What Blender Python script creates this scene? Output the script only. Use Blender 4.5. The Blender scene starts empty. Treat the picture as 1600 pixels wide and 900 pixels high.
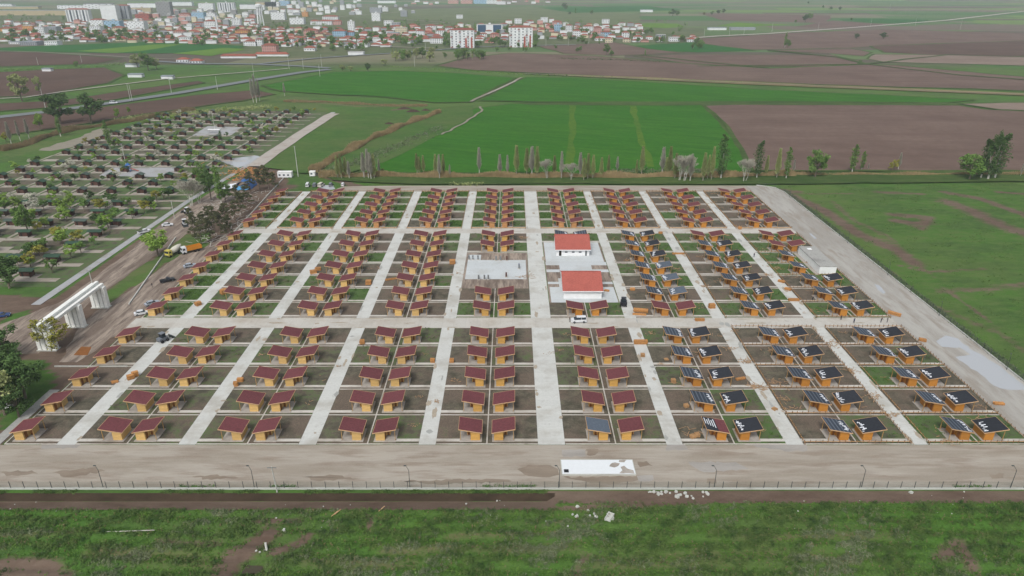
import bpy, math, random
import numpy as np
from mathutils import Vector, Matrix

R = random.Random(7)
NR = np.random.default_rng(11)
scn = bpy.context.scene
C = scn.collection

# ------------------------------------------------------------------ camera, sky, sun, exposure
CAM_H = 95.0
PITCH = math.radians(24.03)
FPX = 1090.0
cam_d = bpy.data.cameras.new("camera")
cam_d.sensor_width = 36.0
cam_d.lens = 36.0 * FPX / 1600.0
cam_d.clip_start = 1.0
cam_d.clip_end = 60000.0
cam = bpy.data.objects.new("camera", cam_d)
C.objects.link(cam)
cam.location = (0, 0, CAM_H)
cam.rotation_euler = (math.radians(90) - PITCH, 0, 0)
scn.camera = cam

SUN_EL, SUN_AZ = math.radians(52), math.radians(200)   # azimuth clockwise from +Y
world = bpy.data.worlds.new("World")
scn.world = world
world.use_nodes = True
wn = world.node_tree.nodes; wl = world.node_tree.links
bg = wn['Background']
sky = wn.new('ShaderNodeTexSky')
sky.sky_type = 'NISHITA'
sky.sun_disc = False
sky.sun_elevation = SUN_EL
sky.sun_rotation = SUN_AZ
sky.air_density = 1.0
sky.dust_density = 4.0
sky.ozone_density = 1.0
hs = wn.new('ShaderNodeHueSaturation')
hs.inputs['Saturation'].default_value = 0.32
wl.new(sky.outputs[0], hs.inputs['Color'])
wl.new(hs.outputs[0], bg.inputs['Color'])
bg.inputs['Strength'].default_value = 0.11
sun_d = bpy.data.lights.new("sun", 'SUN')
sun_d.energy = 1.1
sun_d.angle = math.radians(13)
sun_d.color = (1.0, 0.97, 0.92)
sun = bpy.data.objects.new("sun", sun_d)
C.objects.link(sun)
sdir = Vector((math.sin(SUN_AZ) * math.cos(SUN_EL), math.cos(SUN_AZ) * math.cos(SUN_EL), math.sin(SUN_EL)))
sun.rotation_euler = sdir.to_track_quat('Z', 'Y').to_euler()
scn.view_settings.view_transform = 'Standard'
scn.view_settings.look = 'None'
scn.view_settings.exposure = 0.42
scn.view_settings.gamma = 1.0
scn.view_settings.use_curve_mapping = False
scn.render.engine = 'CYCLES'
scn.cycles.max_bounces = 5
scn.cycles.diffuse_bounces = 2
scn.cycles.glossy_bounces = 2
scn.cycles.transmission_bounces = 2
scn.cycles.volume_bounces = 1
scn.cycles.transparent_max_bounces = 6
scn.cycles.caustics_reflective = False
scn.cycles.caustics_refractive = False
scn.cycles.use_denoising = True

# ------------------------------------------------------------------ helpers
def at(x, y, z=0.0):
    """ground point seen at pixel (x, y) of the 1600x900 photo, at height z"""
    a = PITCH + math.atan((y - 450) / FPX)
    D = (CAM_H - z) / math.tan(a)
    dep = D * math.cos(PITCH) + (CAM_H - z) * math.sin(PITCH)
    return ((x - 800) / FPX * dep, D)

def S(r, g, b):
    """8-bit display colour to linear"""
    f = lambda c: (c / 255 / 12.92) if c / 255 <= 0.04045 else ((c / 255 + 0.055) / 1.055) ** 2.4
    return (f(r), f(g), f(b))

ORD = ['zeroth', 'first', 'second', 'third', 'fourth', 'fifth', 'sixth', 'seventh', 'eighth', 'ninth', 'tenth', 'eleventh', 'twelfth']
ORD += ['thirteenth', 'fourteenth', 'fifteenth', 'sixteenth', 'seventeenth', 'eighteenth', 'nineteenth']
TENS = ['', '', 'twenty', 'thirty', 'forty', 'fifty', 'sixty', 'seventy', 'eighty', 'ninety']
def nth(n):
    if n < 20: return ORD[n]
    if n < 100: return TENS[n // 10][:-1] + 'ieth' if n % 10 == 0 else TENS[n // 10] + '-' + ORD[n % 10]
    return 'hundredth' if n == 100 else 'hundred-' + nth(n - 100) if n < 200 else 'two-hundred-' + nth(n - 200)

def tag(o, label=None, cat=None, group=None, kind=None):
    if label: o['label'] = label
    if cat: o['category'] = cat
    if group: o['group'] = group
    if kind: o['kind'] = kind
    return o

def empty(name, loc, rz=0.0, label=None, cat=None, group=None):
    o = bpy.data.objects.new(name, None)
    o.empty_display_size = 0.5
    C.objects.link(o)
    o.location = loc
    o.rotation_euler = (0, 0, rz)
    return tag(o, label, cat, group)

def link(name, me, parent=None, loc=(0, 0, 0), rz=0.0, scale=None):
    o = bpy.data.objects.new(name, me)
    C.objects.link(o)
    o.location = loc
    if rz: o.rotation_euler = (0, 0, rz)
    if scale: o.scale = scale
    if parent: o.parent = parent
    return o

def copy_tree(o, parent=None):
    c = o.copy(); C.objects.link(c)
    if parent: c.parent = parent
    for ch in list(o.children):
        copy_tree(ch, c)
    return c

class MB:
    def __init__(s): s.v = []; s.f = []; s.m = []
    def quad(s, a, b, c, d, m=0):
        n = len(s.v); s.v += [a, b, c, d]; s.f.append((n, n + 1, n + 2, n + 3)); s.m.append(m); return s
    def box(s, x0, x1, y0, y1, z0, z1, m=0):
        n = len(s.v)
        s.v += [(x0, y0, z0), (x1, y0, z0), (x1, y1, z0), (x0, y1, z0), (x0, y0, z1), (x1, y0, z1), (x1, y1, z1), (x0, y1, z1)]
        for f in ((0, 3, 2, 1), (4, 5, 6, 7), (0, 1, 5, 4), (1, 2, 6, 5), (2, 3, 7, 6), (3, 0, 4, 7)):
            s.f.append(tuple(n + i for i in f)); s.m.append(m)
        return s
    def hexa(s, pts, m=0):
        """8 points: bottom 4 then top 4, counter clockwise from above"""
        n = len(s.v); s.v += [tuple(p) for p in pts]
        for f in ((0, 3, 2, 1), (4, 5, 6, 7), (0, 1, 5, 4), (1, 2, 6, 5), (2, 3, 7, 6), (3, 0, 4, 7)):
            s.f.append(tuple(n + i for i in f)); s.m.append(m)
        return s
    def bar(s, p, q, w, h=None, m=0):
        h = h or w
        p = Vector(p); q = Vector(q); d = (q - p)
        if d.length < 1e-6: return s
        d.normalize()
        up = Vector((0, 0, 1)) if abs(d.z) < 0.95 else Vector((0, 1, 0))
        a = d.cross(up).normalized() * (w / 2); b = a.cross(d).normalized() * (h / 2)
        n = len(s.v)
        for c in (p, q):
            s.v += [tuple(c - a - b), tuple(c + a - b), tuple(c + a + b), tuple(c - a + b)]
        for f in ((0, 1, 2, 3), (7, 6, 5, 4), (0, 4, 5, 1), (1, 5, 6, 2), (2, 6, 7, 3), (3, 7, 4, 0)):
            s.f.append(tuple(n + i for i in f)); s.m.append(m)
        return s
    def tube(s, p, q, r0, r1=None, n=7, m=0):
        r1 = r0 if r1 is None else r1
        p = Vector(p); q = Vector(q); d = (q - p).normalized()
        up = Vector((0, 0, 1)) if abs(d.z) < 0.9 else Vector((0, 1, 0))
        a = d.cross(up).normalized(); b = d.cross(a)
        k = len(s.v)
        for c, r in ((p, r0), (q, r1)):
            for i in range(n):
                t = 2 * math.pi * i / n
                s.v.append(tuple(c + a * (math.cos(t) * r) + b * (math.sin(t) * r)))
        for i in range(n):
            j = (i + 1) % n
            s.f.append((k + i, k + j, k + n + j, k + n + i)); s.m.append(m)
        s.f.append(tuple(k + i for i in range(n - 1, -1, -1))); s.m.append(m)
        s.f.append(tuple(k + n + i for i in range(n))); s.m.append(m)
        return s
    def prism(s, prof, y0, y1, m=0):
        """profile in x,z extruded along y"""
        n = len(s.v); k = len(prof)
        s.v += [(x, y0, z) for x, z in prof] + [(x, y1, z) for x, z in prof]
        s.f.append(tuple(range(n, n + k))); s.m.append(m)
        s.f.append(tuple(range(n + 2 * k - 1, n + k - 1, -1))); s.m.append(m)
        for i in range(k):
            j = (i + 1) % k
            s.f.append((n + j, n + i, n + k + i, n + k + j)); s.m.append(m)
        return s
    def poly(s, pts, z, m=0):
        n = len(s.v); s.v += [(p[0], p[1], z) for p in pts]
        a = sum(pts[i][0] * pts[(i + 1) % len(pts)][1] - pts[(i + 1) % len(pts)][0] * pts[i][1] for i in range(len(pts)))
        idx = list(range(n, n + len(pts)))
        if a < 0: idx.reverse()
        s.f.append(tuple(idx)); s.m.append(m); return s
    def slab(s, pts, z0, z1, m=0):
        """flat outline with thickness"""
        k = len(pts); n = len(s.v)
        a = sum(pts[i][0] * pts[(i + 1) % k][1] - pts[(i + 1) % k][0] * pts[i][1] for i in range(k))
        if a < 0: pts = pts[::-1]
        s.v += [(p[0], p[1], z0) for p in pts] + [(p[0], p[1], z1) for p in pts]
        s.f.append(tuple(range(n + k, n + 2 * k))); s.m.append(m)
        for i in range(k):
            j = (i + 1) % k
            s.f.append((n + i, n + j, n + k + j, n + k + i)); s.m.append(m)
        return s
    def mesh(s, name, mats, smooth=False):
        me = bpy.data.meshes.new(name)
        me.from_pydata(s.v, [], s.f)
        for m in (mats if isinstance(mats, (list, tuple)) else [mats]): me.materials.append(m)
        if any(s.m): me.polygons.foreach_set('material_index', s.m)
        if smooth: me.polygons.foreach_set('use_smooth', [True] * len(s.f))
        me.update()
        return me
    def build(s, name, mats, parent=None, loc=(0, 0, 0), rz=0.0, smooth=False):
        return link(name, s.mesh(name, mats, smooth), parent, loc, rz)

def np_mesh(name, V, F, mat, midx=None):
    """V (n,3), F (m,4) quads, fast"""
    me = bpy.data.meshes.new(name)
    me.vertices.add(len(V)); me.vertices.foreach_set('co', np.asarray(V, dtype=np.float32).ravel())
    k = F.shape[1]
    me.loops.add(F.size); me.loops.foreach_set('vertex_index', F.astype(np.int32).ravel())
    me.polygons.add(len(F))
    me.polygons.foreach_set('loop_start', np.arange(0, F.size, k, dtype=np.int32))
    for m in (mat if isinstance(mat, (list, tuple)) else [mat]): me.materials.append(m)
    if midx is not None: me.polygons.foreach_set('material_index', midx.astype(np.int32))
    me.update(calc_edges=True); me.validate()
    return me

# ------------------------------------------------------------------ materials
def new_mat(name):
    m = bpy.data.materials.new(name); m.use_nodes = True
    nt = m.node_tree; b = nt.nodes['Principled BSDF']
    return m, nt, b

def N(nt, t, **kw):
    n = nt.nodes.new(t)
    for k, v in kw.items():
        if hasattr(n, k): setattr(n, k, v)
    return n

def noise_node(nt, vec, scale, detail=4, rough=0.6):
    n = N(nt, 'ShaderNodeTexNoise'); n.inputs['Scale'].default_value = scale
    n.inputs['Detail'].default_value = detail; n.inputs['Roughness'].default_value = rough
    nt.links.new(vec, n.inputs['Vector']); return n.outputs['Fac']

def ramp(nt, fac, lo, hi, a=0.0, b=1.0):
    n = N(nt, 'ShaderNodeMapRange'); n.clamp = True
    n.inputs['From Min'].default_value = lo; n.inputs['From Max'].default_value = hi
    n.inputs['To Min'].default_value = a; n.inputs['To Max'].default_value = b
    nt.links.new(fac, n.inputs['Value']); return n.outputs[0]

def mixc(nt, fac, a, b, blend='MIX'):
    n = N(nt, 'ShaderNodeMix'); n.data_type = 'RGBA'; n.blend_type = blend
    for sock, v in ((n.inputs[0], fac), (n.inputs[6], a), (n.inputs[7], b)):
        if isinstance(v, (int, float)): sock.default_value = v
        elif isinstance(v, (tuple, list)): sock.default_value = (*v[:3], 1)
        else: nt.links.new(v, sock)
    return n.outputs[2]

def mathn(nt, op, a, b=0.0, c=None):
    n = N(nt, 'ShaderNodeMath'); n.operation = op
    for i, v in enumerate((a, b, c)):
        if v is None: continue
        if isinstance(v, (int, float)): n.inputs[i].default_value = v
        else: nt.links.new(v, n.inputs[i])
    return n.outputs[0]

def geo_pos(nt): return N(nt, 'ShaderNodeNewGeometry').outputs['Position']

def mapping(nt, vec, scale=(1, 1, 1), rot=(0, 0, 0)):
    n = N(nt, 'ShaderNodeMapping'); n.inputs['Scale'].default_value = scale; n.inputs['Rotation'].default_value = rot
    nt.links.new(vec, n.inputs['Vector']); return n.outputs[0]

def bump(nt, b, h, strength=0.3, dist=0.1):
    n = N(nt, 'ShaderNodeBump'); n.inputs['Strength'].default_value = strength; n.inputs['Distance'].default_value = dist
    nt.links.new(h, n.inputs['Height']); nt.links.new(n.outputs[0], b.inputs['Normal'])

def mat(name, col, rough=0.75, var=0.18, scale=1.2, metallic=0.0, rnd=0.0, stretch=None, dark=None):
    """base colour broken up by two scales of noise in world space"""
    m, nt, b = new_mat(name)
    p = geo_pos(nt)
    if stretch: p = mapping(nt, p, stretch)
    a = noise_node(nt, p, scale, 5)
    c = noise_node(nt, p, scale * 0.13, 3)
    lo = tuple(x * (1 - var) for x in col); hi = tuple(min(1, x * (1 + var)) for x in col)
    k = mixc(nt, ramp(nt, a, 0.3, 0.7), lo, hi)
    k = mixc(nt, ramp(nt, c, 0.45, 0.75, 0, 0.5), k, dark or tuple(x * (1 - var * 1.6) for x in col))
    if rnd:
        oi = N(nt, 'ShaderNodeObjectInfo')
        v = ramp(nt, oi.outputs['Random'], 0, 1, 1 - rnd, 1 + rnd)
        h = N(nt, 'ShaderNodeHueSaturation'); nt.links.new(v, h.inputs['Value']); nt.links.new(k, h.inputs['Color']); k = h.outputs[0]
    nt.links.new(k, b.inputs['Base Color'])
    b.inputs['Roughness'].default_value = rough
    b.inputs['Metallic'].default_value = metallic
    b.inputs['Specular IOR Level'].default_value = 0.3
    return m

M = {}
# timber walls: boards
def boards(name, col, z=True):
    m, nt, b = new_mat(name)
    p = geo_pos(nt)
    sx = N(nt, 'ShaderNodeSeparateXYZ'); nt.links.new(p, sx.inputs[0])
    w = mathn(nt, 'FRACT', mathn(nt, 'MULTIPLY', sx.outputs['Z'], 1 / 0.28))
    groove = ramp(nt, w, 0.0, 0.09, 1, 0)
    idx = mathn(nt, 'FLOOR', mathn(nt, 'MULTIPLY', sx.outputs['Z'], 1 / 0.28))
    wn_ = N(nt, 'ShaderNodeTexWhiteNoise'); wn_.noise_dimensions = '1D'; nt.links.new(idx, wn_.inputs['W'])
    n = noise_node(nt, mapping(nt, p, (1, 1, 6)), 1.5, 4)
    k = mixc(nt, ramp(nt, n, 0.3, 0.7), tuple(c * 0.82 for c in col), tuple(min(1, c * 1.12) for c in col))
    k = mixc(nt, mathn(nt, 'MULTIPLY', wn_.outputs['Value'], 0.25), k, tuple(c * 0.7 for c in col))
    oi = N(nt, 'ShaderNodeObjectInfo')
    h = N(nt, 'ShaderNodeHueSaturation'); nt.links.new(ramp(nt, oi.outputs['Random'], 0, 1, 0.85, 1.12), h.inputs['Value']); nt.links.new(k, h.inputs['Color'])
    k = mixc(nt, mathn(nt, 'MULTIPLY', groove, 0.6), h.outputs[0], tuple(c * 0.35 for c in col))
    nt.links.new(k, b.inputs['Base Color']); b.inputs['Roughness'].default_value = 0.7
    return m
M['wood_pale'] = boards('pale_yellow_boards', S(216, 178, 112))
M['wood_mid'] = boards('yellow_boards', S(206, 160, 84))
M['wood_orange'] = boards('orange_boards', S(190, 128, 48))
M['wood_peach'] = boards('peach_boards', S(192, 140, 88))
M['fascia'] = mat('fascia_timber', S(196, 160, 122), 0.7, 0.15, 3)
M['post'] = mat('post_timber', S(176, 142, 92), 0.7, 0.15, 3)
M['stake'] = mat('stake_timber', S(128, 98, 66), 0.8, 0.3, 3)
M['stakelight'] = mat('rail_timber', S(178, 140, 98), 0.8, 0.3, 2)
M['timber'] = mat('stacked_timber', S(184, 132, 78), 0.7, 0.35, 5, rnd=0.2)
M['scrap'] = mat('weathered_scrap', S(166, 136, 104), 0.8, 0.3, 3)
M['timber_yellow'] = mat('fresh_log', S(205, 170, 90), 0.7, 0.2, 5)

def shingle(name, col, rnd=0.12, stripe=0.0, stripe_col=None, step=0.33):
    m, nt, b = new_mat(name)
    tc = N(nt, 'ShaderNodeTexCoord'); p = tc.outputs['Object']
    sx = N(nt, 'ShaderNodeSeparateXYZ'); nt.links.new(p, sx.inputs[0])
    n = noise_node(nt, geo_pos(nt), 2.2, 5, 0.7)
    n2 = noise_node(nt, geo_pos(nt), 0.35, 3)
    k = mixc(nt, ramp(nt, n, 0.3, 0.7), tuple(c * 0.78 for c in col), tuple(min(1, c * 1.22) for c in col))
    k = mixc(nt, ramp(nt, n2, 0.5, 0.8, 0, 0.35), k, tuple(c * 0.6 for c in col))
    course = mathn(nt, 'FRACT', mathn(nt, 'MULTIPLY', sx.outputs['X'], 1 / step))
    k = mixc(nt, ramp(nt, course, 0.0, 0.2, 0.35, 0), k, tuple(c * 0.5 for c in col))
    if stripe:
        # lapped felt rolls laid along the slope: each roll a slightly different grey
        lap = mathn(nt, 'FRACT', mathn(nt, 'MULTIPLY', sx.outputs['X'], 1 / 0.95))
        k = mixc(nt, ramp(nt, lap, 0.62, 0.7, 0, stripe), k, stripe_col)
    oi = N(nt, 'ShaderNodeObjectInfo')
    h = N(nt, 'ShaderNodeHueSaturation'); nt.links.new(ramp(nt, oi.outputs['Random'], 0, 1, 1 - rnd, 1 + rnd), h.inputs['Value']); nt.links.new(k, h.inputs['Color'])
    nt.links.new(h.outputs[0], b.inputs['Base Color']); b.inputs['Roughness'].default_value = 0.85
    b.inputs['Specular IOR Level'].default_value = 0.25
    return m
M['roof_red'] = shingle('maroon_shingles', S(104, 58, 62), 0.08)
M['roof_black'] = shingle('black_felt', S(44, 47, 54), 0.12)
M['roof_stripe'] = shingle('lapped_grey_felt', S(52, 60, 72), 0.12, 0.8, S(98, 106, 116))
M['roof_slate'] = shingle('grey_slate_felt', S(86, 96, 108), 0.1)
M['roof_tile'] = shingle('red_tiles', S(164, 90, 80), 0.05, step=0.4)
M['film'] = mat('torn_white_film', S(222, 226, 232), 0.5, 0.06, 3)
M['white'] = mat('white_render', S(232, 234, 235), 0.7, 0.06, 0.7)
M['gatewhite'] = mat('white_gate_cladding', S(232, 234, 230), 0.6, 0.1, 0.9)
M['dark'] = mat('dark_opening', S(38, 34, 30), 0.8, 0.2)
M['black'] = mat('black_paint', S(24, 25, 28), 0.5, 0.2)
M['door'] = mat('brown_door', S(132, 84, 40), 0.6, 0.15)
M['rubber'] = mat('tyre_rubber', S(30, 30, 32), 0.85, 0.2)
M['steel'] = mat('galvanised_steel', S(120, 124, 126), 0.5, 0.12, metallic=0.2)
M['darksteel'] = mat('dark_steel', S(66, 72, 72), 0.5, 0.15)
M['greenwire'] = mat('green_coated_wire', S(70, 96, 84), 0.6, 0.15)

def glassy(name, col, rough=0.12):
    m, nt, b = new_mat(name)
    b.inputs['Base Color'].default_value = (*col, 1); b.inputs['Roughness'].default_value = rough
    return m
M['glass'] = glassy('vehicle_glass', S(40, 48, 56))
M['winglass'] = glassy('window_glass', S(62, 72, 84), 0.25)
M['blueglass'] = glassy('blue_curtain_glass', S(52, 82, 110), 0.2)

def concrete(name, col, joint=0.0, var=0.1, dirt=S(150, 142, 130), amt=0.5, axis='Y', step=3.5):
    m, nt, b = new_mat(name)
    p = geo_pos(nt)
    n1 = noise_node(nt, p, 0.12, 5, 0.65); n2 = noise_node(nt, p, 1.6, 5, 0.7); n3 = noise_node(nt, p, 0.5, 4)
    k = mixc(nt, ramp(nt, n2, 0.25, 0.75), tuple(c * (1 - var) for c in col), tuple(min(1, c * (1 + var)) for c in col))
    k = mixc(nt, ramp(nt, n1, 0.48, 0.68, 0, amt), k, dirt)
    k = mixc(nt, ramp(nt, n3, 0.6, 0.72, 0, 0.55 * amt), k, tuple(c * 0.62 for c in dirt))
    if joint:
        sx = N(nt, 'ShaderNodeSeparateXYZ'); nt.links.new(p, sx.inputs[0])
        w = mathn(nt, 'FRACT', mathn(nt, 'MULTIPLY', sx.outputs[axis], 1 / step))
        i = mathn(nt, 'FLOOR', mathn(nt, 'MULTIPLY', sx.outputs[axis], 1 / step))
        wn_ = N(nt, 'ShaderNodeTexWhiteNoise'); wn_.noise_dimensions = '1D'; nt.links.new(i, wn_.inputs['W'])
        k = mixc(nt, mathn(nt, 'MULTIPLY', wn_.outputs['Value'], 0.18), k, tuple(c * 0.7 for c in col))
        k = mixc(nt, ramp(nt, w, 0.0, 0.05, joint, 0), k, tuple(c * 0.5 for c in col))
    nt.links.new(k, b.inputs['Base Color']); b.inputs['Roughness'].default_value = 0.85
    bump(nt, b, n2, 0.15, 0.05)
    return m
M['path'] = concrete('path_concrete', S(194, 196, 192), 0.35, dirt=S(162, 158, 148), amt=0.75, step=2.2)
M['crosspath'] = concrete('cross_road_concrete', S(186, 184, 177), 0.3, dirt=S(160, 150, 136), amt=0.7, axis='X')
M['patio'] = concrete('patio_concrete', S(166, 160, 152), 0, 0.16, dirt=S(128, 118, 106), amt=0.7)
M['kerb'] = concrete('kerb_concrete', S(190, 186, 178), 0, 0.1, dirt=S(136, 124, 108), amt=0.7)
M['plaza'] = concrete('plaza_concrete', S(190, 196, 198), 0.15, dirt=S(160, 158, 150), amt=0.45, step=4)
M['wallcap'] = concrete('low_wall_concrete', S(186, 188, 182), 0, dirt=S(140, 136, 126), amt=0.4)
M['tankwhite'] = concrete('worn_white_membrane', S(216, 221, 224), 0, 0.05, dirt=S(150, 138, 126), amt=0.0)
M['flatroof'] = concrete('gravel_roof', S(158, 158, 154), 0, 0.2, dirt=S(124, 123, 120), amt=0.8)
M['asphalt'] = concrete('old_asphalt', S(108, 114, 116), 0, 0.1, dirt=S(124, 126, 124), amt=0.5)
M['track'] = concrete('pale_track', S(134, 128, 114), 0, 0.15, dirt=S(116, 110, 92), amt=0.6)
M['lighttrack'] = concrete('white_gravel_track', S(168, 162, 154), 0, 0.15, dirt=S(146, 130, 118), amt=0.6)

def sandy(name, c1, c2, c3, rot=0.0, ax=(0.25, 1, 1), fr=1.0, dk=0.45):
    m, nt, b = new_mat(name)
    p = geo_pos(nt)
    ps = mapping(nt, p, ax, (0, 0, rot))
    n1 = noise_node(nt, ps, 0.10 * fr, 6, 0.65); n2 = noise_node(nt, ps, 0.6 * fr, 5, 0.7); n3 = noise_node(nt, p, 3.0, 4, 0.7); n4 = noise_node(nt, ps, 0.28 * fr, 5)
    k = mixc(nt, ramp(nt, n1, 0.42, 0.58), c1, c2)
    k = mixc(nt, ramp(nt, n4, 0.5, 0.64, 0, 0.85), k, c3)
    k = mixc(nt, ramp(nt, n2, 0.45, 0.7, 0, dk), k, tuple(x * 0.6 for x in c1))
    k = mixc(nt, ramp(nt, n3, 0.3, 0.7, 0, 0.25), k, tuple(min(1, x * 1.25) for x in c2))
    nt.links.new(k, b.inputs['Base Color']); b.inputs['Roughness'].default_value = 0.9
    bump(nt, b, n2, 0.4, 0.15)
    return m
M['sand'] = sandy('compacted_sand_road', S(142, 133, 120), S(162, 155, 144), S(130, 116, 102), ax=(0.2, 1.3, 1), fr=1.4, dk=.25)
M['greyroad'] = sandy('grey_gravel_road', S(146, 142, 135), S(164, 162, 156), S(136, 127, 116), ax=(1, 0.2, 1), fr=1.2, dk=.3)
M['mud'] = sandy('rutted_mud', S(102, 88, 78), S(156, 143, 130), S(76, 62, 54), rot=0.3, ax=(1.6, 0.22, 1), fr=1.7, dk=.6)

def soil_mat():
    m, nt, b = new_mat('plot_soil')
    p = geo_pos(nt)
    at_ = N(nt, 'ShaderNodeAttribute'); at_.attribute_name = 'green'
    n1 = noise_node(nt, p, 0.35, 5, 0.7); n2 = noise_node(nt, p, 2.5, 5, 0.75); n3 = noise_node(nt, p, 0.09, 3)
    e = mixc(nt, ramp(nt, n1, 0.4, 0.6), S(70, 68, 54), S(106, 98, 84))
    e = mixc(nt, ramp(nt, n3, 0.44, 0.58, 0, 0.7), e, S(112, 96, 84))
    e = mixc(nt, ramp(nt, n2, 0.42, 0.62, 0, 0.5), e, S(56, 54, 44))
    g = mixc(nt, ramp(nt, n2, 0.3, 0.7), S(50, 78, 36), S(84, 110, 52))
    f = mathn(nt, 'ADD', at_.outputs['Fac'], mathn(nt, 'MULTIPLY', mathn(nt, 'SUBTRACT', n1, 0.5), 1.5))
    f = mathn(nt, 'ADD', f, mathn(nt, 'MULTIPLY', mathn(nt, 'SUBTRACT', n2, 0.5), 0.8))
    k = mixc(nt, ramp(nt, f, 0.36, 0.72), e, g)
    nt.links.new(k, b.inputs['Base Color']); b.inputs['Roughness'].default_value = 0.95
    bump(nt, b, n2, 0.5, 0.12)
    return m
M['soil'] = soil_mat()

def field_mat(name, lo, hi, third, rot, sx=0.02, sy=0.5, line=0.0, linecol=None, lstep=9.0, fine=0.35):
    m, nt, b = new_mat(name)
    p = mapping(nt, geo_pos(nt), (1, 1, 1), (0, 0, rot))
    ps = mapping(nt, p, (sx, sy, 1))
    n1 = noise_node(nt, ps, 1.0, 5, 0.65); n2 = noise_node(nt, p, 0.018, 5); n3 = noise_node(nt, p, fine, 6, 0.75)
    k = mixc(nt, ramp(nt, n1, 0.3, 0.7), lo, hi)
    k = mixc(nt, ramp(nt, n2, 0.42, 0.66, 0, 0.6), k, third)
    k = mixc(nt, ramp(nt, n3, 0.3, 0.7, 0, 0.45), k, tuple(c * 0.6 for c in lo))
    if line:
        q = N(nt, 'ShaderNodeSeparateXYZ'); nt.links.new(p, q.inputs[0])
        w = mathn(nt, 'FRACT', mathn(nt, 'MULTIPLY', mathn(nt, 'ADD', q.outputs['Y'], mathn(nt, 'MULTIPLY', n2, 4.0)), 1 / lstep))
        k = mixc(nt, ramp(nt, w, 0.0, 0.14, line, 0), k, linecol)
    nt.links.new(k, b.inputs['Base Color']); b.inputs['Roughness'].default_value = 0.95
    b.inputs['Specular IOR Level'].default_value = 0.1
    return m
M['wheat'] = field_mat('young_wheat', S(42, 92, 22), S(68, 118, 34), S(50, 108, 28), 0.35, 0.03, 0.16, 0.5, S(34, 78, 22), 7.0)
M['wheat2'] = field_mat('young_wheat_far', S(40, 92, 40), S(52, 106, 44), S(46, 100, 50), 0.5, 0.02, 0.1, 0.12, S(38, 76, 34), 9.0)
M['lime'] = field_mat('lime_crop', S(88, 122, 40), S(104, 140, 48), S(80, 112, 46), 0.4)
M['yellowstrip'] = field_mat('yellow_weed_strip', S(66, 104, 32), S(96, 122, 38), S(50, 98, 34), 0.0, 0.3, 0.3)
M['plough'] = field_mat('ploughed_earth', S(104, 86, 78), S(122, 104, 94), S(92, 74, 66), 0.06, 0.008, 0.12, fine=0.2)
M['plough_dark'] = field_mat('dark_ploughed_earth', S(88, 70, 62), S(104, 84, 74), S(78, 62, 54), -0.15, 0.01, 0.2, 0.2, S(72, 56, 48), 5.0, fine=0.3)
M['plough_pale'] = field_mat('pale_harrowed_earth', S(128, 112, 102), S(142, 128, 116), S(118, 100, 90), 0.02, 0.006, 0.1, fine=0.15)
M['bank'] = field_mat('grassy_bank', S(56, 84, 38), S(92, 104, 58), S(46, 70, 34), 0.0, 0.1, 0.4)
M['drybank'] = field_mat('dry_reed_bank', S(128, 116, 84), S(146, 132, 98), S(92, 98, 62), 0.0, 0.1, 0.5)
M['meadow'] = field_mat('rough_meadow', S(60, 96, 42), S(86, 112, 56), S(98, 104, 66), 0.2, 0.05, 0.12)
M['scrub'] = field_mat('olive_scrubland', S(96, 110, 76), S(116, 122, 88), S(84, 98, 64), 0.1, 0.01, 0.05)
M['towngreen'] = field_mat('town_verge', S(86, 100, 66), S(118, 116, 92), S(70, 92, 54), 0.3, 0.05, 0.08)
M['oldpath'] = concrete('old_path_concrete', S(156, 148, 138), 0, 0.14, dirt=S(122, 114, 98), amt=0.8)
M['oldkerb'] = concrete('old_kerb_path', S(158, 160, 162), 0, 0.12, dirt=S(132, 126, 112), amt=0.8)
M['spill'] = mat('spilled_soil_dust', S(164, 154, 138), .95, .2, 2.0)
M['damp'] = mat('damp_concrete', S(158, 160, 156), .7, .12, 2.0)
M['dung'] = mat('dark_heap', S(70, 56, 48), 0.95, 0.25, 1.0)

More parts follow.
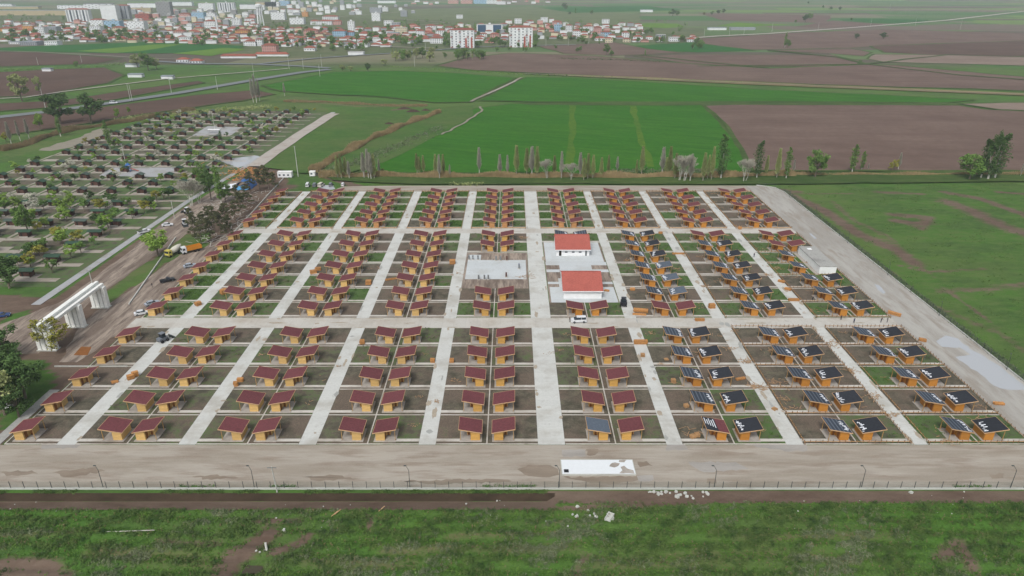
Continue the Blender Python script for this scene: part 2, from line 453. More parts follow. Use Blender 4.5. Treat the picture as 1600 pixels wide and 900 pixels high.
def ground_mat():
    m, nt, b = new_mat('ground_earth_and_grass')
    p = geo_pos(nt)
    at_ = N(nt, 'ShaderNodeAttribute'); at_.attribute_name = 'mask'
    sp = N(nt, 'ShaderNodeSeparateColor'); nt.links.new(at_.outputs['Color'], sp.inputs[0])
    dirt, dry, wet_shade = sp.outputs[0], sp.outputs[1], sp.outputs[2]  # third channel: wet mud, and the painted shade of the trench wall
    pst = mapping(nt, p, (0.45, 1, 1))
    n0 = noise_node(nt, p, 0.012, 4); n1 = noise_node(nt, pst, 0.07, 6, 0.65); n2 = noise_node(nt, pst, 0.4, 6, 0.7); n3 = noise_node(nt, p, 2.2, 5, 0.75)
    g = mixc(nt, ramp(nt, n2, 0.3, 0.7), S(56, 86, 40), S(88, 116, 56))
    g = mixc(nt, ramp(nt, n1, 0.44, 0.58, 0, 0.75), g, S(78, 120, 44))
    g = mixc(nt, ramp(nt, n0, 0.45, 0.6, 0, 0.4), g, S(104, 118, 66))
    g = mixc(nt, ramp(nt, n3, 0.3, 0.72, 0, 0.5), g, S(44, 60, 34))
    olive = mixc(nt, ramp(nt, n3, 0.3, 0.7), S(84, 88, 58), S(112, 108, 78))
    f2 = mathn(nt, 'ADD', dry, mathn(nt, 'MULTIPLY', mathn(nt, 'SUBTRACT', n2, 0.5), 1.2))
    f2 = mathn(nt, 'ADD', f2, mathn(nt, 'MULTIPLY', mathn(nt, 'SUBTRACT', n1, 0.5), 0.9))
    g = mixc(nt, ramp(nt, f2, 0.3, 0.9), g, olive)
    d = mixc(nt, ramp(nt, n2, 0.3, 0.7), S(88, 72, 62), S(114, 98, 86))
    d = mixc(nt, ramp(nt, n1, 0.45, 0.7, 0, 0.7), d, S(126, 112, 98))
    d = mixc(nt, ramp(nt, n3, 0.3, 0.7, 0, 0.35), d, S(72, 58, 50))
    f1 = mathn(nt, 'ADD', dirt, mathn(nt, 'MULTIPLY', mathn(nt, 'SUBTRACT', n2, 0.5), 1.0))
    f1 = mathn(nt, 'ADD', f1, mathn(nt, 'MULTIPLY', mathn(nt, 'SUBTRACT', n3, 0.5), 0.4))
    k = mixc(nt, ramp(nt, f1, 0.32, 0.68), g, d)
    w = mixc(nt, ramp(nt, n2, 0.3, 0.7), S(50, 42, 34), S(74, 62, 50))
    f3 = mathn(nt, 'ADD', wet_shade, mathn(nt, 'MULTIPLY', mathn(nt, 'SUBTRACT', n2, 0.5), 0.7))
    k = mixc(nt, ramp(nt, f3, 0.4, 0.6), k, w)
    # far away: a patchwork of long fields
    vor = N(nt, 'ShaderNodeTexVoronoi'); vor.distance = 'CHEBYCHEV'; vor.inputs['Scale'].default_value = 1.0
    vor.inputs['Randomness'].default_value = 0.8
    nt.links.new(mapping(nt, p, (1 / 420, 1 / 150, 1), (0, 0, 0.05)), vor.inputs['Vector'])
    cr = N(nt, 'ShaderNodeValToRGB'); cr.color_ramp.interpolation = 'CONSTANT'
    sv = N(nt, 'ShaderNodeSeparateColor'); nt.links.new(vor.outputs['Color'], sv.inputs[0])
    nt.links.new(sv.outputs[0], cr.inputs[0])
    cols = [(0.0, S(84, 112, 66)), (0.14, S(112, 98, 90)), (0.3, S(96, 116, 72)), (0.42, S(66, 108, 54)), (0.56, S(122, 118, 96)), (0.68, S(92, 80, 74)), (0.8, S(104, 132, 64)), (0.9, S(100, 108, 82))]
    el = cr.color_ramp.elements
    el[0].position = 0.0; el[0].color = (*cols[0][1], 1); el[1].position = cols[1][0]; el[1].color = (*cols[1][1], 1)
    for pos, c in cols[2:]:
        e = el.new(pos); e.color = (*c, 1)
    n5 = noise_node(nt, mapping(nt, p, (0.3, 1, 1)), 0.03, 4)
    ff = mixc(nt, ramp(nt, n5, 0.3, 0.7, 0, 0.5), cr.outputs[0], S(78, 90, 62))
    sx = N(nt, 'ShaderNodeSeparateXYZ'); nt.links.new(p, sx.inputs[0])
    far = ramp(nt, sx.outputs['Y'], 820, 900)
    k = mixc(nt, far, k, ff)
    nt.links.new(k, b.inputs['Base Color']); b.inputs['Roughness'].default_value = 0.95
    b.inputs['Specular IOR Level'].default_value = 0.15
    bump(nt, b, n3, 0.5, 0.15)
    return m
M['ground'] = ground_mat()

def leaf_mat(name, c1, c2, scale=0.8):
    m, nt, b = new_mat(name)
    p = geo_pos(nt)
    n = noise_node(nt, p, scale, 3); oi = N(nt, 'ShaderNodeObjectInfo')
    k = mixc(nt, ramp(nt, n, 0.3, 0.7), c1, c2)
    h = N(nt, 'ShaderNodeHueSaturation'); nt.links.new(ramp(nt, oi.outputs['Random'], 0, 1, 0.8, 1.2), h.inputs['Value']); nt.links.new(k, h.inputs['Color'])
    nt.links.new(h.outputs[0], b.inputs['Base Color']); b.inputs['Roughness'].default_value = 0.7
    b.inputs['Specular IOR Level'].default_value = 0.2
    return m
M['leaf_mid'] = leaf_mat('mid_green_leaves', S(78, 112, 50), S(116, 144, 74))
M['leaf_bright'] = leaf_mat('spring_green_leaves', S(104, 138, 52), S(142, 166, 80))
M['leaf_yellow'] = leaf_mat('yellow_green_leaves', S(128, 132, 50), S(156, 150, 72))
M['leaf_dark'] = leaf_mat('dark_green_leaves', S(58, 84, 44), S(88, 114, 62))
M['leaf_pine'] = leaf_mat('pine_needles', S(70, 78, 52), S(98, 98, 68))
M['leaf_olive'] = leaf_mat('sparse_olive_leaves', S(136, 148, 88), S(160, 166, 116))
M['blossom'] = leaf_mat('white_blossom', S(176, 176, 158), S(204, 202, 188))
M['twig'] = mat('grey_twigs', S(172, 169, 156), 0.9, 0.15)
M['bark'] = mat('grey_bark', S(112, 102, 90), 0.9, 0.25, 4)
M['palebark'] = mat('pale_grey_bark', S(158, 154, 140), 0.9, 0.2, 4)
M['whitebark'] = mat('limewashed_bark', S(200, 198, 190), 0.9, 0.15, 4)
M['weed_a'] = leaf_mat('weed_leaves', S(46, 76, 34), S(104, 126, 66), 0.5)
M['weed_b'] = leaf_mat('grey_green_weeds', S(76, 90, 62), S(126, 134, 104), 0.5)
M['weed_c'] = leaf_mat('dry_stalks', S(118, 106, 78), S(140, 126, 96), 0.5)
M['weed_d'] = leaf_mat('bright_weeds', S(58, 92, 36), S(94, 126, 52), 0.5)
M['reed'] = leaf_mat('dry_reeds', S(138, 122, 88), S(168, 148, 112), 0.3)
M['hut_wall'] = mat('dark_brown_boards', S(84, 58, 50), 0.8, 0.25, 2, rnd=0.2)
M['hut_roof'] = mat('dark_green_metal', S(48, 74, 58), 0.6, 0.2, 1.5, rnd=0.15)
M['hut_roof_grey'] = mat('faded_grey_green_roof', S(74, 88, 80), 0.6, 0.2, 1.5, rnd=0.15)
M['hut_white'] = mat('white_base', S(186, 184, 176), 0.8, 0.1)
def paint(name, c, rough=0.3): return mat(name, c, rough, 0.05, 0.6)

# ------------------------------------------------------------------ the ground sheet
def axis(parts):
    out = []
    for a, b, s in parts:
        n = max(1, int(round((b - a) / s)))
        out += [a + (b - a) * i / n for i in range(n)]
    out.append(parts[-1][1]); return np.array(out)
xs = axis([(-14000, -3000, 1500), (-3000, -600, 200), (-600, -280, 8), (-280, -115, 2.0), (-115, 140, 1.1), (140, 300, 2.2), (300, 600, 8), (600, 3000, 200), (3000, 14000, 1500)])
ys = axis([(-2000, 0, 400), (0, 76, 8), (76, 115, 0.6), (115, 340, 1.7), (340, 620, 3.0), (620, 1500, 40), (1500, 14000, 900)])
GX, GY = np.meshgrid(xs, ys)
mask = np.zeros(GX.shape + (3,))

def stroke(pts, width, ch=0, s=1.0, px=True, soft=0.8):
    pts = [at(*p) if px else p for p in pts]
    if len(pts) == 1: pts = pts * 2
    best = np.full(GX.shape, 1e9)
    for (ax, ay), (bx, by) in zip(pts[:-1], pts[1:]):
        dx, dy = bx - ax, by - ay; L = dx * dx + dy * dy + 1e-9
        t = np.clip(((GX - ax) * dx + (GY - ay) * dy) / L, 0, 1)
        d = np.hypot(GX - ax - t * dx, GY - ay - t * dy)
        best = np.minimum(best, d)
    w = width / 2
    f = np.clip((w * (1 + soft) - best) / (w * soft * 2), 0, 1) ** 1.3
    mask[..., ch] = np.maximum(mask[..., ch], f * s)

def region(pts, ch=0, s=1.0, px=True, mode='max'):
    P = np.array([at(*p) if px else p for p in pts])
    ins = np.zeros(GX.shape, bool); n = len(P)
    for i in range(n):
        x1, y1 = P[i]; x2, y2 = P[(i + 1) % n]
        c = ((y1 > GY) != (y2 > GY))
        with np.errstate(divide='ignore', invalid='ignore'):
            ins ^= c & (GX < (x2 - x1) * (GY - y1) / (y2 - y1 + 1e-12) + x1)
    if mode == 'max': mask[..., ch] = np.where(ins, np.maximum(mask[..., ch], s), mask[..., ch])
    else: mask[..., ch] = np.where(ins, s, mask[..., ch])

# strip of bare earth outside the front fence, and the foreground field
region([(7, 108.6), (300, 108.6), (300, 112.2), (7, 112.2)], 0, 1.0, px=False); region([(-300, 106.7), (8.5, 106.7), (8.5, 110.6), (-300, 110.6)], 0, 1.0, px=False)
region([(-60, 90), (60, 90), (60, 109), (-60, 109)], 1, 0.25, px=False)
stroke([(0, 885), (80, 890)], 5, 0, 0.95); stroke([(0, 905), (90, 905)], 6, 0, 0.9)
stroke([(345, 900), (365, 870), (400, 848), (420, 835)], 5.0, 0, 1.0)
stroke([(395, 890), (370, 915)], 4.0, 2, 1.0)
stroke([(430, 862), (470, 848), (480, 838)], 3.0, 0, 0.85)
stroke([(250, 845), (340, 850)], 3.0, 0, 0.6)
stroke([(400, 815), (470, 812)], 2.2, 0, 0.7); stroke([(575, 805), (578, 825)], 1.6, 0, 0.8)
stroke([(900, 900), (915, 870)], 3.2, 0, 0.6); stroke([(1080, 890), (1100, 860)], 2.5, 1, 0.8)
stroke([(1470, 870), (1500, 850), (1520, 890)], 4, 0, 0.75); stroke([(1560, 850), (1600, 860)], 3, 0, 0.5)
stroke([(850, 795), (1100, 785)], 1.8, 0, 0.8); stroke([(870, 815), (890, 810)], 2.0, 0, 0.5)
for a, b_, w_ in [((150, 860), (330, 880), 5), ((480, 875), (640, 885), 4), ((600, 860), (900, 855), 3), ((940, 880), (1200, 870), 5), ((1150, 840), (1400, 835), 3), ((1200, 865), (1330, 875), 4), ((700, 838), (880, 832), 2), ((0, 835), (120, 832), 2)]:
    stroke([a, b_], w_, 1, 0.75)
# right-hand rough grass
region([(1215, 290), (1700, 285), (2300, 600), (1640, 600)], 1, 0.3)
stroke([(1225, 300), (1290, 330), (1340, 365), (1400, 390), (1430, 412)], 8, 0, 0.85)
stroke([(1300, 315), (1335, 345), (1390, 370), (1410, 395)], 5, 0, 0.6)
stroke([(1395, 335), (1450, 340), (1445, 350), (1400, 345)], 8, 0, 0.76)
stroke([(1475, 300), (1530, 310), (1600, 335), (1700, 380)], 7, 0, 0.82)
stroke([(1480, 315), (1520, 330), (1560, 350), (1700, 400)], 13, 0, 0.74)
stroke([(1370, 300), (1440, 303)], 6, 0, 0.7); stroke([(1560, 300), (1640, 306)], 5, 0, 0.8)
stroke([(1265, 303), (1330, 302)], 4, 0, 0.6); stroke([(1210, 296), (1245, 300)], 8, 0, 0.8)
stroke([(1450, 345), (1440, 358), (1420, 350)], 5, 0, 0.7)
stroke([(1405, 415), (1450, 425), (1540, 420)], 3, 0, 0.65); stroke([(1420, 400), (1500, 470), (1600, 535)], 1.8, 0, 0.7)
stroke([(1340, 430), (1460, 510), (1600, 600)], 2.4, 1, 0.8)
stroke([(1470, 455), (1560, 450), (1620, 440)], 6, 0, 0.6); stroke([(1440, 470), (1560, 520), (1620, 560)], 5, 0, 0.55)
stroke([(1330, 395), (1400, 430)], 4, 1, 0.9); stroke([(1280, 350), (1330, 400)], 6, 1, 0.8)
# left works area between the two garden colonies
region([(-150.5, 100), (-113, 100), (-113, 345), (-139, 400), (-148, 300)], 0, 0.85, px=False)
region([(-400, 168), (-150, 168), (-148, 205), (-200, 214), (-400, 214)], 0, 0.8, px=False)
stroke([(0, 512), (60, 480)], 5, 0, 0.0); region([(0, 500), (35, 485), (50, 490), (0, 520)], 0, 0.1, mode='set')
region([(150, 468), (180, 446), (240, 402), (270, 380), (300, 358), (335, 345), (325, 385), (285, 396), (250, 418), (214, 444), (178, 468), (160, 478)], 0, 0.22, mode='set')
region([(150, 425), (270, 380), (300, 355), (330, 345), (290, 395), (200, 440), (170, 455)], 1, 0.5)
stroke([(60, 560), (110, 550), (120, 540)], 4, 0, 0.2)
region([(0, 560), (70, 560), (90, 600), (40, 660), (0, 690)], 0, 0.25, mode='set')
stroke([(290, 400), (240, 440), (215, 480)], 3, 2, 0.55); stroke([(170, 500), (230, 500), (140, 520)], 4, 2, 0.5)
stroke([(310, 360), (420, 300), (450, 292)], 10, 0, 1.0); stroke([(390, 262), (470, 262), (560, 292)], 7, 0, 0.9)
stroke([(330, 395), (400, 330), (440, 300)], 5, 2, 0.45)
# grassland between old colony and wheat
region([(405, 262), (525, 178), (700, 165), (520, 255)], 1, 0.2)
stroke([(530, 183), (590, 190), (560, 178)], 12, 0, 0.65); stroke([(480, 225), (500, 215)], 9, 0, 0.6)
stroke([(620, 172), (650, 172), (685, 176)], 12, 0, 0.95); stroke([(470, 158), (560, 166), (660, 166)], 8, 1, 1.0)
region([(0, 210), (100, 185), (300, 150), (480, 150), (520, 175), (300, 175), (150, 200), (0, 260)], 1, 0.45)

gz = np.full(GX.shape, -0.05)
# long rolling bumps in the foreground field, furrow shaped
fg = np.clip((106.6 - GY) / 2.0, 0, 1) * np.clip((300 - abs(GX)) / 60, 0, 1)
gz += fg * (0.16 * np.sin(GY * 1.9 + 0.6 * np.sin(GX * 0.09)) + 0.2 * np.sin(GX * 0.21 + GY * 0.4) * np.sin(GY * 0.7 - GX * 0.05))
tr = np.clip((8.5 - GX) / 1.0, 0, 1) * np.clip(1 - np.abs(GY - 110.9) / 1.15, 0, 1)
gz -= np.clip((8.5 - GX) / 1.5, 0, 1) * np.clip(np.minimum((111.3 - GY) / .4, (GY - 106.7) / 3.6), 0, 1) * 1.15
mask[..., 2] = np.maximum(mask[..., 2], ((GX < 8.2) & (GY > 110.7) & (GY < 111.6)) * .95)  # dark earth of the trench's far wall and its shadow line, painted as one band
gz += np.clip(1 - np.abs(GY - 107.6) / 1.4, 0, 1) * np.clip((8 - GX), 0, 1) * 0.16 * np.sin(GX * 1.7 + 2 * np.sin(GX * .31))
pit = at(392, 885)
dp = np.hypot((GX - pit[0]) / 3.6, (GY - pit[1]) / 2.6)
gz -= np.clip(1.15 - dp, 0, 1) * 1.3
ny, nx = GX.shape
V = np.stack([GX, GY, gz], -1).reshape(-1, 3)
idx = np.arange(ny * nx).reshape(ny, nx)
F = np.stack([idx[:-1, :-1], idx[:-1, 1:], idx[1:, 1:], idx[1:, :-1]], -1).reshape(-1, 4)
gme = np_mesh('ground', V, F, M['ground'])
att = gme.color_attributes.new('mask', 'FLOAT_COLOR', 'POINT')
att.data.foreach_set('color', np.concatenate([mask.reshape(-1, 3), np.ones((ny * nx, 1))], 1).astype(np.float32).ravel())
gme.polygons.foreach_set('use_smooth', [True] * len(F))
ground = link('ground', gme); ground['kind'] = 'structure'

def struct(name, mb, m, z=0):
    o = mb.build(name, m); o['kind'] = 'structure'; return o

ZF = [0.0]
def densify(pts, step=14.0, jit=1.2, closed=True, rr=None):
    rr = rr or R
    out = []; n = len(pts)
    for i in range(n if closed else n - 1):
        a = pts[i]; b = pts[(i + 1) % n]
        L = math.hypot(b[0] - a[0], b[1] - a[1]); k = max(1, min(60, int(L / step)))
        for j in range(k):
            t = j / k; q = jit if j else 0
            out.append((a[0] + (b[0] - a[0]) * t + rr.uniform(-q, q), a[1] + (b[1] - a[1]) * t + rr.uniform(-q, q)))
    if not closed: out.append(pts[-1])
    return out

def field(name, pts, m, bank=2.0, bankmat='bank', jit=None):
    """a field outline in photo pixels laid on the ground at its own place; optional grassy margin"""
    W = [at(*p) for p in pts]
    D = sum(p[1] for p in W) / len(W)
    j = jit if jit is not None else 0.9 * D / 400
    W = densify(W, 12 * D / 400, j)
    ZF[0] += 0.012
    b = MB(); b.poly(W, ZF[0]); struct(name, b, M[m])
    if bank:
        ZF[0] += 0.012
        ribbon(name + '_margin', W + [W[0]], bank * max(1, D / 500), M[bankmat], ZF[0])

def ribbon(name, W, width, m, z):
    """a strip of varying width following world points"""
    V = []; n = len(W)
    for i, p in enumerate(W):
        a = W[max(0, i - 1)]; c = W[min(n - 1, i + 1)]
        d = (c[0] - a[0], c[1] - a[1]); L = math.hypot(*d) or 1
        w = width / 2 * R.uniform(0.75, 1.25) if callable(getattr(R, 'uniform')) else width / 2
        V += [(p[0] - d[1] / L * w, p[1] + d[0] / L * w, z), (p[0] + d[1] / L * w, p[1] - d[0] / L * w, z)]
    b = MB(); b.v = V
    for i in range(n - 1): b.f.append((2 * i, 2 * i + 1, 2 * i + 3, 2 * i + 2)); b.m.append(0)
    return struct(name, b, m)

def road(name, pts, width, m, step=25, jit=0.0, lift=0.02):
    W = densify([at(*p) for p in pts], step, jit, closed=False)
    ZF[0] += 0.012
    V = []; n = len(W)
    for i, p in enumerate(W):
        a = W[max(0, i - 1)]; c = W[min(n - 1, i + 1)]
        d = (c[0] - a[0], c[1] - a[1]); L = math.hypot(*d) or 1; w = width / 2
        V += [(p[0] - d[1] / L * w, p[1] + d[0] / L * w, ZF[0] + lift), (p[0] + d[1] / L * w, p[1] - d[0] / L * w, ZF[0] + lift)]
    b = MB(); b.v = V
    for i in range(n - 1): b.f.append((2 * i, 2 * i + 1, 2 * i + 3, 2 * i + 2)); b.m.append(0)
    return struct(name, b, m)

# fields, far to near
field('scrubland', [(250, 45), (330, 14), (640, 14), (830, 10), (1000, 22), (1000, 40), (700, 50), (420, 55)], 'scrub', 0)
field('town_ground', [(-200, 30), (100, 12), (380, 14), (560, 28), (900, 36), (1100, 44), (1100, 66), (960, 68), (830, 74), (700, 78), (500, 90), (380, 92), (300, 70), (-200, 68)], 'towngreen', 0)
field('lime_field', [(980, 41), (1010, 36), (1060, 37), (1070, 42), (1040, 44)], 'lime', 0)
field('green_field', [(840, 12), (1010, 9), (1070, 16), (900, 20)], 'wheat2', 0)
field('green_field', [(1350, 29), (1450, 31), (1440, 37), (1330, 36), (1310, 30)], 'wheat2', 0)
field('lime_field', [(1150, 35), (1180, 37), (1240, 38), (1170, 42), (1120, 40)], 'lime', 0)
field('lime_field', [(1450, 48), (1600, 57), (1700, 62), (1600, 62), (1480, 53)], 'lime', 0)
field('brown_field', [(1060, 62), (1240, 51), (1380, 46), (1620, 52), (1620, 64), (1460, 68), (1330, 75), (1180, 78), (1100, 72)], 'plough', 2)
field('brown_field', [(1090, 20), (1300, 24), (1290, 36), (1130, 32)], 'plough', 0)
field('brown_field', [(1240, 42), (1300, 32), (1390, 38), (1300, 44)], 'plough', 0)
field('dark_field', [(1360, 72), (1620, 63), (1640, 88), (1480, 87), (1380, 82)], 'plough_dark', 2)
field('brown_field', [(990, 72), (1080, 66), (1180, 79), (1090, 82), (1010, 78)], 'wheat2', 2)
field('brown_field', [(840, 72), (960, 66), (1010, 76), (1070, 83), (960, 87), (880, 84)], 'plough', 2)
field('pale_field', [(1365, 85), (1480, 86), (1640, 89), (1640, 104), (1500, 100), (1380, 97), (1355, 92)], 'plough_pale', 2)
field('brown_field', [(1200, 79), (1330, 76), (1362, 82), (1350, 88), (1300, 84)], 'plough', 2)
field('brown_field', [(990, 88), (1080, 85), (1300, 86), (1345, 95), (1340, 101), (1260, 104), (1150, 104), (1070, 99)], 'plough', 2)
field('brown_field', [(680, 103), (730, 90), (795, 83), (860, 85), (930, 88), (1000, 93), (1080, 100), (1200, 107), (1350, 101), (1400, 102), (1640, 124), (1640, 144), (1520, 139), (1330, 134), (1180, 128), (1000, 122), (850, 115), (740, 110)], 'plough', 3)
field('green_strip_field', [(-60, 78), (60, 72), (220, 66), (300, 68), (385, 72), (360, 82), (240, 84), (90, 82)], 'wheat2', 1.5)
field('lime_field', [(120, 80), (240, 70), (290, 69), (220, 80), (180, 83)], 'lime', 0)
field('lime_field', [(270, 84), (350, 75), (385, 77), (330, 88)], 'lime', 0)
field('dark_field', [(-120, 80), (60, 82), (190, 92), (150, 100), (-120, 108)], 'plough_dark', 2)
field('dark_field', [(-120, 120), (60, 110), (165, 106), (195, 118), (170, 130), (60, 150), (-120, 156)], 'plough_dark', 2)
field('dark_field', [(-120, 168), (90, 158), (170, 146), (310, 127), (320, 130), (180, 156), (60, 170), (-120, 184)], 'plough_dark', 2)
field('dark_field', [(-120, 198), (160, 168), (300, 150), (400, 141), (430, 148), (380, 158), (230, 178), (120, 196), (-120, 232)], 'plough_dark', 2)
field('wheat_field', [(410, 134), (520, 113), (620, 111), (715, 115), (806, 122), (770, 140), (735, 160), (680, 161), (600, 152), (500, 147), (440, 143)], 'wheat', 2.2)
field('wheat_field', [(748, 158), (822, 121), (900, 123), (1000, 128), (1200, 141), (1400, 150), (1525, 157), (1480, 161), (1200, 159), (1000, 160), (840, 160)], 'wheat', 2.2)
field('wheat_field', [(560, 271), (600, 250), (650, 220), (700, 198), (742, 170), (800, 163), (1095, 164), (1125, 192), (1158, 235), (1170, 268), (1150, 272)], 'wheat', 2.0)
field('yellow_strip', [(880, 262), (888, 215), (889, 164), (899, 164), (898, 215), (896, 262)], 'yellowstrip', 0, jit=1.2)
field('yellow_strip', [(1012, 262), (996, 215), (982, 164), (992, 164), (1004, 210), (1022, 262)], 'yellowstrip', 0, jit=1.2)
field('brown_field', [(1100, 166), (1200, 163), (1480, 163), (1540, 172), (1700, 180), (1700, 268), (1175, 268), (1160, 235), (1130, 192)], 'plough', 3)
field('pale_field', [(1500, 163), (1640, 160), (1700, 166), (1700, 178), (1560, 172)], 'plough_pale', 2)
field('dry_bank', [(800, 115), (1000, 125), (1200, 134), (1400, 142), (1640, 152), (1640, 148), (1400, 138), (1200, 130), (1000, 121)], 'drybank', 0)
field('grassy_bank', [(800, 162), (1000, 160), (1200, 160), (1500, 162), (1500, 166), (1200, 165), (1000, 166), (830, 165)], 'bank', 0)
field('meadow', [(405, 262), (525, 180), (640, 172), (700, 168), (740, 166), (740, 180), (690, 210), (600, 255), (545, 272), (470, 272)], 'meadow', 0)
field('meadow', [(500, 272), (545, 272), (1180, 271), (1700, 268), (1700, 284), (1220, 289), (640, 289), (590, 287), (520, 283)], 'bank', 0)
for i, (a, b_) in enumerate([((600, 190), (640, 160)), ]): pass
for pts, w_ in [([(1090, 104), (1345, 101), (1480, 86), (1640, 90)], 3), ([(1000, 87), (1200, 107)], 3), ([(1200, 79), (1310, 90), (1355, 101)], 4), ([(1355, 101), (1500, 118), (1640, 128)], 3)]:
    ZF[0] += 0.012; ribbon('field_margin', densify([at(*p) for p in pts], 40, 3, closed=False), w_ * 1.8, M['bank'], ZF[0])

# country roads and tracks
road('highway', [(-80, 196), (0, 184), (80, 175), (180, 161), (280, 146), (390, 127), (470, 114), (515, 109)], 12, M['asphalt'])
road('highway', [(515, 107), (470, 104), (400, 101), (300, 100), (240, 96)], 9, M['asphalt'])
road('highway', [(400, 101), (450, 96), (500, 91), (560, 87), (640, 82), (740, 74), (900, 70)], 8, M['asphalt'])
road('farm_track', [(-60, 158), (40, 153), (100, 144), (180, 134), (260, 124), (380, 114), (450, 108)], 3.5, M['lighttrack'])
road('farm_track', [(-40, 79), (60, 82), (130, 86), (220, 91), (290, 94)], 4, M['track'])
road('farm_track', [(736, 160), (752, 152), (780, 140), (815, 122)], 3, M['track'], 10, 1.0)
road('farm_track', [(762, 148), (785, 137), (806, 127)], 1.6, M['lighttrack'], 8, .6)
road('white_road', [(1050, 62), (1120, 57), (1200, 53), (1340, 43), (1480, 32), (1600, 18), (1700, 8)], 13, M['lighttrack'])
road('farm_track', [(820, 116), (1000, 124), (1200, 132), (1400, 141), (1640, 150)], 2.2, M['track'])
road('farm_track', [(300, 62), (420, 69), (560, 72), (680, 76)], 8, M['track'])
road('farm_track', [(620, 43), (700, 36), (620, 30)], 7, M['track']); road('farm_track', [(400, 37), (500, 29), (640, 18)], 8, M['track'])
road('white_gravel_road', [(398, 262), (440, 232), (480, 205), (515, 182), (523, 179)], 8.5, M['lighttrack'], 12, 0.5)
road('farm_track', [(690, 212), (712, 200), (736, 186), (752, 176), (750, 168)], 1.8, M['track'], 6, 1.2)

# ------------------------------------------------------------------ the new garden colony: roads, plots, kerbs
PX = [(-101.4, -97.2), (-74.3, -70.4), (-47.5, -43.6), (-20.8, -17.0), (5.8, 11.8), (34.4, 38.0), (61.1, 64.9), (89.0, 92.6)]
BLK = [(-112.9, -101.4)] + [(PX[i][1], PX[i + 1][0]) for i in range(7)] + [(92.6, 115.6)]
SECT = [('front', 127.6, 11.3, 5), ('middle', 190.5, 11.0, 7), ('rear', 273.3, 10.9, 5)]
def rowy(s, r): return SECT[s][1] + SECT[s][2] * r
b = MB()
b.poly([(-175, 113.0), (131.4, 113.0), (131.4, 127.4), (-175, 127.4)], 0.008); struct('front_road', b, M['sand'])
b = MB(); b.poly([(115.7, 127.4), (131.4, 127.4), (131.4, 326), (129.5, 334), (122, 338.4), (117, 338.4), (115.7, 338.4)], 0.008); struct('side_road', b, M['greyroad'])
b = MB(); b.poly([(-88, 328.0), (115.7, 328.0), (115.7, 338.4), (40, 338.8), (-60, 338.2), (-84, 337)], 0.008); struct('rear_road', b, M['sand'])
b = MB(); b.poly([(-114.5, 184.2), (115.7, 184.2), (115.7, 190.4), (-114.5, 190.4)], 0.012); b.poly([(-112.5, 267.6), (115.7, 267.6), (115.7, 273.2), (-112.5, 273.2)], 0.012)
struct('cross_road', b, M['crosspath'])
b = MB()
b.poly(densify([at(*p) for p in [(-40, 520), (20, 500), (90, 474), (128, 448), (170, 415), (212, 384), (258, 345), (300, 318), (352, 288), (372, 280), (395, 285), (340, 328), (296, 362), (268, 382), (238, 402), (205, 425), (176, 446), (150, 462), (98, 512), (60, 552), (-40, 560)]], 4, .7), .006)
b.poly(densify([at(*p) for p in [(92, 566), (118, 520), (150, 486), (178, 470), (214, 446), (250, 420), (282, 398), (318, 388), (345, 372), (385, 345), (400, 345), (355, 378), (330, 398), (300, 430), (268, 458), (232, 492), (218, 506), (214, 516), (172, 528), (150, 548), (120, 566)]], 4, .6), .009)
struct('muddy_yard', b, M['mud'])
b = MB()
for s, (nm, y0, dy, n) in enumerate(SECT):
    for x0, x1 in PX: b.poly([(x0, y0 - 0.1), (x1, y0 - 0.1), (x1, y0 + dy * n + 0.1), (x0, y0 + dy * n + 0.1)], 0.016)
struct('garden_path', b, M['path'])

# soil spill, stains and damp smears lying on the concrete
rs = random.Random(21)
b = MB(); b2 = MB()
def blot(bb, cx, cy, rx, ry, z):
    nn = 13; ph = rs.uniform(0, 6); bb.poly([(cx + math.cos(k * 6.283 / nn) * rx * (.75 + .35 * math.sin(2 * k + ph) * rs.random() + .2 * rs.random()), cy + math.sin(k * 6.283 / nn) * ry * (.75 + .35 * math.cos(3 * k + ph) * rs.random() + .2 * rs.random())) for k in range(nn)], z)
zz = 0.0
for i, (x0, x1) in enumerate(PX):
    for _ in range(16 if i < 5 else 34):
        zz += .00004; e = rs.random() < .6
        cx = (x0 + rs.uniform(.1, .5) if rs.random() < .5 else x1 - rs.uniform(.1, .5)) if e else rs.uniform(x0 + .5, x1 - .5)
        blot(b if rs.random() < .75 else b2, cx, rs.uniform(128, 327), rs.uniform(.2, .9), rs.uniform(.4, 2.6), .0205 + zz)
for _ in range(70):
    zz += .00004; blot(b, rs.uniform(-112, 114), rs.choice([184.6, 190.0, 187.2, 268, 272.8, 270]) + rs.uniform(-.4, .4), rs.uniform(.6, 3.5), rs.uniform(.2, .6), .0205 + zz)
struct('path_soil_spill', b, M['spill']); struct('path_damp_stain', b2, M['damp'])
# which plots carry a cabin and what its roof is like
def cabin_spec(s, bi, side, r):
    """None where no cabin stands; else roof kind"""
    if bi == 0 and side == 'left': return None
    if s == 2: return 'red'
    if s == 0:
        if bi <= 4: return 'red'
        if bi == 5: return 'slate' if (side == 'left' and r == 0) else 'red'
        if bi == 6 and side == 'left' and r == 0: return 'half'
        return 'stripe' if side == 'left' else 'black'
    if bi <= 3: return 'red'
    if bi == 4: return 'red' if r in (0, 1, 5, 6) else None
    if bi == 5: return 'red' if r == 0 else ('stripe' if r == 6 else None)
    if bi == 6: return 'red' if r == 0 else ('slate' if (side == 'right' and r in (1, 2, 3)) else ('stripe' if side == 'left' else 'black'))
    if bi == 7: return 'red' if r == 6 else ('stripe' if side == 'left' else 'black')
    if bi == 8:
        if r in (5, 6): return 'red'
        if r in (3, 4) and side == 'right': return None
        return 'stripe' if side == 'left' else 'black'

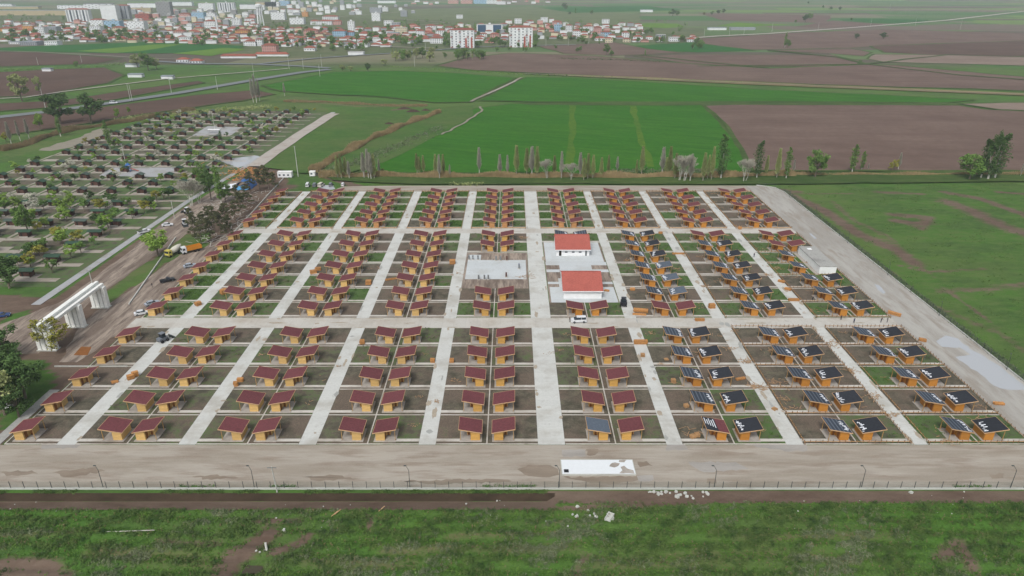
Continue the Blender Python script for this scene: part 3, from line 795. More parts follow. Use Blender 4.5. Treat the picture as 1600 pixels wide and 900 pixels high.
soil = MB(); sgreen = []; walk = MB(); kerb = MB(); weeds_spots = []
def greenness(s, bi, side, r):
    rr = random.Random(s * 977 + bi * 61 + (side == 'left') * 17 + r * 5)
    u = rr.random()
    if s == 2:
        p = 0.85 if bi <= 5 else (0.45 if bi == 6 else 0.15)
        return rr.uniform(0.55, 1.0) if u < p else rr.uniform(0.1, 0.35)
    if s == 1:
        if bi == 0: return rr.uniform(0.75, 1.0)
        if r == 6: return rr.uniform(0.5, 0.8) if u < 0.6 else 0.2
        return rr.uniform(0.55, 0.8) if u < (0.3 if bi < 6 else 0.5) else rr.uniform(0.08, 0.35)
    if bi in (6, 8): return rr.uniform(0.4, 0.7) if u < 0.45 else 0.12
    if bi in (0, 1, 2): return rr.uniform(0.3, 0.5) if u < 0.5 else 0.2
    return rr.uniform(0.3, 0.5) if u < 0.25 else rr.uniform(0.08, 0.25)
HW = 11.45
for s, (nm, y0, dy, n) in enumerate(SECT):
    for bi, (bx0, bx1) in enumerate(BLK):
        mid = bx0 if bi == 0 else (bx0 + bx1) / 2
        for r in range(n):
            ya = y0 + dy * r
            for side in ('left', 'right'):
                if bi == 0 and side == 'left': continue
                sg = -1 if side == 'left' else 1
                ex = bx0 if side == 'left' else bx1
                sp = cabin_spec(s, bi, side, r)
                if s == 1 and bi in (4, 5) and sp is None: continue
                if s == 1 and bi == 8 and sp is None:
                    continue
                g = greenness(s, bi, side, r)
                X0, X1 = sorted((mid, ex))
                soil.poly([(X0, ya), (X1, ya), (X1, ya + dy), (X0, ya + dy)], 0.020)
                sgreen += [g] * 4
                weeds_spots.append((s, bi, side, r, mid, ex, ya, dy, g))
                # access strip from the path to the patio
                wx0, wx1 = sorted((ex, mid + sg * 6.15))
                walk.box(wx0 + (0.02 if sg < 0 else 0), wx1 - (0.02 if sg > 0 else 0), ya + 1.05, ya + 2.05, -0.02, 0.06)
                # kerb along the plot front
                kerb.box(X0 + 0.13, X1 - 0.02, ya - 0.02, ya + 0.22, -0.02, 0.12)
        # divider between back to back plots, and the rear kerb
        if bi: 
            if s == 1 and bi in (4, 5):
                for ra, rb in (((0, 2), (5, 7)) if bi == 4 else ((0, 1), (6, 7))):
                    kerb.box(mid - 0.13, mid + 0.13, y0 + dy * ra, y0 + dy * rb, -0.02, 0.128)
            else: kerb.box(mid - 0.13, mid + 0.13, y0 - 0.02, y0 + dy * n, -0.02, 0.128)
        else: kerb.box(mid - 0.1, mid + 0.13, y0 - 0.02, y0 + dy * n, -0.02, 0.128)
        kerb.box(bx0 + 0.13, bx1 - 0.02, y0 + dy * n - 0.2, y0 + dy * n, -0.02, 0.11)
sme = soil.mesh('garden_soil', M['soil'])
ga = sme.attributes.new('green', 'FLOAT', 'POINT'); ga.data.foreach_set('value', sgreen)
so = link('garden_soil', sme); so['kind'] = 'structure'
struct('garden_walkway', walk, M['kerb']); struct('garden_kerb', kerb, M['kerb'])

# local frame: origin on the kerb at the back-to-back divider, patio towards +x (right-hand cabins); left-hand ones are mirrored
def cabin_meshes(sgn):
    X = lambda x: x * sgn
    def bx(mb, x0, x1, *a, m=0):
        p, q = sorted((X(x0), X(x1))); mb.box(p, q, *a, m=m)
    out = {}
    b = MB(); bx(b, 1.15, 6.15, 0.85, 5.8, -0.05, 0.14); out['patio'] = b
    b = MB()
    def wall(x0, x1, y0, y1):
        zt = lambda x: 2.2 + (x - 1.1) * 0.19
        pts = [(x0, y0, .14), (x1, y0, .14), (x1, y1, .14), (x0, y1, .14), (x0, y0, zt(x0)), (x1, y0, zt(x1)), (x1, y1, zt(x1)), (x0, y1, zt(x0))]
        if sgn < 0:
            pts = [(-p[0], p[1], p[2]) for p in pts]; pts = [pts[1], pts[0], pts[3], pts[2], pts[5], pts[4], pts[7], pts[6]]
        b.hexa(pts)
    wall(1.6, 3.65, 1.35, 3.4); wall(1.6, 4.55, 3.4, 5.4)
    out['wall'] = b
    b = MB(); bx(b, 3.655, 3.70, 1.75, 2.6, .16, 2.1); bx(b, 3.9, 4.4, 3.36, 3.395, .16, 2.1); out['door'] = b
    zt = lambda x: 2.24 + (x - 1.1) * 0.19
    def sloped(x0, x1, y0, y1, lo, hi, mb, m=0):
        pts = [(x0, y0, zt(x0) + lo), (x1, y0, zt(x1) + lo), (x1, y1, zt(x1) + lo), (x0, y1, zt(x0) + lo), (x0, y0, zt(x0) + hi), (x1, y0, zt(x1) + hi), (x1, y1, zt(x1) + hi), (x0, y1, zt(x0) + hi)]
        if sgn < 0:
            pts = [(-p[0], p[1], p[2]) for p in pts]; pts = [pts[1], pts[0], pts[3], pts[2], pts[5], pts[4], pts[7], pts[6]]
        mb.hexa(pts, m)
    b = MB(); sloped(1.12, 6.28, 1.02, 6.0, 0.0, 0.10, b); out['roof'] = b
    b = MB(); sloped(1.05, 6.35, 0.96, 1.015, -0.1, 0.115, b); sloped(1.05, 6.35, 6.005, 6.06, -0.1, 0.115, b)
    sloped(6.285, 6.35, 1.016, 6.004, -0.1, 0.115, b); sloped(1.05, 1.115, 1.016, 6.004, -0.1, 0.115, b)
    out['fascia'] = b
    b = MB(); sloped(3.7, 6.25, 1.5, 1.62, -0.2, -0.02, b); out['beam'] = b; b = MB(); sloped(4.6, 6.25, 5.2, 5.32, -0.2, -0.02, b); out['beam1'] = b
    for k, (px, py) in enumerate(((5.95, 1.56), (5.95, 5.26))):
        b = MB(); bx(b, px - .06, px + .06, py - .06, py + .06, .14, zt(px) - 0.19); out['post%d' % k] = b
    # torn white underlay film left in a ragged band near the low edge
    return out, sloped, zt

CM = {}
wallm = {'pale': M['wood_pale'], 'mid': M['wood_mid'], 'orange': M['wood_orange'], 'peach': M['wood_peach']}
roofm = {'red': M['roof_red'], 'black': M['roof_black'], 'stripe': M['roof_stripe'], 'slate': M['roof_slate'], 'half': M['roof_red']}
for sgn in (-1, 1):
    parts, sloped, zt = cabin_meshes(sgn)
    d = {}
    for k, mbq in parts.items():
        if k == 'wall':
            for w in wallm: d['wall_' + w] = mbq.mesh('cabin_wall', wallm[w])
        elif k == 'roof':
            for w in roofm: d['roof_' + w] = mbq.mesh('cabin_roof', roofm[w])
        else: d[k] = mbq.mesh('cabin_' + k.rstrip('01'), {'patio': M['patio'], 'door': M['door'], 'fascia': M['fascia'], 'beam': M['post'], 'beam1': M['post']}.get(k, M['post']))
    for v in range(6):
        rr = random.Random(v * 3 + sgn)
        b = MB()
        x = 1.25
        y = rr.uniform(1.3, 2.2)
        while y < rr.uniform(4.8, 5.8):
            w = rr.uniform(0.10, 0.32); ln = rr.uniform(0.3, 0.95); xo = 1.25 + rr.uniform(0, 0.6) + (0.0 if v % 2 else (y - 1.3) * 0.12)
            sloped(xo, min(xo + ln, 6.2), y, min(y + w, 5.95), 0.103, 0.125 + 0.02 * rr.random(), b)
            if rr.random() < 0.5: sloped(xo + ln * 0.3, xo + ln * 0.5, y, min(y + w * 2.2, 5.96), 0.104, 0.14, b)
            y += w + rr.uniform(0.04, 0.42)
        d['film%d' % v] = b.mesh('torn_film', M['film'])
    b = MB()
    sloped(3.5, 6.26, 1.03, 5.99, 0.102, 0.118, b); d['halfcover'] = b.mesh('black_underlay', M['roof_black'])
    b = MB()
    for k in range(5): sloped(3.8 + k * 0.5, 4.0 + k * 0.5, 2.2 + 0.3 * k, 5.5 - .5 * (k % 2), 0.12, 0.14, b)
    d['halffilm'] = b.mesh('torn_film', M['film'])
    CM[sgn] = d

def roof_words(k):
    return {'red': 'maroon-roofed', 'black': 'black-roofed', 'stripe': 'dark striped-roofed', 'slate': 'grey-roofed', 'half': 'half-black half-maroon roofed'}[k]
CG = 'timber cabins of the new garden colony'
ncab = 0
for s, (nm, y0, dy, n) in enumerate(SECT):
    for bi, (bx0, bx1) in enumerate(BLK):
        mid = bx0 if bi == 0 else (bx0 + bx1) / 2
        for r in range(n):
            for side in ('left', 'right'):
                sp = cabin_spec(s, bi, side, r)
                if sp is None: continue
                sgn = -1 if side == 'left' else 1
                rr = random.Random(s * 31 + bi * 7 + r * 3 + sgn)
                d = CM[sgn]
                if bi == 0: lab = '%s cabin, %s row of the leftmost single column, %s section' % (roof_words(sp), nth(r + 1), nm)
                else: lab = '%s cabin, %s side of %s paired column from left, %s row, %s section' % (roof_words(sp), side, nth(bi), nth(r + 1), nm)
                t = empty('garden_cabin', (mid + rr.uniform(-.06, .06), y0 + dy * r + rr.uniform(-.08, .08), 0), rr.uniform(-.012, .012), lab, 'cabin', CG)
                if s == 2: w = 'peach' if bi < 6 else 'orange'
                else: w = 'pale' if bi <= 3 else ('mid' if bi == 4 else ('orange' if bi >= 6 or s == 1 else 'mid'))
                link('patio', d['patio'], t); link('wall', d['wall_' + w], t); link('door', d['door'], t)
                rf = link('roof', d['roof_' + sp], t); link('fascia', d['fascia'], rf)
                link('beam', d['beam'], t); link('beam', d['beam1'], t); link('post', d['post0'], t); link('post', d['post1'], t)
                if sp == 'half':
                    link('black_underlay', d['halfcover'], rf); link('torn_film', d['halffilm'], rf)
                elif sp in ('black', 'stripe') or (sp == 'slate' and s == 1):
                    link('torn_film', d['film%d' % rr.randrange(6)], rf)
                ncab += 1

# ------------------------------------------------------------------ buildings inside the colony
def hall(name, x0, x1, y0, y1, eave, ridge, label):
    t = empty(name, ((x0 + x1) / 2, y0, 0), 0, label, 'hall', 'red-roofed halls in the middle of the colony')
    cx = (x0 + x1) / 2; hx = (x1 - x0) / 2; d = y1 - y0
    b = MB(); b.v += [(-hx, 0, 0), (hx, 0, 0), (hx, d, 0), (-hx, d, 0), (-hx, 0, eave), (hx, 0, eave), (hx, d, eave), (-hx, d, eave), (-hx, d / 2, ridge - .15), (hx, d / 2, ridge - .15)]
    b.f += [(0, 1, 5, 4), (2, 3, 7, 6), (1, 2, 6, 9, 5), (3, 0, 4, 8, 7)]; b.m += [0] * 4
    b.build('wall', M['white'], t)
    s = (ridge - eave) / (d / 2); o = 0.6; ox = 0.45
    def slope(sgn):
        yy0, yy1 = (-o, d / 2) if sgn > 0 else (d + o, d / 2)
        zz0, zz1 = eave - o * s, ridge
        p = [(-hx - ox, yy0, zz0), (hx + ox, yy0, zz0), (hx + ox, yy1, zz1), (-hx - ox, yy1, zz1)]
        if sgn < 0: p = [p[1], p[0], p[3], p[2]]
        return p
    b = MB()
    for sg in (1, -1):
        p = slope(sg); b.hexa([(q[0], q[1], q[2]) for q in p] + [(q[0], q[1], q[2] + .16) for q in p])
    rf = b.build('roof', M['roof_tile'], t)
    b = MB(); b.box(-hx - ox, hx + ox, -o - .1, -o - .01, eave - o * s - .08, eave - o * s + .2); b.build('gutter', M['white'], rf)
    b = MB(); b.bar((-hx - ox, d / 2, ridge + .17), (hx + ox, d / 2, ridge + .17), .35, .14); b.build('ridge_cap', M['roof_tile'], rf)
    b = MB(); b.box(-hx - .8, hx + .8, -1.0, d + .6, -.05, .09); b.build('apron', M['plaza'], t)
    return t, hx, d
tA, hxA, dA = hall('hall', 16.5, 28.8, 242.4, 256.4, 2.75, 5.9, 'white-walled hall with plain red gable roof and dark doorway, farther of two halls')
b = MB(); b.box(-hxA + 1.0, -hxA + 1.9, -.04, -.004, .1, 2.3); b.build('door', M['dark'], tA)
b = MB(); b.box(hxA - 1.6, hxA - .9, -.04, -.004, .1, 2.1); b.build('door', M['steel'], tA)
for k in range(3):
    b = MB(); b.box(-3 + k * 2.6, -2 + k * 2.6, -.04, -.004, 1.3, 1.8); b.build('window', M['winglass'], tA)
tB, hxB, dB = hall('hall', 16.7, 28.9, 204.5, 220.5, 3.0, 6.15, 'white-walled hall with blank front and ribbed red gable roof, nearer of two halls')

b = MB()
b.box(12.4, 33.6, 236.5, 258.6, -.04, .035); b.box(12.6, 34.0, 201.7, 213.8, -.04, .037)
b.box(17.0, 28.5, 222.6, 236.4, -.04, .031); b.box(12.2, 34.2, 226.8, 229.2, -.04, .034); b.box(12.2, 34.2, 233.2, 236.4, -.04, .038); b.box(12.2, 34.2, 216.3, 218.2, -.04, .036)
b.slab([(15.5, 216.4), (30.5, 216.4), (25.5, 226), (20.0, 226)], -.04, .041)
struct('hall_forecourt', b, M['plaza'])
b = MB(); b.poly([(12.0, 201.6), (34.2, 201.6), (34.2, 256.4), (12.0, 256.4)], 0.0235)
bs = b.build('dug_earth', M['mud']); bs['kind'] = 'structure'
b = MB(); b.box(-16.2, 5.0, 220.5, 238.2, -.04, .036); b.box(-16.2, -11.5, 238.3, 243.5, -.04, .034); struct('plaza', b, M['plaza'])
b = MB(); b.poly([(-17, 212.6), (5.7, 212.6), (5.7, 245.4), (-17, 245.4)], 0.0235); bs = b.build('dug_earth', M['mud']); bs['kind'] = 'structure'
# short brick columns standing about on the bare slab
for i, (x, y) in enumerate([(733, 406), (739, 406), (747, 406), (775, 407), (782, 407), (792, 407), (748, 437), (757, 437), (763, 437), (791, 433), (811, 420)]):
    X, Y = at(x, y)
    t = empty('pergola_base', (X, Y, .03), 0, 'grey block pier on the empty concrete plaza, %s counted along its rows from the back' % nth(i + 1), 'pier', 'block piers on the plaza')
    b = MB(); b.box(-.4, .4, -.4, .4, 0, .25); b.build('footing', M['kerb'], t)
    b = MB(); b.box(-.28, .28, -.28, .28, .25, 1.7); b.build('shaft', M['hut_wall'] if i in (5, 9) else M['steel'], t)

# long white flat-roofed technical building beside the right-hand road
t = empty('service_building', (107.4, 225.2, 0), 0, 'long white flat-roofed building with grey roof standing beside the right-hand road', 'building')
b = MB(); b.box(0, 5.9, 0, 19.6, 0, 2.75); b.build('wall', M['white'], t)
b = MB(); b.box(-.12, 6.02, -.12, 19.72, 2.753, 2.9); r_ = b.build('roof', M['flatroof'], t)
b = MB(); b.box(2.1, 3.6, 16.2, 17.6, 2.903, 3.0); b.build('roof_hatch', M['white'], r_)
b = MB(); b.box(-1.4, -.02, -1, 20.5, -.02, .07); b.build('walkway', M['patio'], t)
# low white kerb ramp in front of it
b = MB(); b.hexa([(110.4, 251.6, 0), (112.6, 246.8, 0), (113.8, 247.2, 0), (111.6, 252.2, 0), (110.4, 251.6, .5), (112.6, 246.8, .9), (113.8, 247.2, .9), (111.6, 252.2, .5)])
tag(b.build('concrete_ramp', M['wallcap']), 'low white concrete wedge between the flat-roofed white building and the road', 'ramp')

# underground tank lid in the front road
t = empty('tank_lid', (10.4, 117.0, 0), 0, 'worn white tank cover with a black hatch, flat in the front road', 'tank cover')
b = MB(); b.box(0, 15.5, 0, 4.9, -.05, .32); b.build('slab', M['wallcap'], t)
b = MB(); b.poly([(.15, .15), (15.35, .15), (15.35, 4.75), (.15, 4.75)], .324); b.build('membrane', M['tankwhite'], t)
for q_ in ([(10.2, 2.6), (11.2, 2.2), (12.2, 2.8), (12.6, 3.6), (11.6, 3.9), (10.6, 3.4)], [(12.4, 4.0), (13.6, 3.9), (14.2, 4.7), (12.6, 4.7)], [(12.0, .3), (15.2, .25), (15.1, 1.3), (14.0, 1.8), (13.4, 2.8), (12.6, 2.4), (12.8, 1.3)]):
    b = MB(); b.poly(densify(q_, .5, .12), .328); b.build('bare_patch', M['patio'], t)
b = MB(); b.box(.5, 1.5, .6, 1.6, .32, .36); b.build('hatch', M['black'], t)
W = [at(*p) for p in [(1463, 533), (1478, 524), (1497, 529), (1515, 545), (1540, 558), (1570, 578), (1598, 600), (1603, 609), (1575, 609), (1552, 602), (1532, 585), (1512, 571), (1493, 558), (1516, 554), (1500, 543), (1472, 542)]]
m, nt, bb = new_mat('puddle_sky_tone'); bb.inputs['Base Color'].default_value = (*S(172, 176, 180), 1); bb.inputs['Roughness'].default_value = 0.16; M['puddle'] = m  # pale base colour of the puddle stands in for the sky it reflects
m, nt, bb = new_mat('muddy_water'); bb.inputs['Base Color'].default_value = (*S(70, 64, 48), 1); bb.inputs['Roughness'].default_value = 0.15; M['pitwater'] = m
def puddle(W, j=.4):
    b = MB(); b.poly(densify(W, 1.5, j), .016); o = b.build('puddle', M['puddle']); o['kind'] = 'structure'
puddle(W)
puddle([at(*p) for p in [(1366, 444), (1374, 446), (1384, 457), (1380, 459), (1371, 452)]], .15); puddle([at(*p) for p in [(1264, 364), (1268, 365), (1276, 373), (1272, 373)]], .1)
puddle([at(*p) for p in [(500, 290), (520, 289), (524, 295), (510, 298), (498, 295)]], .3); puddle([at(*p) for p in [(340, 250), (400, 243), (420, 248), (372, 262)]], .4)
b = MB(); b.poly(densify([(pit[0] - 1.6, pit[1] - 1), (pit[0] + 1.7, pit[1] - .9), (pit[0] + 2, pit[1] + .9), (pit[0] - 1.2, pit[1] + 1.1)], .8, .15), -.75); o = b.build('pit_water', M['pitwater']); o['kind'] = 'structure'

M['stain'] = sandy('damp_brown_earth', S(128, 116, 102), S(140, 128, 114), S(116, 102, 88)); M['patch_grey'] = sandy('grey_dust_patch', S(148, 144, 138), S(158, 154, 148), S(144, 138, 130))
for k_, (pts, mm) in enumerate([([(808, 733), (825, 726), (860, 727), (872, 733), (874, 742), (850, 746), (820, 742)], 'stain'), ([(880, 745), (995, 744), (1000, 749), (960, 756), (925, 755), (900, 750)], 'stain'), ([(996, 721), (1010, 720), (1020, 728), (1000, 730)], 'stain'), ([(1105, 748), (1118, 748), (1120, 755), (1104, 755)], 'stain'), ([(878, 703), (915, 703), (916, 713), (880, 714)], 'patch_grey'), ([(915, 702), (935, 702), (930, 711), (917, 711)], 'stain'), ([(1075, 722), (1150, 722), (1170, 733), (1100, 738)], 'patch_grey'), ([(995, 744), (1020, 742), (1022, 750), (998, 752)], 'patch_grey'), ([(80, 738), (150, 730), (165, 736), (110, 746)], 'stain'), ([(470, 745), (520, 742), (560, 748), (500, 752)], 'stain'), ([(300, 745), (330, 742), (380, 746), (330, 750)], 'stain'), ([(0, 738), (50, 735), (60, 740), (10, 744)], 'stain'), ([(620, 752), (760, 748), (800, 752), (700, 757)], 'stain'), ([(1545, 741), (1570, 740), (1568, 747), (1550, 748)], 'stain'), ([(1150, 692), (1258, 692), (1262, 704), (1235, 706), (1210, 702)], 'patch_grey'), ([(880, 691), (1070, 691), (1078, 700), (1042, 706)], 'patch_grey') if False else ([(1041, 692), (1067, 692), (1075, 703), (1042, 705)], 'patch_grey'), ([(62, 693), (128, 693), (120, 700), (64, 701)], 'patch_grey')]):
    b = MB(); b.poly(densify([at(*p) for p in pts], .9, .35), .0125 + .0002 * k_); o = b.build('road_patch', M[mm]); o['kind'] = 'structure'
# ------------------------------------------------------------------ gate
t = empty('entrance_gate', (-129.4, 170.2, 0), 0, 'tall white entrance gate of three piers and a long beam at the colony entrance', 'gate')
for gy in (0.0, 14.0, 27.4):
    b = MB()
    for k, xo in enumerate((-2.4, -1.0, .4, 1.6)):
        b.box(xo, xo + .95, gy + .0, gy + 1.5, 0, 7.0)
    b.box(-2.3, 2.45, gy + .3, gy + 1.2, 0, 6.9)
    b.build('pier', M['gatewhite'], t)
    b = MB(); b.box(-2.7, 2.85, gy - .35, gy + 1.8, 0, .25); b.build('plinth', M['wallcap'], t)
b = MB(); b.box(-1.9, -1.1, -.2, 29.2, 7.0, 7.8); b.box(-.5, .4, -.4, 29.4, 7.0, 8.4); b.box(1.0, 1.9, -.2, 29.2, 7.0, 7.8); b.box(-1.1, -.5, -.1, 29.1, 7.0, 7.3); b.box(.4, 1.0, -.1, 29.1, 7.0, 7.3)
b.build('beam', M['gatewhite'], t)

b = MB(); b.slab([at(*p) for p in [(115, 555), (137, 555), (143, 542), (127, 542)]], 0, .06); tag(b.build('rusty_sheet', M['door']), 'rust-brown flat sheet lying in the mud beside the entrance gate', 'sheet')
# ------------------------------------------------------------------ perimeter fence, lamp posts
def mesh_fence(pts, label, step, h=1.5):
    t = empty('perimeter_fence', (pts[0][0], pts[0][1], 0), 0, label, 'fence', 'wire mesh boundary fences')
    o = pts[0]; P = [(p[0] - o[0], p[1] - o[1]) for p in pts]
    b = MB(); w = MB()
    for (ax, ay), (bx_, by) in zip(P[:-1], P[1:]):
        b.bar((ax, ay, .17), (bx_, by, .17), .34, .36)
        for k in range(7): w.bar((ax, ay, .45 + k * (h - .15) / 6), (bx_, by, .45 + k * (h - .15) / 6), .018)
    b.build('base_wall', M['wallcap'], t); w.build('wire_mesh', M['greenwire'], t)
    pb = MB(); pb.box(-.045, .045, -.045, .045, .3, h + .45); pme = pb.mesh('fence_post', M['darksteel'])
    for (ax, ay), (bx_, by) in zip(P[:-1], P[1:]):
        L = math.hypot(bx_ - ax, by - ay); n = int(L / step)
        for k in range(n): link('post', pme, t, (ax + (bx_ - ax) * k / n, ay + (by - ay) * k / n, 0))
mesh_fence([(-135, 112.75), (131.6, 112.75)], 'green wire mesh fence on a white kerb wall along the front road', 2.75)
mesh_fence([(131.6, 112.75), (131.6, 326.5), (129.6, 334.5), (122, 338.8)], 'green wire mesh fence on a white kerb wall along the right-hand road', 3.2)
b = MB(); b.bar((-113, 268, .2), (-118, 352, .2), .3, .5); tag(b.build('low_wall', M['wallcap']), 'low white wall line behind the rear left cabins beside the storage yard', 'wall')
b = MB(); b.bar((-121.5, 200, .2), (-134, 262, .2), .3, .5); tag(b.build('low_wall', M['wallcap']), 'low whitish wall running uphill beside the muddy yard left of the cabins', 'wall')
b = MB()
b.slab([(-113.9, 127.6), (-113.9, 150), (-116.4, 150), (-116.4, 127.6)], -.05, .1); tag(b.build('drain_channel', M['flatroof']), 'grey concrete drain channel left of the nearest left cabins', 'drain')
b = MB(); b.box(-122, -102.5, 161.3, 161.5, 0, .35); tag(b.build('low_wall', M['wallcap']), 'short white wall left of the second nearest single cabin', 'wall')

def lamp_mesh():
    p = MB(); p.tube((0, 0, 0), (0, 0, 4.3), .075, .05); pm = p.mesh('lamp_pole', M['darksteel'])
    a = MB(); a.tube((0, 0, 4.3), (-.55, .35, 5.15), .05, .035); am = a.mesh('lamp_arm', M['darksteel'])
    h = MB(); h.box(-1.0, -.5, .25, .5, 5.12, 5.22); hm = h.mesh('lamp_head', M['darksteel'])
    return pm, am, hm
LM = lamp_mesh()
for i, x in enumerate((-83.3, -52.5, -20.8, 9.6, 41.2, 71.2, 101.6)):
    t = empty('lamp_post', (x, 113.3, 0), 0, 'dark bent-armed lamp post by the front fence, %s from the left' % nth(i + 1), 'lamp post', 'lamp posts along the front fence')
    for nme, me in zip(('pole', 'arm', 'lamp_head'), LM): link(nme, me, t)
for i, y in enumerate((160, 192, 224, 256, 288, 318)):
    t = empty('lamp_post', (131.0, y, 0), 1.2, 'dark bent-armed lamp post by the right-hand fence, %s from the front' % nth(i + 1), 'lamp post', 'lamp posts along the right-hand fence')
    for nme, me in zip(('pole', 'arm', 'lamp_head'), LM): link(nme, me, t)
def utility_pole(x, y, h, label, lean=0.0, w=.16, m='wallcap'):
    t = empty('utility_pole', (*at(x, y), 0), 0, label, 'utility pole')
    b = MB(); b.tube((0, 0, 0), (lean, 0, h), w, w * .6); b.build('pole', M[m], t)
    b = MB(); b.bar((lean - .9, 0, h - .3), (lean + .9, 0, h - .3), .12); b.build('crossarm', M['steel'], t)
utility_pole(433, 769, 6.4, 'white tapered utility pole just outside the front fence', -.25)
utility_pole(466, 276, 16, 'tall pale utility pole beside the reeds at the back left corner', 0, .22)
utility_pole(273, 342, 8, 'pale street pole beside the old colony road near the parked cars')
utility_pole(146, 450, 6.5, 'pale pole beside the old colony road left of the gate')
for i, (x, y, h) in enumerate([(72, 172, 17), (207, 158, 15), (204, 158, 14), (340, 140, 12), (268, 145, 13), (398, 128, 18), (648, 104, 14), (60, 102, 9), (128, 98, 9), (500, 120, 12), (503, 105, 14), (452, 108, 14), (474, 108, 12), (395, 150, 14), (1206, 50, 16), (1278, 48, 16), (1360, 42, 16), (1430, 40, 16), (1100, 58, 14), (1139, 57, 14), (1162, 55, 14), (853, 72, 12), (888, 72, 12), (920, 68, 12), (665, 79, 14), (850, 10, 18), (1390, 16, 20), (1500, 46, 20)]):
    utility_pole(x, y, h, 'pale utility pole far out among the fields and roads, %s of those' % nth(i + 1), 0, .22)

# ------------------------------------------------------------------ timber stake fences round the blocks
stake = MB(); stake.box(-.05, .05, -.05, .05, 0, .95); stake_me = stake.mesh('fence_stake', M['stake'])
def stake_fence(name, segs, label, group, rail=(.5,), planks=False):
    o = segs[0][0]
    t = empty(name, (o[0], o[1], 0), 0, label, 'fence', group)
    b = MB()
    for a, c, step in segs:
        ax, ay, bx_, by = a[0] - o[0], a[1] - o[1], c[0] - o[0], c[1] - o[1]
        for h in rail: b.bar((ax, ay, h), (bx_, by, h), .07 if not planks else .06, .12 if not planks else .3)
    b.build('rail', M['stakelight'], t)
    n_tot = 0
    for a, c, step in segs:
        if not step: continue
        L = math.hypot(c[0] - a[0], c[1] - a[1]); n = max(1, int(L / step))
        for k in range(n + 1):
            if n_tot >= 98: break
            u = (k + R.uniform(-.12, .12)) / n
            q = link('stake', stake_me, t, (a[0] - o[0] + (c[0] - a[0]) * u, a[1] - o[1] + (c[1] - a[1]) * u, 0)); q.rotation_euler = (R.uniform(-.06, .06), R.uniform(-.08, .08), R.uniform(0, 1)); n_tot += 1
FG = 'timber stake fences round garden blocks'
for bi in range(1, 9):
    x0, x1 = BLK[bi]; ya, yb = 273.5, 327.6
    stake_fence('stake_fence', [((x0 + .15, yb), (x1 - .15, yb), 1.5), ((x0 + .15, ya), (x0 + .15, yb), 9 if bi < 6 else 2.2), ((x1 - .15, ya), (x1 - .15, yb), 9 if bi < 6 else 2.2), ((x0 + .15, ya), (x1 - .15, ya), 8)], 'low timber fence around the %s paired cabin column from left, rear section' % nth(bi), FG, (.35,), True)
stake_fence('stake_fence', [((-101.7, 273.5), (-101.7, 327.6), 9)], 'low timber fence along the leftmost single cabin column, rear section', FG, (.35,), True)
def plot_fences(s, bi, rows, label):
    x0, x1 = BLK[bi]; y0, dy = SECT[s][1], SECT[s][2]
    segs = [((x0 + .25, y0 + dy * rows[0] + .4), (x1 - .25, y0 + dy * rows[0] + .4), 1.25)]
    stake_fence('stake_fence', segs, label, FG)
for s, bi in ((0, 7), (0, 8), (1, 8), (1, 7)):
    nm, y0, dy, n = SECT[s]; x0, x1 = BLK[bi]; ytop = y0 + dy * n
    stake_fence('stake_fence', [((x0 + .25, y0), (x0 + .25, ytop), 1.3)], 'timber stake fence on the left edge of the %s paired column, %s section' % (nth(bi), nm), FG)
    if not (s == 1 and bi == 7): stake_fence('stake_fence', [((x1 - .25, y0), (x1 - .25, ytop), 1.3)], 'timber stake fence on the right edge of the %s paired column, %s section' % (nth(bi), nm), FG)
    if s == 1 and bi == 7: continue
    for r in range(n + (1 if s == 0 else 0)):
        if s == 1 and r > 5: continue
        plot_fences(s, bi, (r,), 'timber stake fence, %s row of the %s paired column, %s section' % (nth(r + 1), nth(bi), nm))

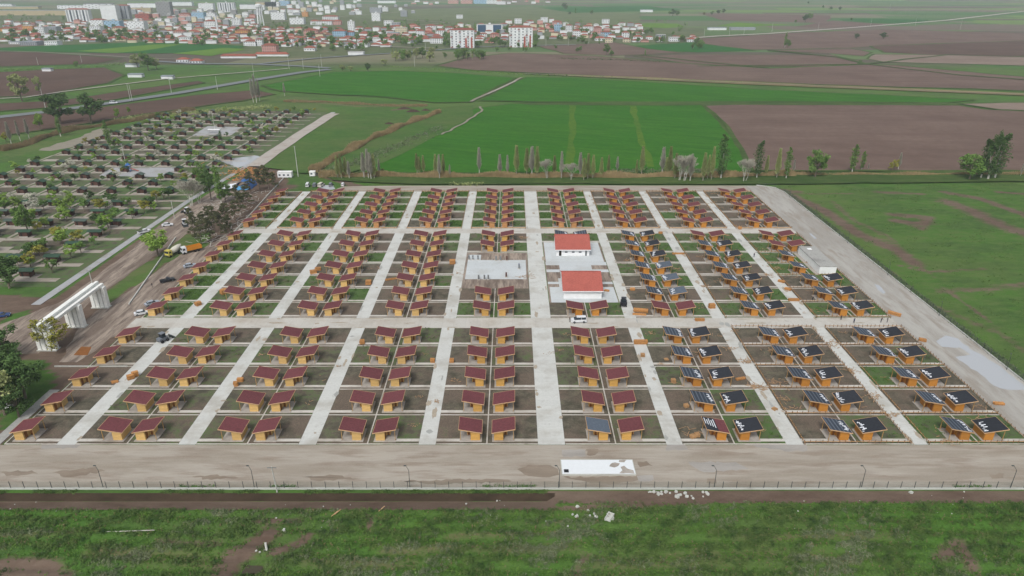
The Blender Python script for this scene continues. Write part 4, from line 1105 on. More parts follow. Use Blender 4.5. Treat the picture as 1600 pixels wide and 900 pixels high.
# ------------------------------------------------------------------ vehicles
VP = {k: paint('car_paint_' + k, c) for k, c in dict(white=S(214, 217, 220), silver=S(158, 166, 176), black=S(40, 42, 48), blue=S(50, 72, 116), grey=S(110, 116, 124), orange=S(206, 138, 46), yellow=S(206, 194, 96), cream=S(206, 204, 190)).items()}
wheel = MB(); wheel.tube((0, -.11, 0), (0, .11, 0), .33, .33, 14); wheel_me = wheel.mesh('wheel', M['rubber'], True)
rim = MB(); rim.tube((0, -.12, 0), (0, .12, 0), .18, .18, 10); rim_me = rim.mesh('rim', M['steel'])
def car(x, y, heading, kind, col, label, sc=1.0, z=0.01, world=None):
    """heading: world angle of the nose"""
    t = empty('parked_car', (*(world or at(x, y)), z), heading, label, 'van' if kind == 'van' else ('pickup' if kind == 'pickup' else 'car'))
    L, W = {'sedan': (4.3, 1.7), 'van': (4.4, 1.75), 'pickup': (5.0, 1.8), 'bigvan': (5.4, 2.0)}[kind]
    h, w = L / 2, W / 2
    m = VP[col]
    if kind == 'sedan': prof = [(-h, .3), (h, .3), (h, .62), (h - .25, .78), (h - 1.15, .9), (-h + .75, .95), (-h, .85)]; gh = (-h + .55, h - 1.1, -h + 1.05, h - 1.75, .9, 1.42)
    elif kind == 'van': prof = [(-h, .3), (h, .3), (h, .7), (h - .3, .95), (h - .9, 1.05), (-h, 1.05)]; gh = (-h + .02, h - .85, -h + .2, h - 1.6, 1.04, 1.78)
    elif kind == 'bigvan': prof = [(-h, .35), (h, .35), (h, .9), (h - .3, 1.2), (-h, 1.2)]; gh = (-h + .02, h - .4, -h + .1, h - 1.3, 1.19, 2.3)
    else: prof = [(-h, .4), (h, .4), (h, .85), (h - .3, .98), (h - 1.2, 1.05), (-h, 1.05)]; gh = (-.35, h - 1.15, -.25, h - 1.9, 1.04, 1.68)
    b = MB(); b.prism(prof, -w, w)
    if kind == 'pickup': b.box(-h + .1, -.4, -w + .1, w - .1, 1.052, 1.056, 0)
    b.build('body', m, t)
    a0, a1, c0, c1, z0, z1 = gh
    b = MB(); iw = w - .08; tw = w - .28
    b.hexa([(a0, -iw, z0), (a1, -iw, z0), (a1, iw, z0), (a0, iw, z0), (c0, -tw, z1 - .1), (c1, -tw, z1 - .1), (c1, tw, z1 - .1), (c0, tw, z1 - .1)]); b.build('window', M['glass'], t)
    b = MB(); b.box(c0 - .03, c1 + .03, -tw - .03, tw + .03, z1 - .1, z1)
    for xx in ((a0 + c0) / 2, (c0 + c1) / 2 - .05):
        b.box(xx, xx + .09, -iw - .0, iw + .0, z0, z1 - .1)
    b.build('car_roof', m, t)
    if kind == 'pickup':
        b = MB(); b.box(-h + .15, -.5, -w + .15, w - .15, 1.057, 1.07); b.build('load_bed', M['black'], t)
    for sx in (-h + .8, h - .85):
        for sy in (-w + .02, w - .02):
            q = link('wheel', wheel_me, t, (sx, sy, .33)); link('rim', rim_me, q)
    for sy in (-w + .25, w - .25):
        b = MB(); b.box(h - .02, h + .03, sy - .16, sy + .16, .6, .76); b.build('headlight', M['film'], t)
        b = MB(); b.box(-h - .03, -h + .02, sy - .14, sy + .14, .65, .85); b.build('tail_light', M['roof_tile'], t)
    if sc != 1: t.scale = (sc, sc, sc)
    return t
A = math.radians
car(904, 503, A(184), 'van', 'white', 'white van parked on the middle cross road beside the wide central path', 1.05)
car(226, 364, A(50), 'pickup', 'white', 'white pickup on the old colony road, upper left of the tree', 1.0)
car(262, 353, A(20), 'sedan', 'white', 'white car on the old colony road beside the pale street pole')
car(297, 417, A(35), 'sedan', 'silver', 'silver blue car in the muddy yard beside the left cabins')
car(262, 440, A(35), 'pickup', 'black', 'black pickup in the muddy yard left of the cabins', .95)
car(238, 476, A(45), 'sedan', 'silver', 'silver car behind a left cabin near the entrance road')
car(222, 491, A(30), 'sedan', 'white', 'white car half hidden behind the cabin at the entrance road')
car(4, 495, A(20), 'sedan', 'blue', 'dark blue car at the left edge on the dirt road')
car(178, 162, A(5), 'van', 'white', 'white van driving on the highway beside the big dark trees', 1.3)
car(481, 291, A(95), 'bigvan', 'white', 'white van, leftmost of the vehicles parked at the rear road', .8)
car(492, 291, A(95), 'van', 'grey', 'grey van, second of the vehicles parked at the rear road')
car(502, 291, A(80), 'van', 'cream', 'off-white van, third of the vehicles parked at the rear road', 1.1)
car(517, 290, A(95), 'van', 'grey', 'grey vehicle, fourth of those parked at the rear road', .9)
car(536, 290, A(95), 'van', 'white', 'small white van, rightmost parked at the rear road', .85)
car(150, 470 - 3, A(60), 'sedan', 'white', 'white car half behind the beam of the entrance gate') if False else None

def truck(x, y, heading, label, kind):
    t = empty(kind, (*at(x, y), 0.01), heading, label, 'truck')
    t.scale = (.82, .9, .92)
    cab = VP['yellow'] if kind == 'mixer_truck' else VP['white']
    b = MB(); b.box(-5.0, 1.9, -.45, .45, .75, 1.05); b.build('chassis', M['darksteel'], t)
    b = MB(); b.hexa([(1.9, -1.2, .6), (4.0, -1.2, .6), (4.0, 1.2, .6), (1.9, 1.2, .6), (1.9, -1.15, 2.95), (3.75, -1.15, 2.9), (3.75, 1.15, 2.9), (1.9, 1.15, 2.95)]); c = b.build('cab', cab, t)
    b = MB(); b.hexa([(3.86, -1.05, 1.7), (3.94, -1.05, 1.7), (3.94, 1.05, 1.7), (3.86, 1.05, 1.7), (3.72, -1.0, 2.6), (3.83, -1.0, 2.6), (3.83, 1.0, 2.6), (3.72, 1.0, 2.6)]); b.build('windscreen', M['glass'], c)
    for s_ in (-1, 1):
        b = MB(); b.box(2.5, 3.5, s_ * 1.21 - .02, s_ * 1.21 + .02, 1.7, 2.4); b.build('side_window', M['glass'], c)
    b = MB(); b.box(3.98, 4.1, -1.15, 1.15, .5, .95); b.build('bumper', M['darksteel'], c)
    for sx in (3.1, -1.8, -3.2):
        for sy in (-1.0, 1.0):
            q = link('wheel', wheel_me, t, (sx, sy, .5)); q.scale = (1.5, 2.4, 1.5)
    if kind == 'mixer_truck':
        b = MB(); P = [(1.5, 0.55, 1.6), (1.0, 1.05, 1.75), (-1.2, 1.25, 2.2), (-3.6, .85, 2.75), (-4.6, .4, 3.0)]
        for (xa, ra, za), (xb, rb, zb) in zip(P[:-1], P[1:]): b.tube((xa, 0, za), (xb, 0, zb), ra, rb, 14)
        b.build('drum', VP['cream'], t, smooth=False)
        b = MB(); b.bar((-4.7, 0, 2.6), (-5.3, 0, 1.2), .5, .12); b.build('chute', M['steel'], t)
        b = MB(); b.box(-4.9, -4.4, -.8, .8, 1.05, 2.3); b.build('rear_frame', VP['yellow'], t)
    else:
        b = MB()
        b.box(-5.0, 1.6, -1.2, 1.2, 1.1, 1.25); b.box(-5.0, 1.6, -1.25, -1.15, 1.25, 2.6); b.box(-5.0, 1.6, 1.15, 1.25, 1.25, 2.6); b.box(1.55, 1.65, -1.25, 1.25, 1.25, 2.9); b.box(-5.05, -4.97, -1.25, 1.25, 1.25, 2.4)
        for k in range(6): b.box(-4.6 + k * 1.05, -4.5 + k * 1.05, -1.33, -1.25, 1.1, 2.6); b.box(-4.6 + k * 1.05, -4.5 + k * 1.05, 1.25, 1.33, 1.1, 2.6)
        b.build('tipper_body', VP['orange'], t)
truck(272, 398, A(248), 'concrete mixer truck with yellow cab and pale drum in the muddy yard', 'mixer_truck')
truck(298, 394, A(222), 'tipper truck with white cab and orange body beside the mixer', 'tipper_truck')

def digger(x, y, heading, label, pm='white'):
    t = empty('loader', (*at(x, y), 0), heading, label, 'loader')
    b = MB(); b.box(-1.6, 1.0, -.8, .8, .6, 1.4); b.build('body', VP[pm], t)
    b = MB(); b.box(-.7, .5, -.7, .7, 1.4, 2.6); b.build('cab', M['glass'], t)
    b = MB(); b.box(-.8, .6, -.8, .8, 2.6, 2.72); b.build('cab_roof', VP[pm], t)
    for s_ in (-.75, .75):
        b = MB(); b.bar((.8, s_, 1.1), (2.4, s_, .6), .16); b.build('arm', VP['black'], t)
    b = MB(); b.prism([(2.3, .2), (3.1, .2), (3.1, .35), (2.5, .4), (2.45, 1.0), (2.3, 1.0)], -1.0, 1.0); b.build('bucket', M['darksteel'], t)
    for sx in (-1.0, .6):
        for sy in (-.9, .9): q = link('wheel', wheel_me, t, (sx, sy, .45)); q.scale = (1.35, 1.6, 1.35)
digger(289, 352, A(300), 'black and white backhoe loader beside the old colony road')
digger(256, 533, A(60), 'small loader standing on the left path of the front section', 'grey')
digger(293, 333, A(160), 'white loader under the pines left of the storage yard')
digger(974, 477, A(80), 'small dark loader on the path right of the nearer red-roofed hall', 'black')

def trailer(x, y, w, d, h, label, m='white', rz=0.0):
    t = empty('site_cabin', (*at(x, y), 0), rz, label, 'site cabin')
    b = MB(); b.box(-w / 2, w / 2, 0, d, .25, h); b.build('body', M[m], t)
    b = MB(); b.box(-w / 2 - .1, w / 2 + .1, -.1, d + .1, h + .002, h + .14); b.build('roof', M['gatewhite'], t)
    for k in range(int(w / 2.2)):
        b = MB(); b.box(-w / 2 + .6 + k * 2.2, -w / 2 + 1.6 + k * 2.2, -.03, -.003, 1.1, 1.9); b.build('window', M['winglass'], t)
trailer(445, 278, 7.2, 3, 2.9, 'white site cabin at the back left corner near the reeds')
trailer(488, 276, 2.8, 2.4, 2.5, 'small white box cabin beside the reeds behind parked vans')
trailer(0, 640, 5, 4, 3.2, 'white cabin at the left frame edge behind dark trees')

# blue tarpaulin shelter
t = empty('tarpaulin_shelter', (*at(375, 296), 0), 0, 'blue and white tarpaulin shelter under the pines at the storage yard', 'shelter')
nx_, ny_ = 14, 8
def tarp(x0, x1, y0, y1, f):
    b = MB(); n0 = len(b.v)
    for j in range(ny_ + 1):
        for i in range(nx_ + 1):
            u, v = i / nx_, j / ny_; b.v.append((x0 + (x1 - x0) * u, y0 + (y1 - y0) * v, f(u, v)))
    for j in range(ny_):
        for i in range(nx_): k = j * (nx_ + 1) + i; b.f.append((k, k + 1, k + nx_ + 2, k + nx_ + 1)); b.m.append(0)
    return b
M['blue'] = mat('blue_tarpaulin', S(48, 96, 158), 0.5, 0.12, .8); M['lightblue'] = mat('light_blue_tarpaulin', S(96, 160, 206), 0.5, 0.1, .8)
tarp(-2.5, 5.5, 0, 9, lambda u, v: 3.6 * math.sin(math.pi * min(1, max(.02, u))) ** .5 + .3 * math.sin(9 * v + 4 * u)).build('blue_sheet', M['blue'], t, smooth=True)
tarp(-2.8, 4.6, -1.6, 1.0, lambda u, v: 1.6 * (v * .8 + .2) + .25 * math.sin(14 * u)).build('light_blue_sheet', M['lightblue'], t, smooth=True)
tarp(-9.5, -2.0, -4.5, 2.5, lambda u, v: .7 + 1.2 * u + .7 * v).build('white_sheet', M['film'], t)
for px_, py_ in ((-9.3, -4.2), (-9.3, 2.2), (-2.4, -4.0), (5.2, 1), (5.2, 8)):
    b = MB(); b.bar((px_, py_, 0), (px_, py_, 1.3), .12); b.build('post', M['stake'], t)

# ------------------------------------------------------------------ timber stacks
def stack(x, y, w, d, h, rz, label, name='timber_stack', n=5):
    t = empty(name, (*at(x, y), .02), rz, label, 'timber stack')
    rr = random.Random(int(x * 7 + y))
    lay = max(1, int(h / .22))
    for k in range(lay):
        b = MB()
        for j in range(n):
            o = -d / 2 + d * j / n; e = rr.uniform(-.12, .12)
            b.box(-w / 2 + e, w / 2 + e, o + .02, o + d / n - .03, k * h / lay + .05, (k + 1) * h / lay)
        b.build('plank_layer', M['timber'], t)
    for s_ in (-.3, .3):
        b = MB(); b.box(s_ * w - .06, s_ * w + .06, -d / 2 - .02, d / 2 + .02, -.02, .05); b.build('bearer', M['stake'], t)
def stk(l): return l
for a in [
    (205, 592, 1.6, 1.2, 1.2, .7, 'stacked timber bundle on the left path beside a single cabin, larger of two touching'),
    (212, 588, 1.4, 1.1, 1.4, .7, 'stacked timber bundle on the left path, right one of two touching'),
    (180, 598, 1.6, .6, .6, .4, 'low pale timber pile at the plot edge left of the first path'),
    (369, 603, 1.0, 1.0, 1.2, .2, 'square orange timber bundle at the edge of the second path, nearer one'),
    (376, 596, 1.5, .9, 1.0, .1, 'flat orange timber bundle at the edge of the second path, farther one'),
    (566, 537, 1.3, 1.1, 1.2, .2, 'orange timber bundle beside the third path near the middle road'),
    (676, 566, 1.1, .9, 1.1, 0, 'orange timber bundle left of the fourth path, front section'),
    (706, 566, 1.1, .9, 1.1, 0, 'orange timber bundle right of the fourth path, front section'),
    (490, 427, 2.2, 1.4, 1.2, .4, 'orange timber bundle on the third path from left, middle section'),
    (497, 422, 2.0, 1.2, 1.0, .2, 'longer orange timber bundle behind another on the third path, middle section'),
    (707, 412, 2.0, 1.6, 1.5, .1, 'orange timber bundle beside the fourth path near the plaza'),
    (576, 444, 1.8, 1.5, 1.4, .1, 'orange timber bundle in a middle section plot left of the fourth path'),
    (612, 437, 4.2, .6, .5, .35, 'long timber beam pile in a middle section plot'),
    (350, 459, 2.0, 1.6, 1.6, .9, 'orange timber bundle on the leftmost path, middle section'),
    (310, 477, 1.7, 1.4, 1.2, .9, 'brown timber bundle on the leftmost path near the middle road'),
    (1001, 487, 4.4, 1.4, .9, -.2, 'long orange timber stack beside the sixth path, middle section front'),
    (999, 492, 4.0, .9, .4, -.15, 'low timber layer in front of the long orange stack by the sixth path'),
    (1001, 537, 3.8, 1.1, 1.1, 0, 'long orange timber stack lying across the sixth path, front section'),
    (1112, 481, 1.9, 1.3, 1.4, .15, 'orange timber bundle on the seventh path, middle section front'),
    (1397, 492, 3.6, .9, .9, -.75, 'long timber stack on the right-hand road at its edge'),
    (1240, 470, 3.4, .8, .8, 0, 'long orange timber stack lying across the eighth path, middle section'),
    (1221, 441, 2.2, .9, .7, -.8, 'timber bundle at the left edge of the rightmost block by the path, farther one'),
    (1231, 453, 2.0, .9, .7, -.8, 'timber bundle at the left edge of the rightmost block by the path, nearer one'),
    (1060, 397, 4.5, .7, .5, 0, 'long timber pile across the seventh path, middle section rear'),
    (1157, 593, 2.6, .8, .5, .3, 'yellow timber beams in the plot left of the seventh path, front section'),
    (1560, 632, 2.4, .8, .6, -.1, 'timber bundle on the right-hand road near the puddle'),
    (1441, 533, 1.8, 1.0, .8, -.5, 'timber bundle at the corner of the rightmost block near the puddle'),
    (1093, 501, 2.8, 1.1, .7, 0, 'pale timber stack at the front of the middle section left of the seventh path'),
    (948, 455, 1.6, .8, .5, -.3, 'brown timber pile right of the nearer red-roofed hall'),
    (1156, 358, 1.3, 1.1, 1.0, 0, 'timber bundle at the rear cross road by the eighth path'),
    (1032, 365, 1.4, .9, .8, 0, 'timber bundle at the rear cross road by the seventh path'),
    (1276, 632, 1.4, .8, .7, .6, 'brown timber bundle on the eighth path, front section'),
    (988, 453, 1.5, 1.5, .6, 0, 'pale crate stack in the plot right of the nearer hall'),
]: stack(*a)
def pallet(x, y, rz, lay, label):
    t = empty('pallet_stack', (*at(x, y), .02), rz, label, 'pallet stack', 'wooden pallets in the gardens')
    for k in range(lay):
        b = MB(); z = k * .15
        for j in range(5): b.box(-.55, .55, -.5 + j * .22, -.36 + j * .22, z + .11, z + .14)
        for s_ in (-.5, 0, .4): b.box(s_, s_ + .1, -.5, .52, z, z + .108)
        b.build('pallet', M['stakelight'], t)
for a in [(1004, 557, 0, 6, 'pallet stack on the sixth path, front section'), (1041, 562, .2, 2, 'small pallet stack in the plot right of the sixth path'), (1052, 597, .1, 6, 'pallet stack beside a striped-roof cabin, right of the sixth path'),
          (1072, 636, .3, 5, 'pallet stack at the patio of a half built cabin, fourth row'), (1089, 682, .2, 6, 'pallet stack beside the half maroon roof, nearest row'), (1082, 684, .4, 5, 'second pallet stack beside the half maroon roof, nearest row'), (1210, 640, .6, 3, 'pallet stack on the eighth path edge, front section')]: pallet(*a)

def boards_litter(name, spots, m, label):
    b = MB(); rr = random.Random(5)
    for x, y, n, r_, ln in spots:
        X, Y = at(x, y)
        for _ in range(n):
            a = rr.uniform(0, math.pi); q = (X + rr.gauss(0, r_), Y + rr.gauss(0, r_ * .7)); l = rr.uniform(.3, 1) * ln
            b.bar((q[0], q[1], .08 + rr.random() * .1), (q[0] + math.cos(a) * l, q[1] + math.sin(a) * l, .08 + rr.random() * .12), rr.uniform(.06, .16), .05)
    o = b.build(name, m); o['kind'] = 'stuff'; tag(o, label, 'scraps')
sp = []
rr = random.Random(8)
for s, bi, side, r, mid, ex, ya, dy, g in weeds_spots:
    if bi >= 6 and rr.random() < .75 or rr.random() < .12:
        X = mid + (ex - mid) * rr.uniform(.15, .95); Y = ya + rr.uniform(.5, dy - .5)
        # back to pixel list format is not needed: store world
        sp.append((X, Y, rr.randrange(5, 14) if bi >= 6 else rr.randrange(2, 6), rr.uniform(.5, 1.6), rr.uniform(.8, 2.4)))
_at = at
def boards_world(name, spots, m, label):
    global at
    at_old = at; at = lambda x, y, z=0: (x, y)
    boards_litter(name, spots, m, label); at = at_old
boards_world('scrap_timber', sp, M['scrap'], 'orange and tan timber offcuts scattered over garden plots')
boards_litter('path_scrap', [(1302, 539, 40, 1.4, 1.4), (1183, 606, 50, 1.3, 2.2), (1166, 566, 30, 1.0, 1.6), (1140, 545, 20, 1.0, 1.2), (1018, 522, 14, .8, 1.0), (860, 552, 10, .8, .6), (667, 554, 8, .6, .6), (682, 628, 20, .6, .5), (655, 621, 12, .6, .5), (647, 664, 14, .6, .5), (529, 573, 14, .5, .5), (1210, 550, 20, 1.1, 1.2), (1130, 440, 20, 1.2, 1.5), (1200, 430, 25, 1.2, 1.4), (1215, 420, 20, 1.0, 1.4), (1060, 420, 16, 1.0, 1.4), (1220, 600, 30, 1.5, 1.5), (1240, 640, 20, 1.4, 1.4), (825, 432, 10, 1.5, 2.5), (812, 434, 8, 1, 2.0), (820, 372, 20, 1.2, 1.6), (716, 428, 12, .8, 1.2), (707, 595, 12, .7, .8), (885, 523, 10, .5, .7), (875, 547, 8, .5, .6), (1019, 520, 8, .5, .6), (1365, 620, 30, 1.5, 1.2), (1390, 650, 22, 1.0, 1.2), (1330, 580, 26, 1.0, 1.5), (1480, 690, 20, 1.2, 1.0)], M['scrap'], 'orange timber scraps and sawdust lying on the paths')
rub = MB(); rr = random.Random(3)
for _ in range(520):
    X, Y = at(rr.uniform(300, 440), rr.uniform(300, 385)); 
    if X < -140 or X > -117 or Y > 345 or Y < 255: continue
    a = rr.uniform(0, 3.14); l = rr.uniform(.8, 3.5)
    rub.bar((X, Y, .15), (X + math.cos(a) * l, Y + math.sin(a) * l, .15 + rr.random() * .3), .14, .08)
for x, y in [(330, 378), (345, 372), (362, 352), (372, 346), (385, 338)]:
    X, Y = at(x, y)
    for a, c in (((0, 0), (6, 4)), ((6, 4), (9, 0)), ((9, 0), (3, -4)), ((3, -4), (0, 0)), ((3, 0), (8, 3))): rub.bar((X + a[0] * .7, Y + a[1] * 1.6, .3), (X + c[0] * .7, Y + c[1] * 1.6, .3), .18, .12)
o = rub.build('stored_frames', M['kerb']); o['kind'] = 'stuff'; tag(o, 'pale frames and scrap lying in the storage yard behind the left cabins', 'scraps')
trm = MB()
for _ in range(160):
    X, Y = at(rr.gauss(380, 18), rr.gauss(272, 6)); a = rr.uniform(0, 3.14); l = rr.uniform(.5, 3)
    trm.bar((X, Y, .2), (X + math.cos(a) * l, Y + math.sin(a) * l, .2 + rr.random() * .6), .3, .2)
o = trm.build('orange_timber_heap', M['timber']); o['kind'] = 'stuff'; tag(o, 'heap of orange timber behind the blue tarpaulin shelter', 'scraps')

# rubble outside the fence
def chunk_mesh(seed):
    rr = random.Random(seed); b = MB()
    pts = [(rr.uniform(.3, .5) * math.cos(a) , rr.uniform(.3, .5) * math.sin(a)) for a in [k * math.pi / 3 + rr.uniform(-.2, .2) for k in range(6)]]
    h = rr.uniform(.15, .4)
    k = len(pts); b.v = [(p[0] * 1.15, p[1] * 1.15, -.05) for p in pts] + [(p[0], p[1], h * rr.uniform(.6, 1)) for p in pts]
    b.f = [tuple(range(k, 2 * k))] + [(i, (i + 1) % k, k + (i + 1) % k, k + i) for i in range(k)]; b.m = [0] * len(b.f)
    return b.mesh('concrete_chunk', M['wallcap'])
CH = [chunk_mesh(i) for i in range(5)]
ck = []
for x, y, n, sx, sy, s_ in [(1025, 771, 8, 6, 2, .9), (1065, 773, 10, 12, 3, 1.3), (1100, 771, 5, 6, 3, 1.0), (1040, 769, 5, 12, 1.5, .8), (900, 803, 4, 5, 4, .9), (923, 804, 4, 5, 3, 1.0), (948, 808, 3, 4, 5, 1.2), (1430, 770, 2, 5, 1, 1.0), (442, 828, 3, 4, 3, .7), (408, 858, 3, 6, 3, .6), (60, 806, 4, 40, 14, .4), (520, 800, 8, 60, 20, .45), (1500, 810, 9, 70, 22, .4), (820, 800, 7, 60, 14, .45), (250, 830, 5, 90, 25, .4), (1230, 805, 5, 80, 25, .35)]:
    for _ in range(n): ck.append((rr.gauss(x, sx), rr.gauss(y, sy), .72 * s_ * rr.uniform(.4, 1.3)))
ck.sort()
for i, (x, y, s_) in enumerate(ck):
    X, Y = at(x, max(768.5, y))
    o = link('concrete_chunk', CH[i % 5], None, (X, Y, .0), rr.uniform(0, 6), (s_, s_, s_)); tag(o, 'pale rubble lump outside the front fence, %s counted from the left' % nth(i + 1), 'rubble', 'rubble lumps outside the fence')
t = empty('concrete_trough', (*at(952, 810), .1), -.5, 'broken pale concrete trough lying in the weeds near the front fence', 'trough')
b = MB(); b.box(-.6, .6, -1.1, 1.1, 0, .2); b.box(-.6, -.45, -1.1, 1.1, .2, .55); b.box(.45, .6, -.3, 1.1, .2, .55); b.box(-.45, .45, .95, 1.1, .2, .5); b.build('body', M['wallcap'], t)
b = MB(); b.tube((0, 0, .1), (-.4, .9, 1.2), .22, .2, 10); o = b.build('concrete_pipe', M['wallcap'], None, (*at(417, 861), 0)); tag(o, 'short pale concrete pipe leaning over the muddy pit', 'pipe')
b = MB(); b.bar((0, 0, .1), (9, .4, .14), .14, .1); o = b.build('fallen_pole', M['kerb'], None, (*at(165, 832), .05)); tag(o, 'thin pale pole lying in the weeds in the front left', 'pole')
for i, (x, y) in enumerate([(518, 808), (523, 805), (592, 800)]):
    b = MB(); b.bar((0, 0, .1), (.9, 1.4, .14), .12, .1); o = b.build('loose_plank', M['fascia'], None, (*at(x, y), .1)); tag(o, 'short pale plank in the foreground weeds, %s from the left' % nth(i + 1), 'plank', 'loose planks in the weeds')

# ------------------------------------------------------------------ people
def person(x, y, heading, top, legs, label, bend=0.0):
    """one continuous skinned body"""
    J = {'pel': (0, 0, .95), 'che': (bend * .35, 0, 1.32 - bend * .1), 'neck': (bend * .5, 0, 1.5 - bend * .2), 'head': (bend * .6, 0, 1.64 - bend * .25), 'crown': (bend * .65, 0, 1.76 - bend * .27)}
    for s_, n_ in ((1, 'l'), (-1, 'r')):
        J['hip' + n_] = (0, s_ * .1, .9); J['knee' + n_] = (.06 * s_ + .04, s_ * .11, .5); J['ank' + n_] = (.1 * s_ - .03, s_ * .12, .09); J['toe' + n_] = (.1 * s_ + .13, s_ * .13, .04)
        J['sho' + n_] = (bend * .42, s_ * .19, 1.43 - bend * .15); J['elb' + n_] = (bend * .4 + .05, s_ * .27, 1.15 - bend * .15); J['wri' + n_] = (bend * .5 + .18, s_ * .24, .95 - bend * .1); J['han' + n_] = (bend * .5 + .24, s_ * .23, .88 - bend * .1)
    rad = dict(pel=.15, che=.16, neck=.06, head=.1, crown=.08, hip=.1, knee=.065, ank=.045, toe=.04, sho=.07, elb=.05, wri=.035, han=.04)
    K = list(J); E_ = [('pel', 'che'), ('che', 'neck'), ('neck', 'head'), ('head', 'crown')]
    for n_ in 'lr': E_ += [('pel', 'hip' + n_), ('hip' + n_, 'knee' + n_), ('knee' + n_, 'ank' + n_), ('ank' + n_, 'toe' + n_), ('che', 'sho' + n_), ('sho' + n_, 'elb' + n_), ('elb' + n_, 'wri' + n_), ('wri' + n_, 'han' + n_)]
    me = bpy.data.meshes.new('person'); me.from_pydata([J[k] for k in K], [(K.index(a), K.index(b_)) for a, b_ in E_], [])
    m, nt, bb = new_mat('clothes')
    tc = N(nt, 'ShaderNodeTexCoord'); sx = N(nt, 'ShaderNodeSeparateXYZ'); nt.links.new(tc.outputs['Object'], sx.inputs[0])
    k = mixc(nt, mathn(nt, 'GREATER_THAN', sx.outputs['Z'], .92), legs, top); k = mixc(nt, mathn(nt, 'GREATER_THAN', sx.outputs['Z'], 1.5 - bend * .2), k, S(150, 110, 88)); k = mixc(nt, mathn(nt, 'GREATER_THAN', sx.outputs['Z'], 1.7 - bend * .25), k, S(40, 32, 28))
    nt.links.new(k, bb.inputs['Base Color']); me.materials.append(m)
    o = link('person', me, None, (*at(x, y), .02), heading); tag(o, label, 'person')
    md = o.modifiers.new('skin', 'SKIN')
    for i, kk in enumerate(K):
        r = rad.get(kk) or rad[kk[:-1]]; me.skin_vertices[0].data[i].radius = (r, r)
    me.skin_vertices[0].data[0].use_root = True
    o.modifiers.new('sub', 'SUBSURF').levels = 1
    o.modifiers['sub'].render_levels = 1
person(238, 449, 1.0, S(40, 42, 48), S(34, 34, 40), 'person in dark clothes walking in the muddy yard by the left cabins')
person(1334, 505, 2.0, S(42, 56, 92), S(36, 38, 48), 'person in dark blue standing on the middle road between right-hand blocks')
person(1269, 470, .5, S(48, 48, 52), S(34, 34, 40), 'person in dark clothes bending in a right-hand plot', .5)
person(1178, 402, 1.5, S(50, 54, 70), S(34, 34, 44), 'person walking down the eighth path in the middle section')
person(1314, 500, 2.2, S(60, 44, 40), S(34, 34, 40), 'person in brown standing by the fence near the lower right blocks')
person(1376, 504, .3, S(46, 46, 50), S(34, 34, 40), 'person crouched over material at the right end of the middle road', .6)
person(1386, 504, 3.0, S(70, 70, 74), S(34, 34, 40), 'person in grey at the far right end of the middle road')
person(811, 418, 1.2, S(44, 84, 150), S(40, 62, 110), 'person in blue overalls standing on the bare plaza')
person(890, 503, .3, S(60, 46, 40), S(34, 34, 40), 'person beside the parked white van')

# ------------------------------------------------------------------ foliage
def leaf_cloud(centers, radii, n_each, size, rng, flat=0.6, up=0.0):
    """quads scattered through several clumps"""
    c = np.repeat(np.asarray(centers, float), n_each, 0); r = np.repeat(np.asarray(radii, float), n_each, 0)
    n = len(c)
    d = rng.normal(size=(n, 3)); d /= np.linalg.norm(d, axis=1, keepdims=True) + 1e-9
    rad = rng.random((n, 1)) ** 0.45
    if r.ndim == 1: r = r[:, None] * np.array([1, 1, flat])
    P = c + d * rad * r
    a = rng.normal(size=(n, 3)); a[:, 2] *= .55; a /= np.linalg.norm(a, axis=1, keepdims=True)
    b_ = np.cross(a, rng.normal(size=(n, 3))); b_ /= np.linalg.norm(b_, axis=1, keepdims=True) + 1e-9
    s = size * rng.uniform(.6, 1.3, (n, 1))
    V = np.stack([P - a * s - b_ * s * .6, P + a * s - b_ * s * .6, P + a * s + b_ * s * .6, P - a * s + b_ * s * .6], 1).reshape(-1, 3)
    F = np.arange(n * 4).reshape(-1, 4)
    return V, F

def twig_cloud(P, Q, w, rng):
    """thin crossed blades from P to Q"""
    d = Q - P; L = np.linalg.norm(d, axis=1, keepdims=True) + 1e-9; d = d / L
    a = np.cross(d, rng.normal(size=d.shape)); a /= np.linalg.norm(a, axis=1, keepdims=True) + 1e-9; b_ = np.cross(d, a)
    w = np.broadcast_to(np.asarray(w, float).reshape(-1, 1) if np.ndim(w) else w, (len(P), 1)) / 2
    V = np.concatenate([np.stack([P - x * w, P + x * w, Q + x * w * .4, Q - x * w * .4], 1) for x in (a, b_)]).reshape(-1, 3)
    return V, np.arange(len(V)).reshape(-1, 4)

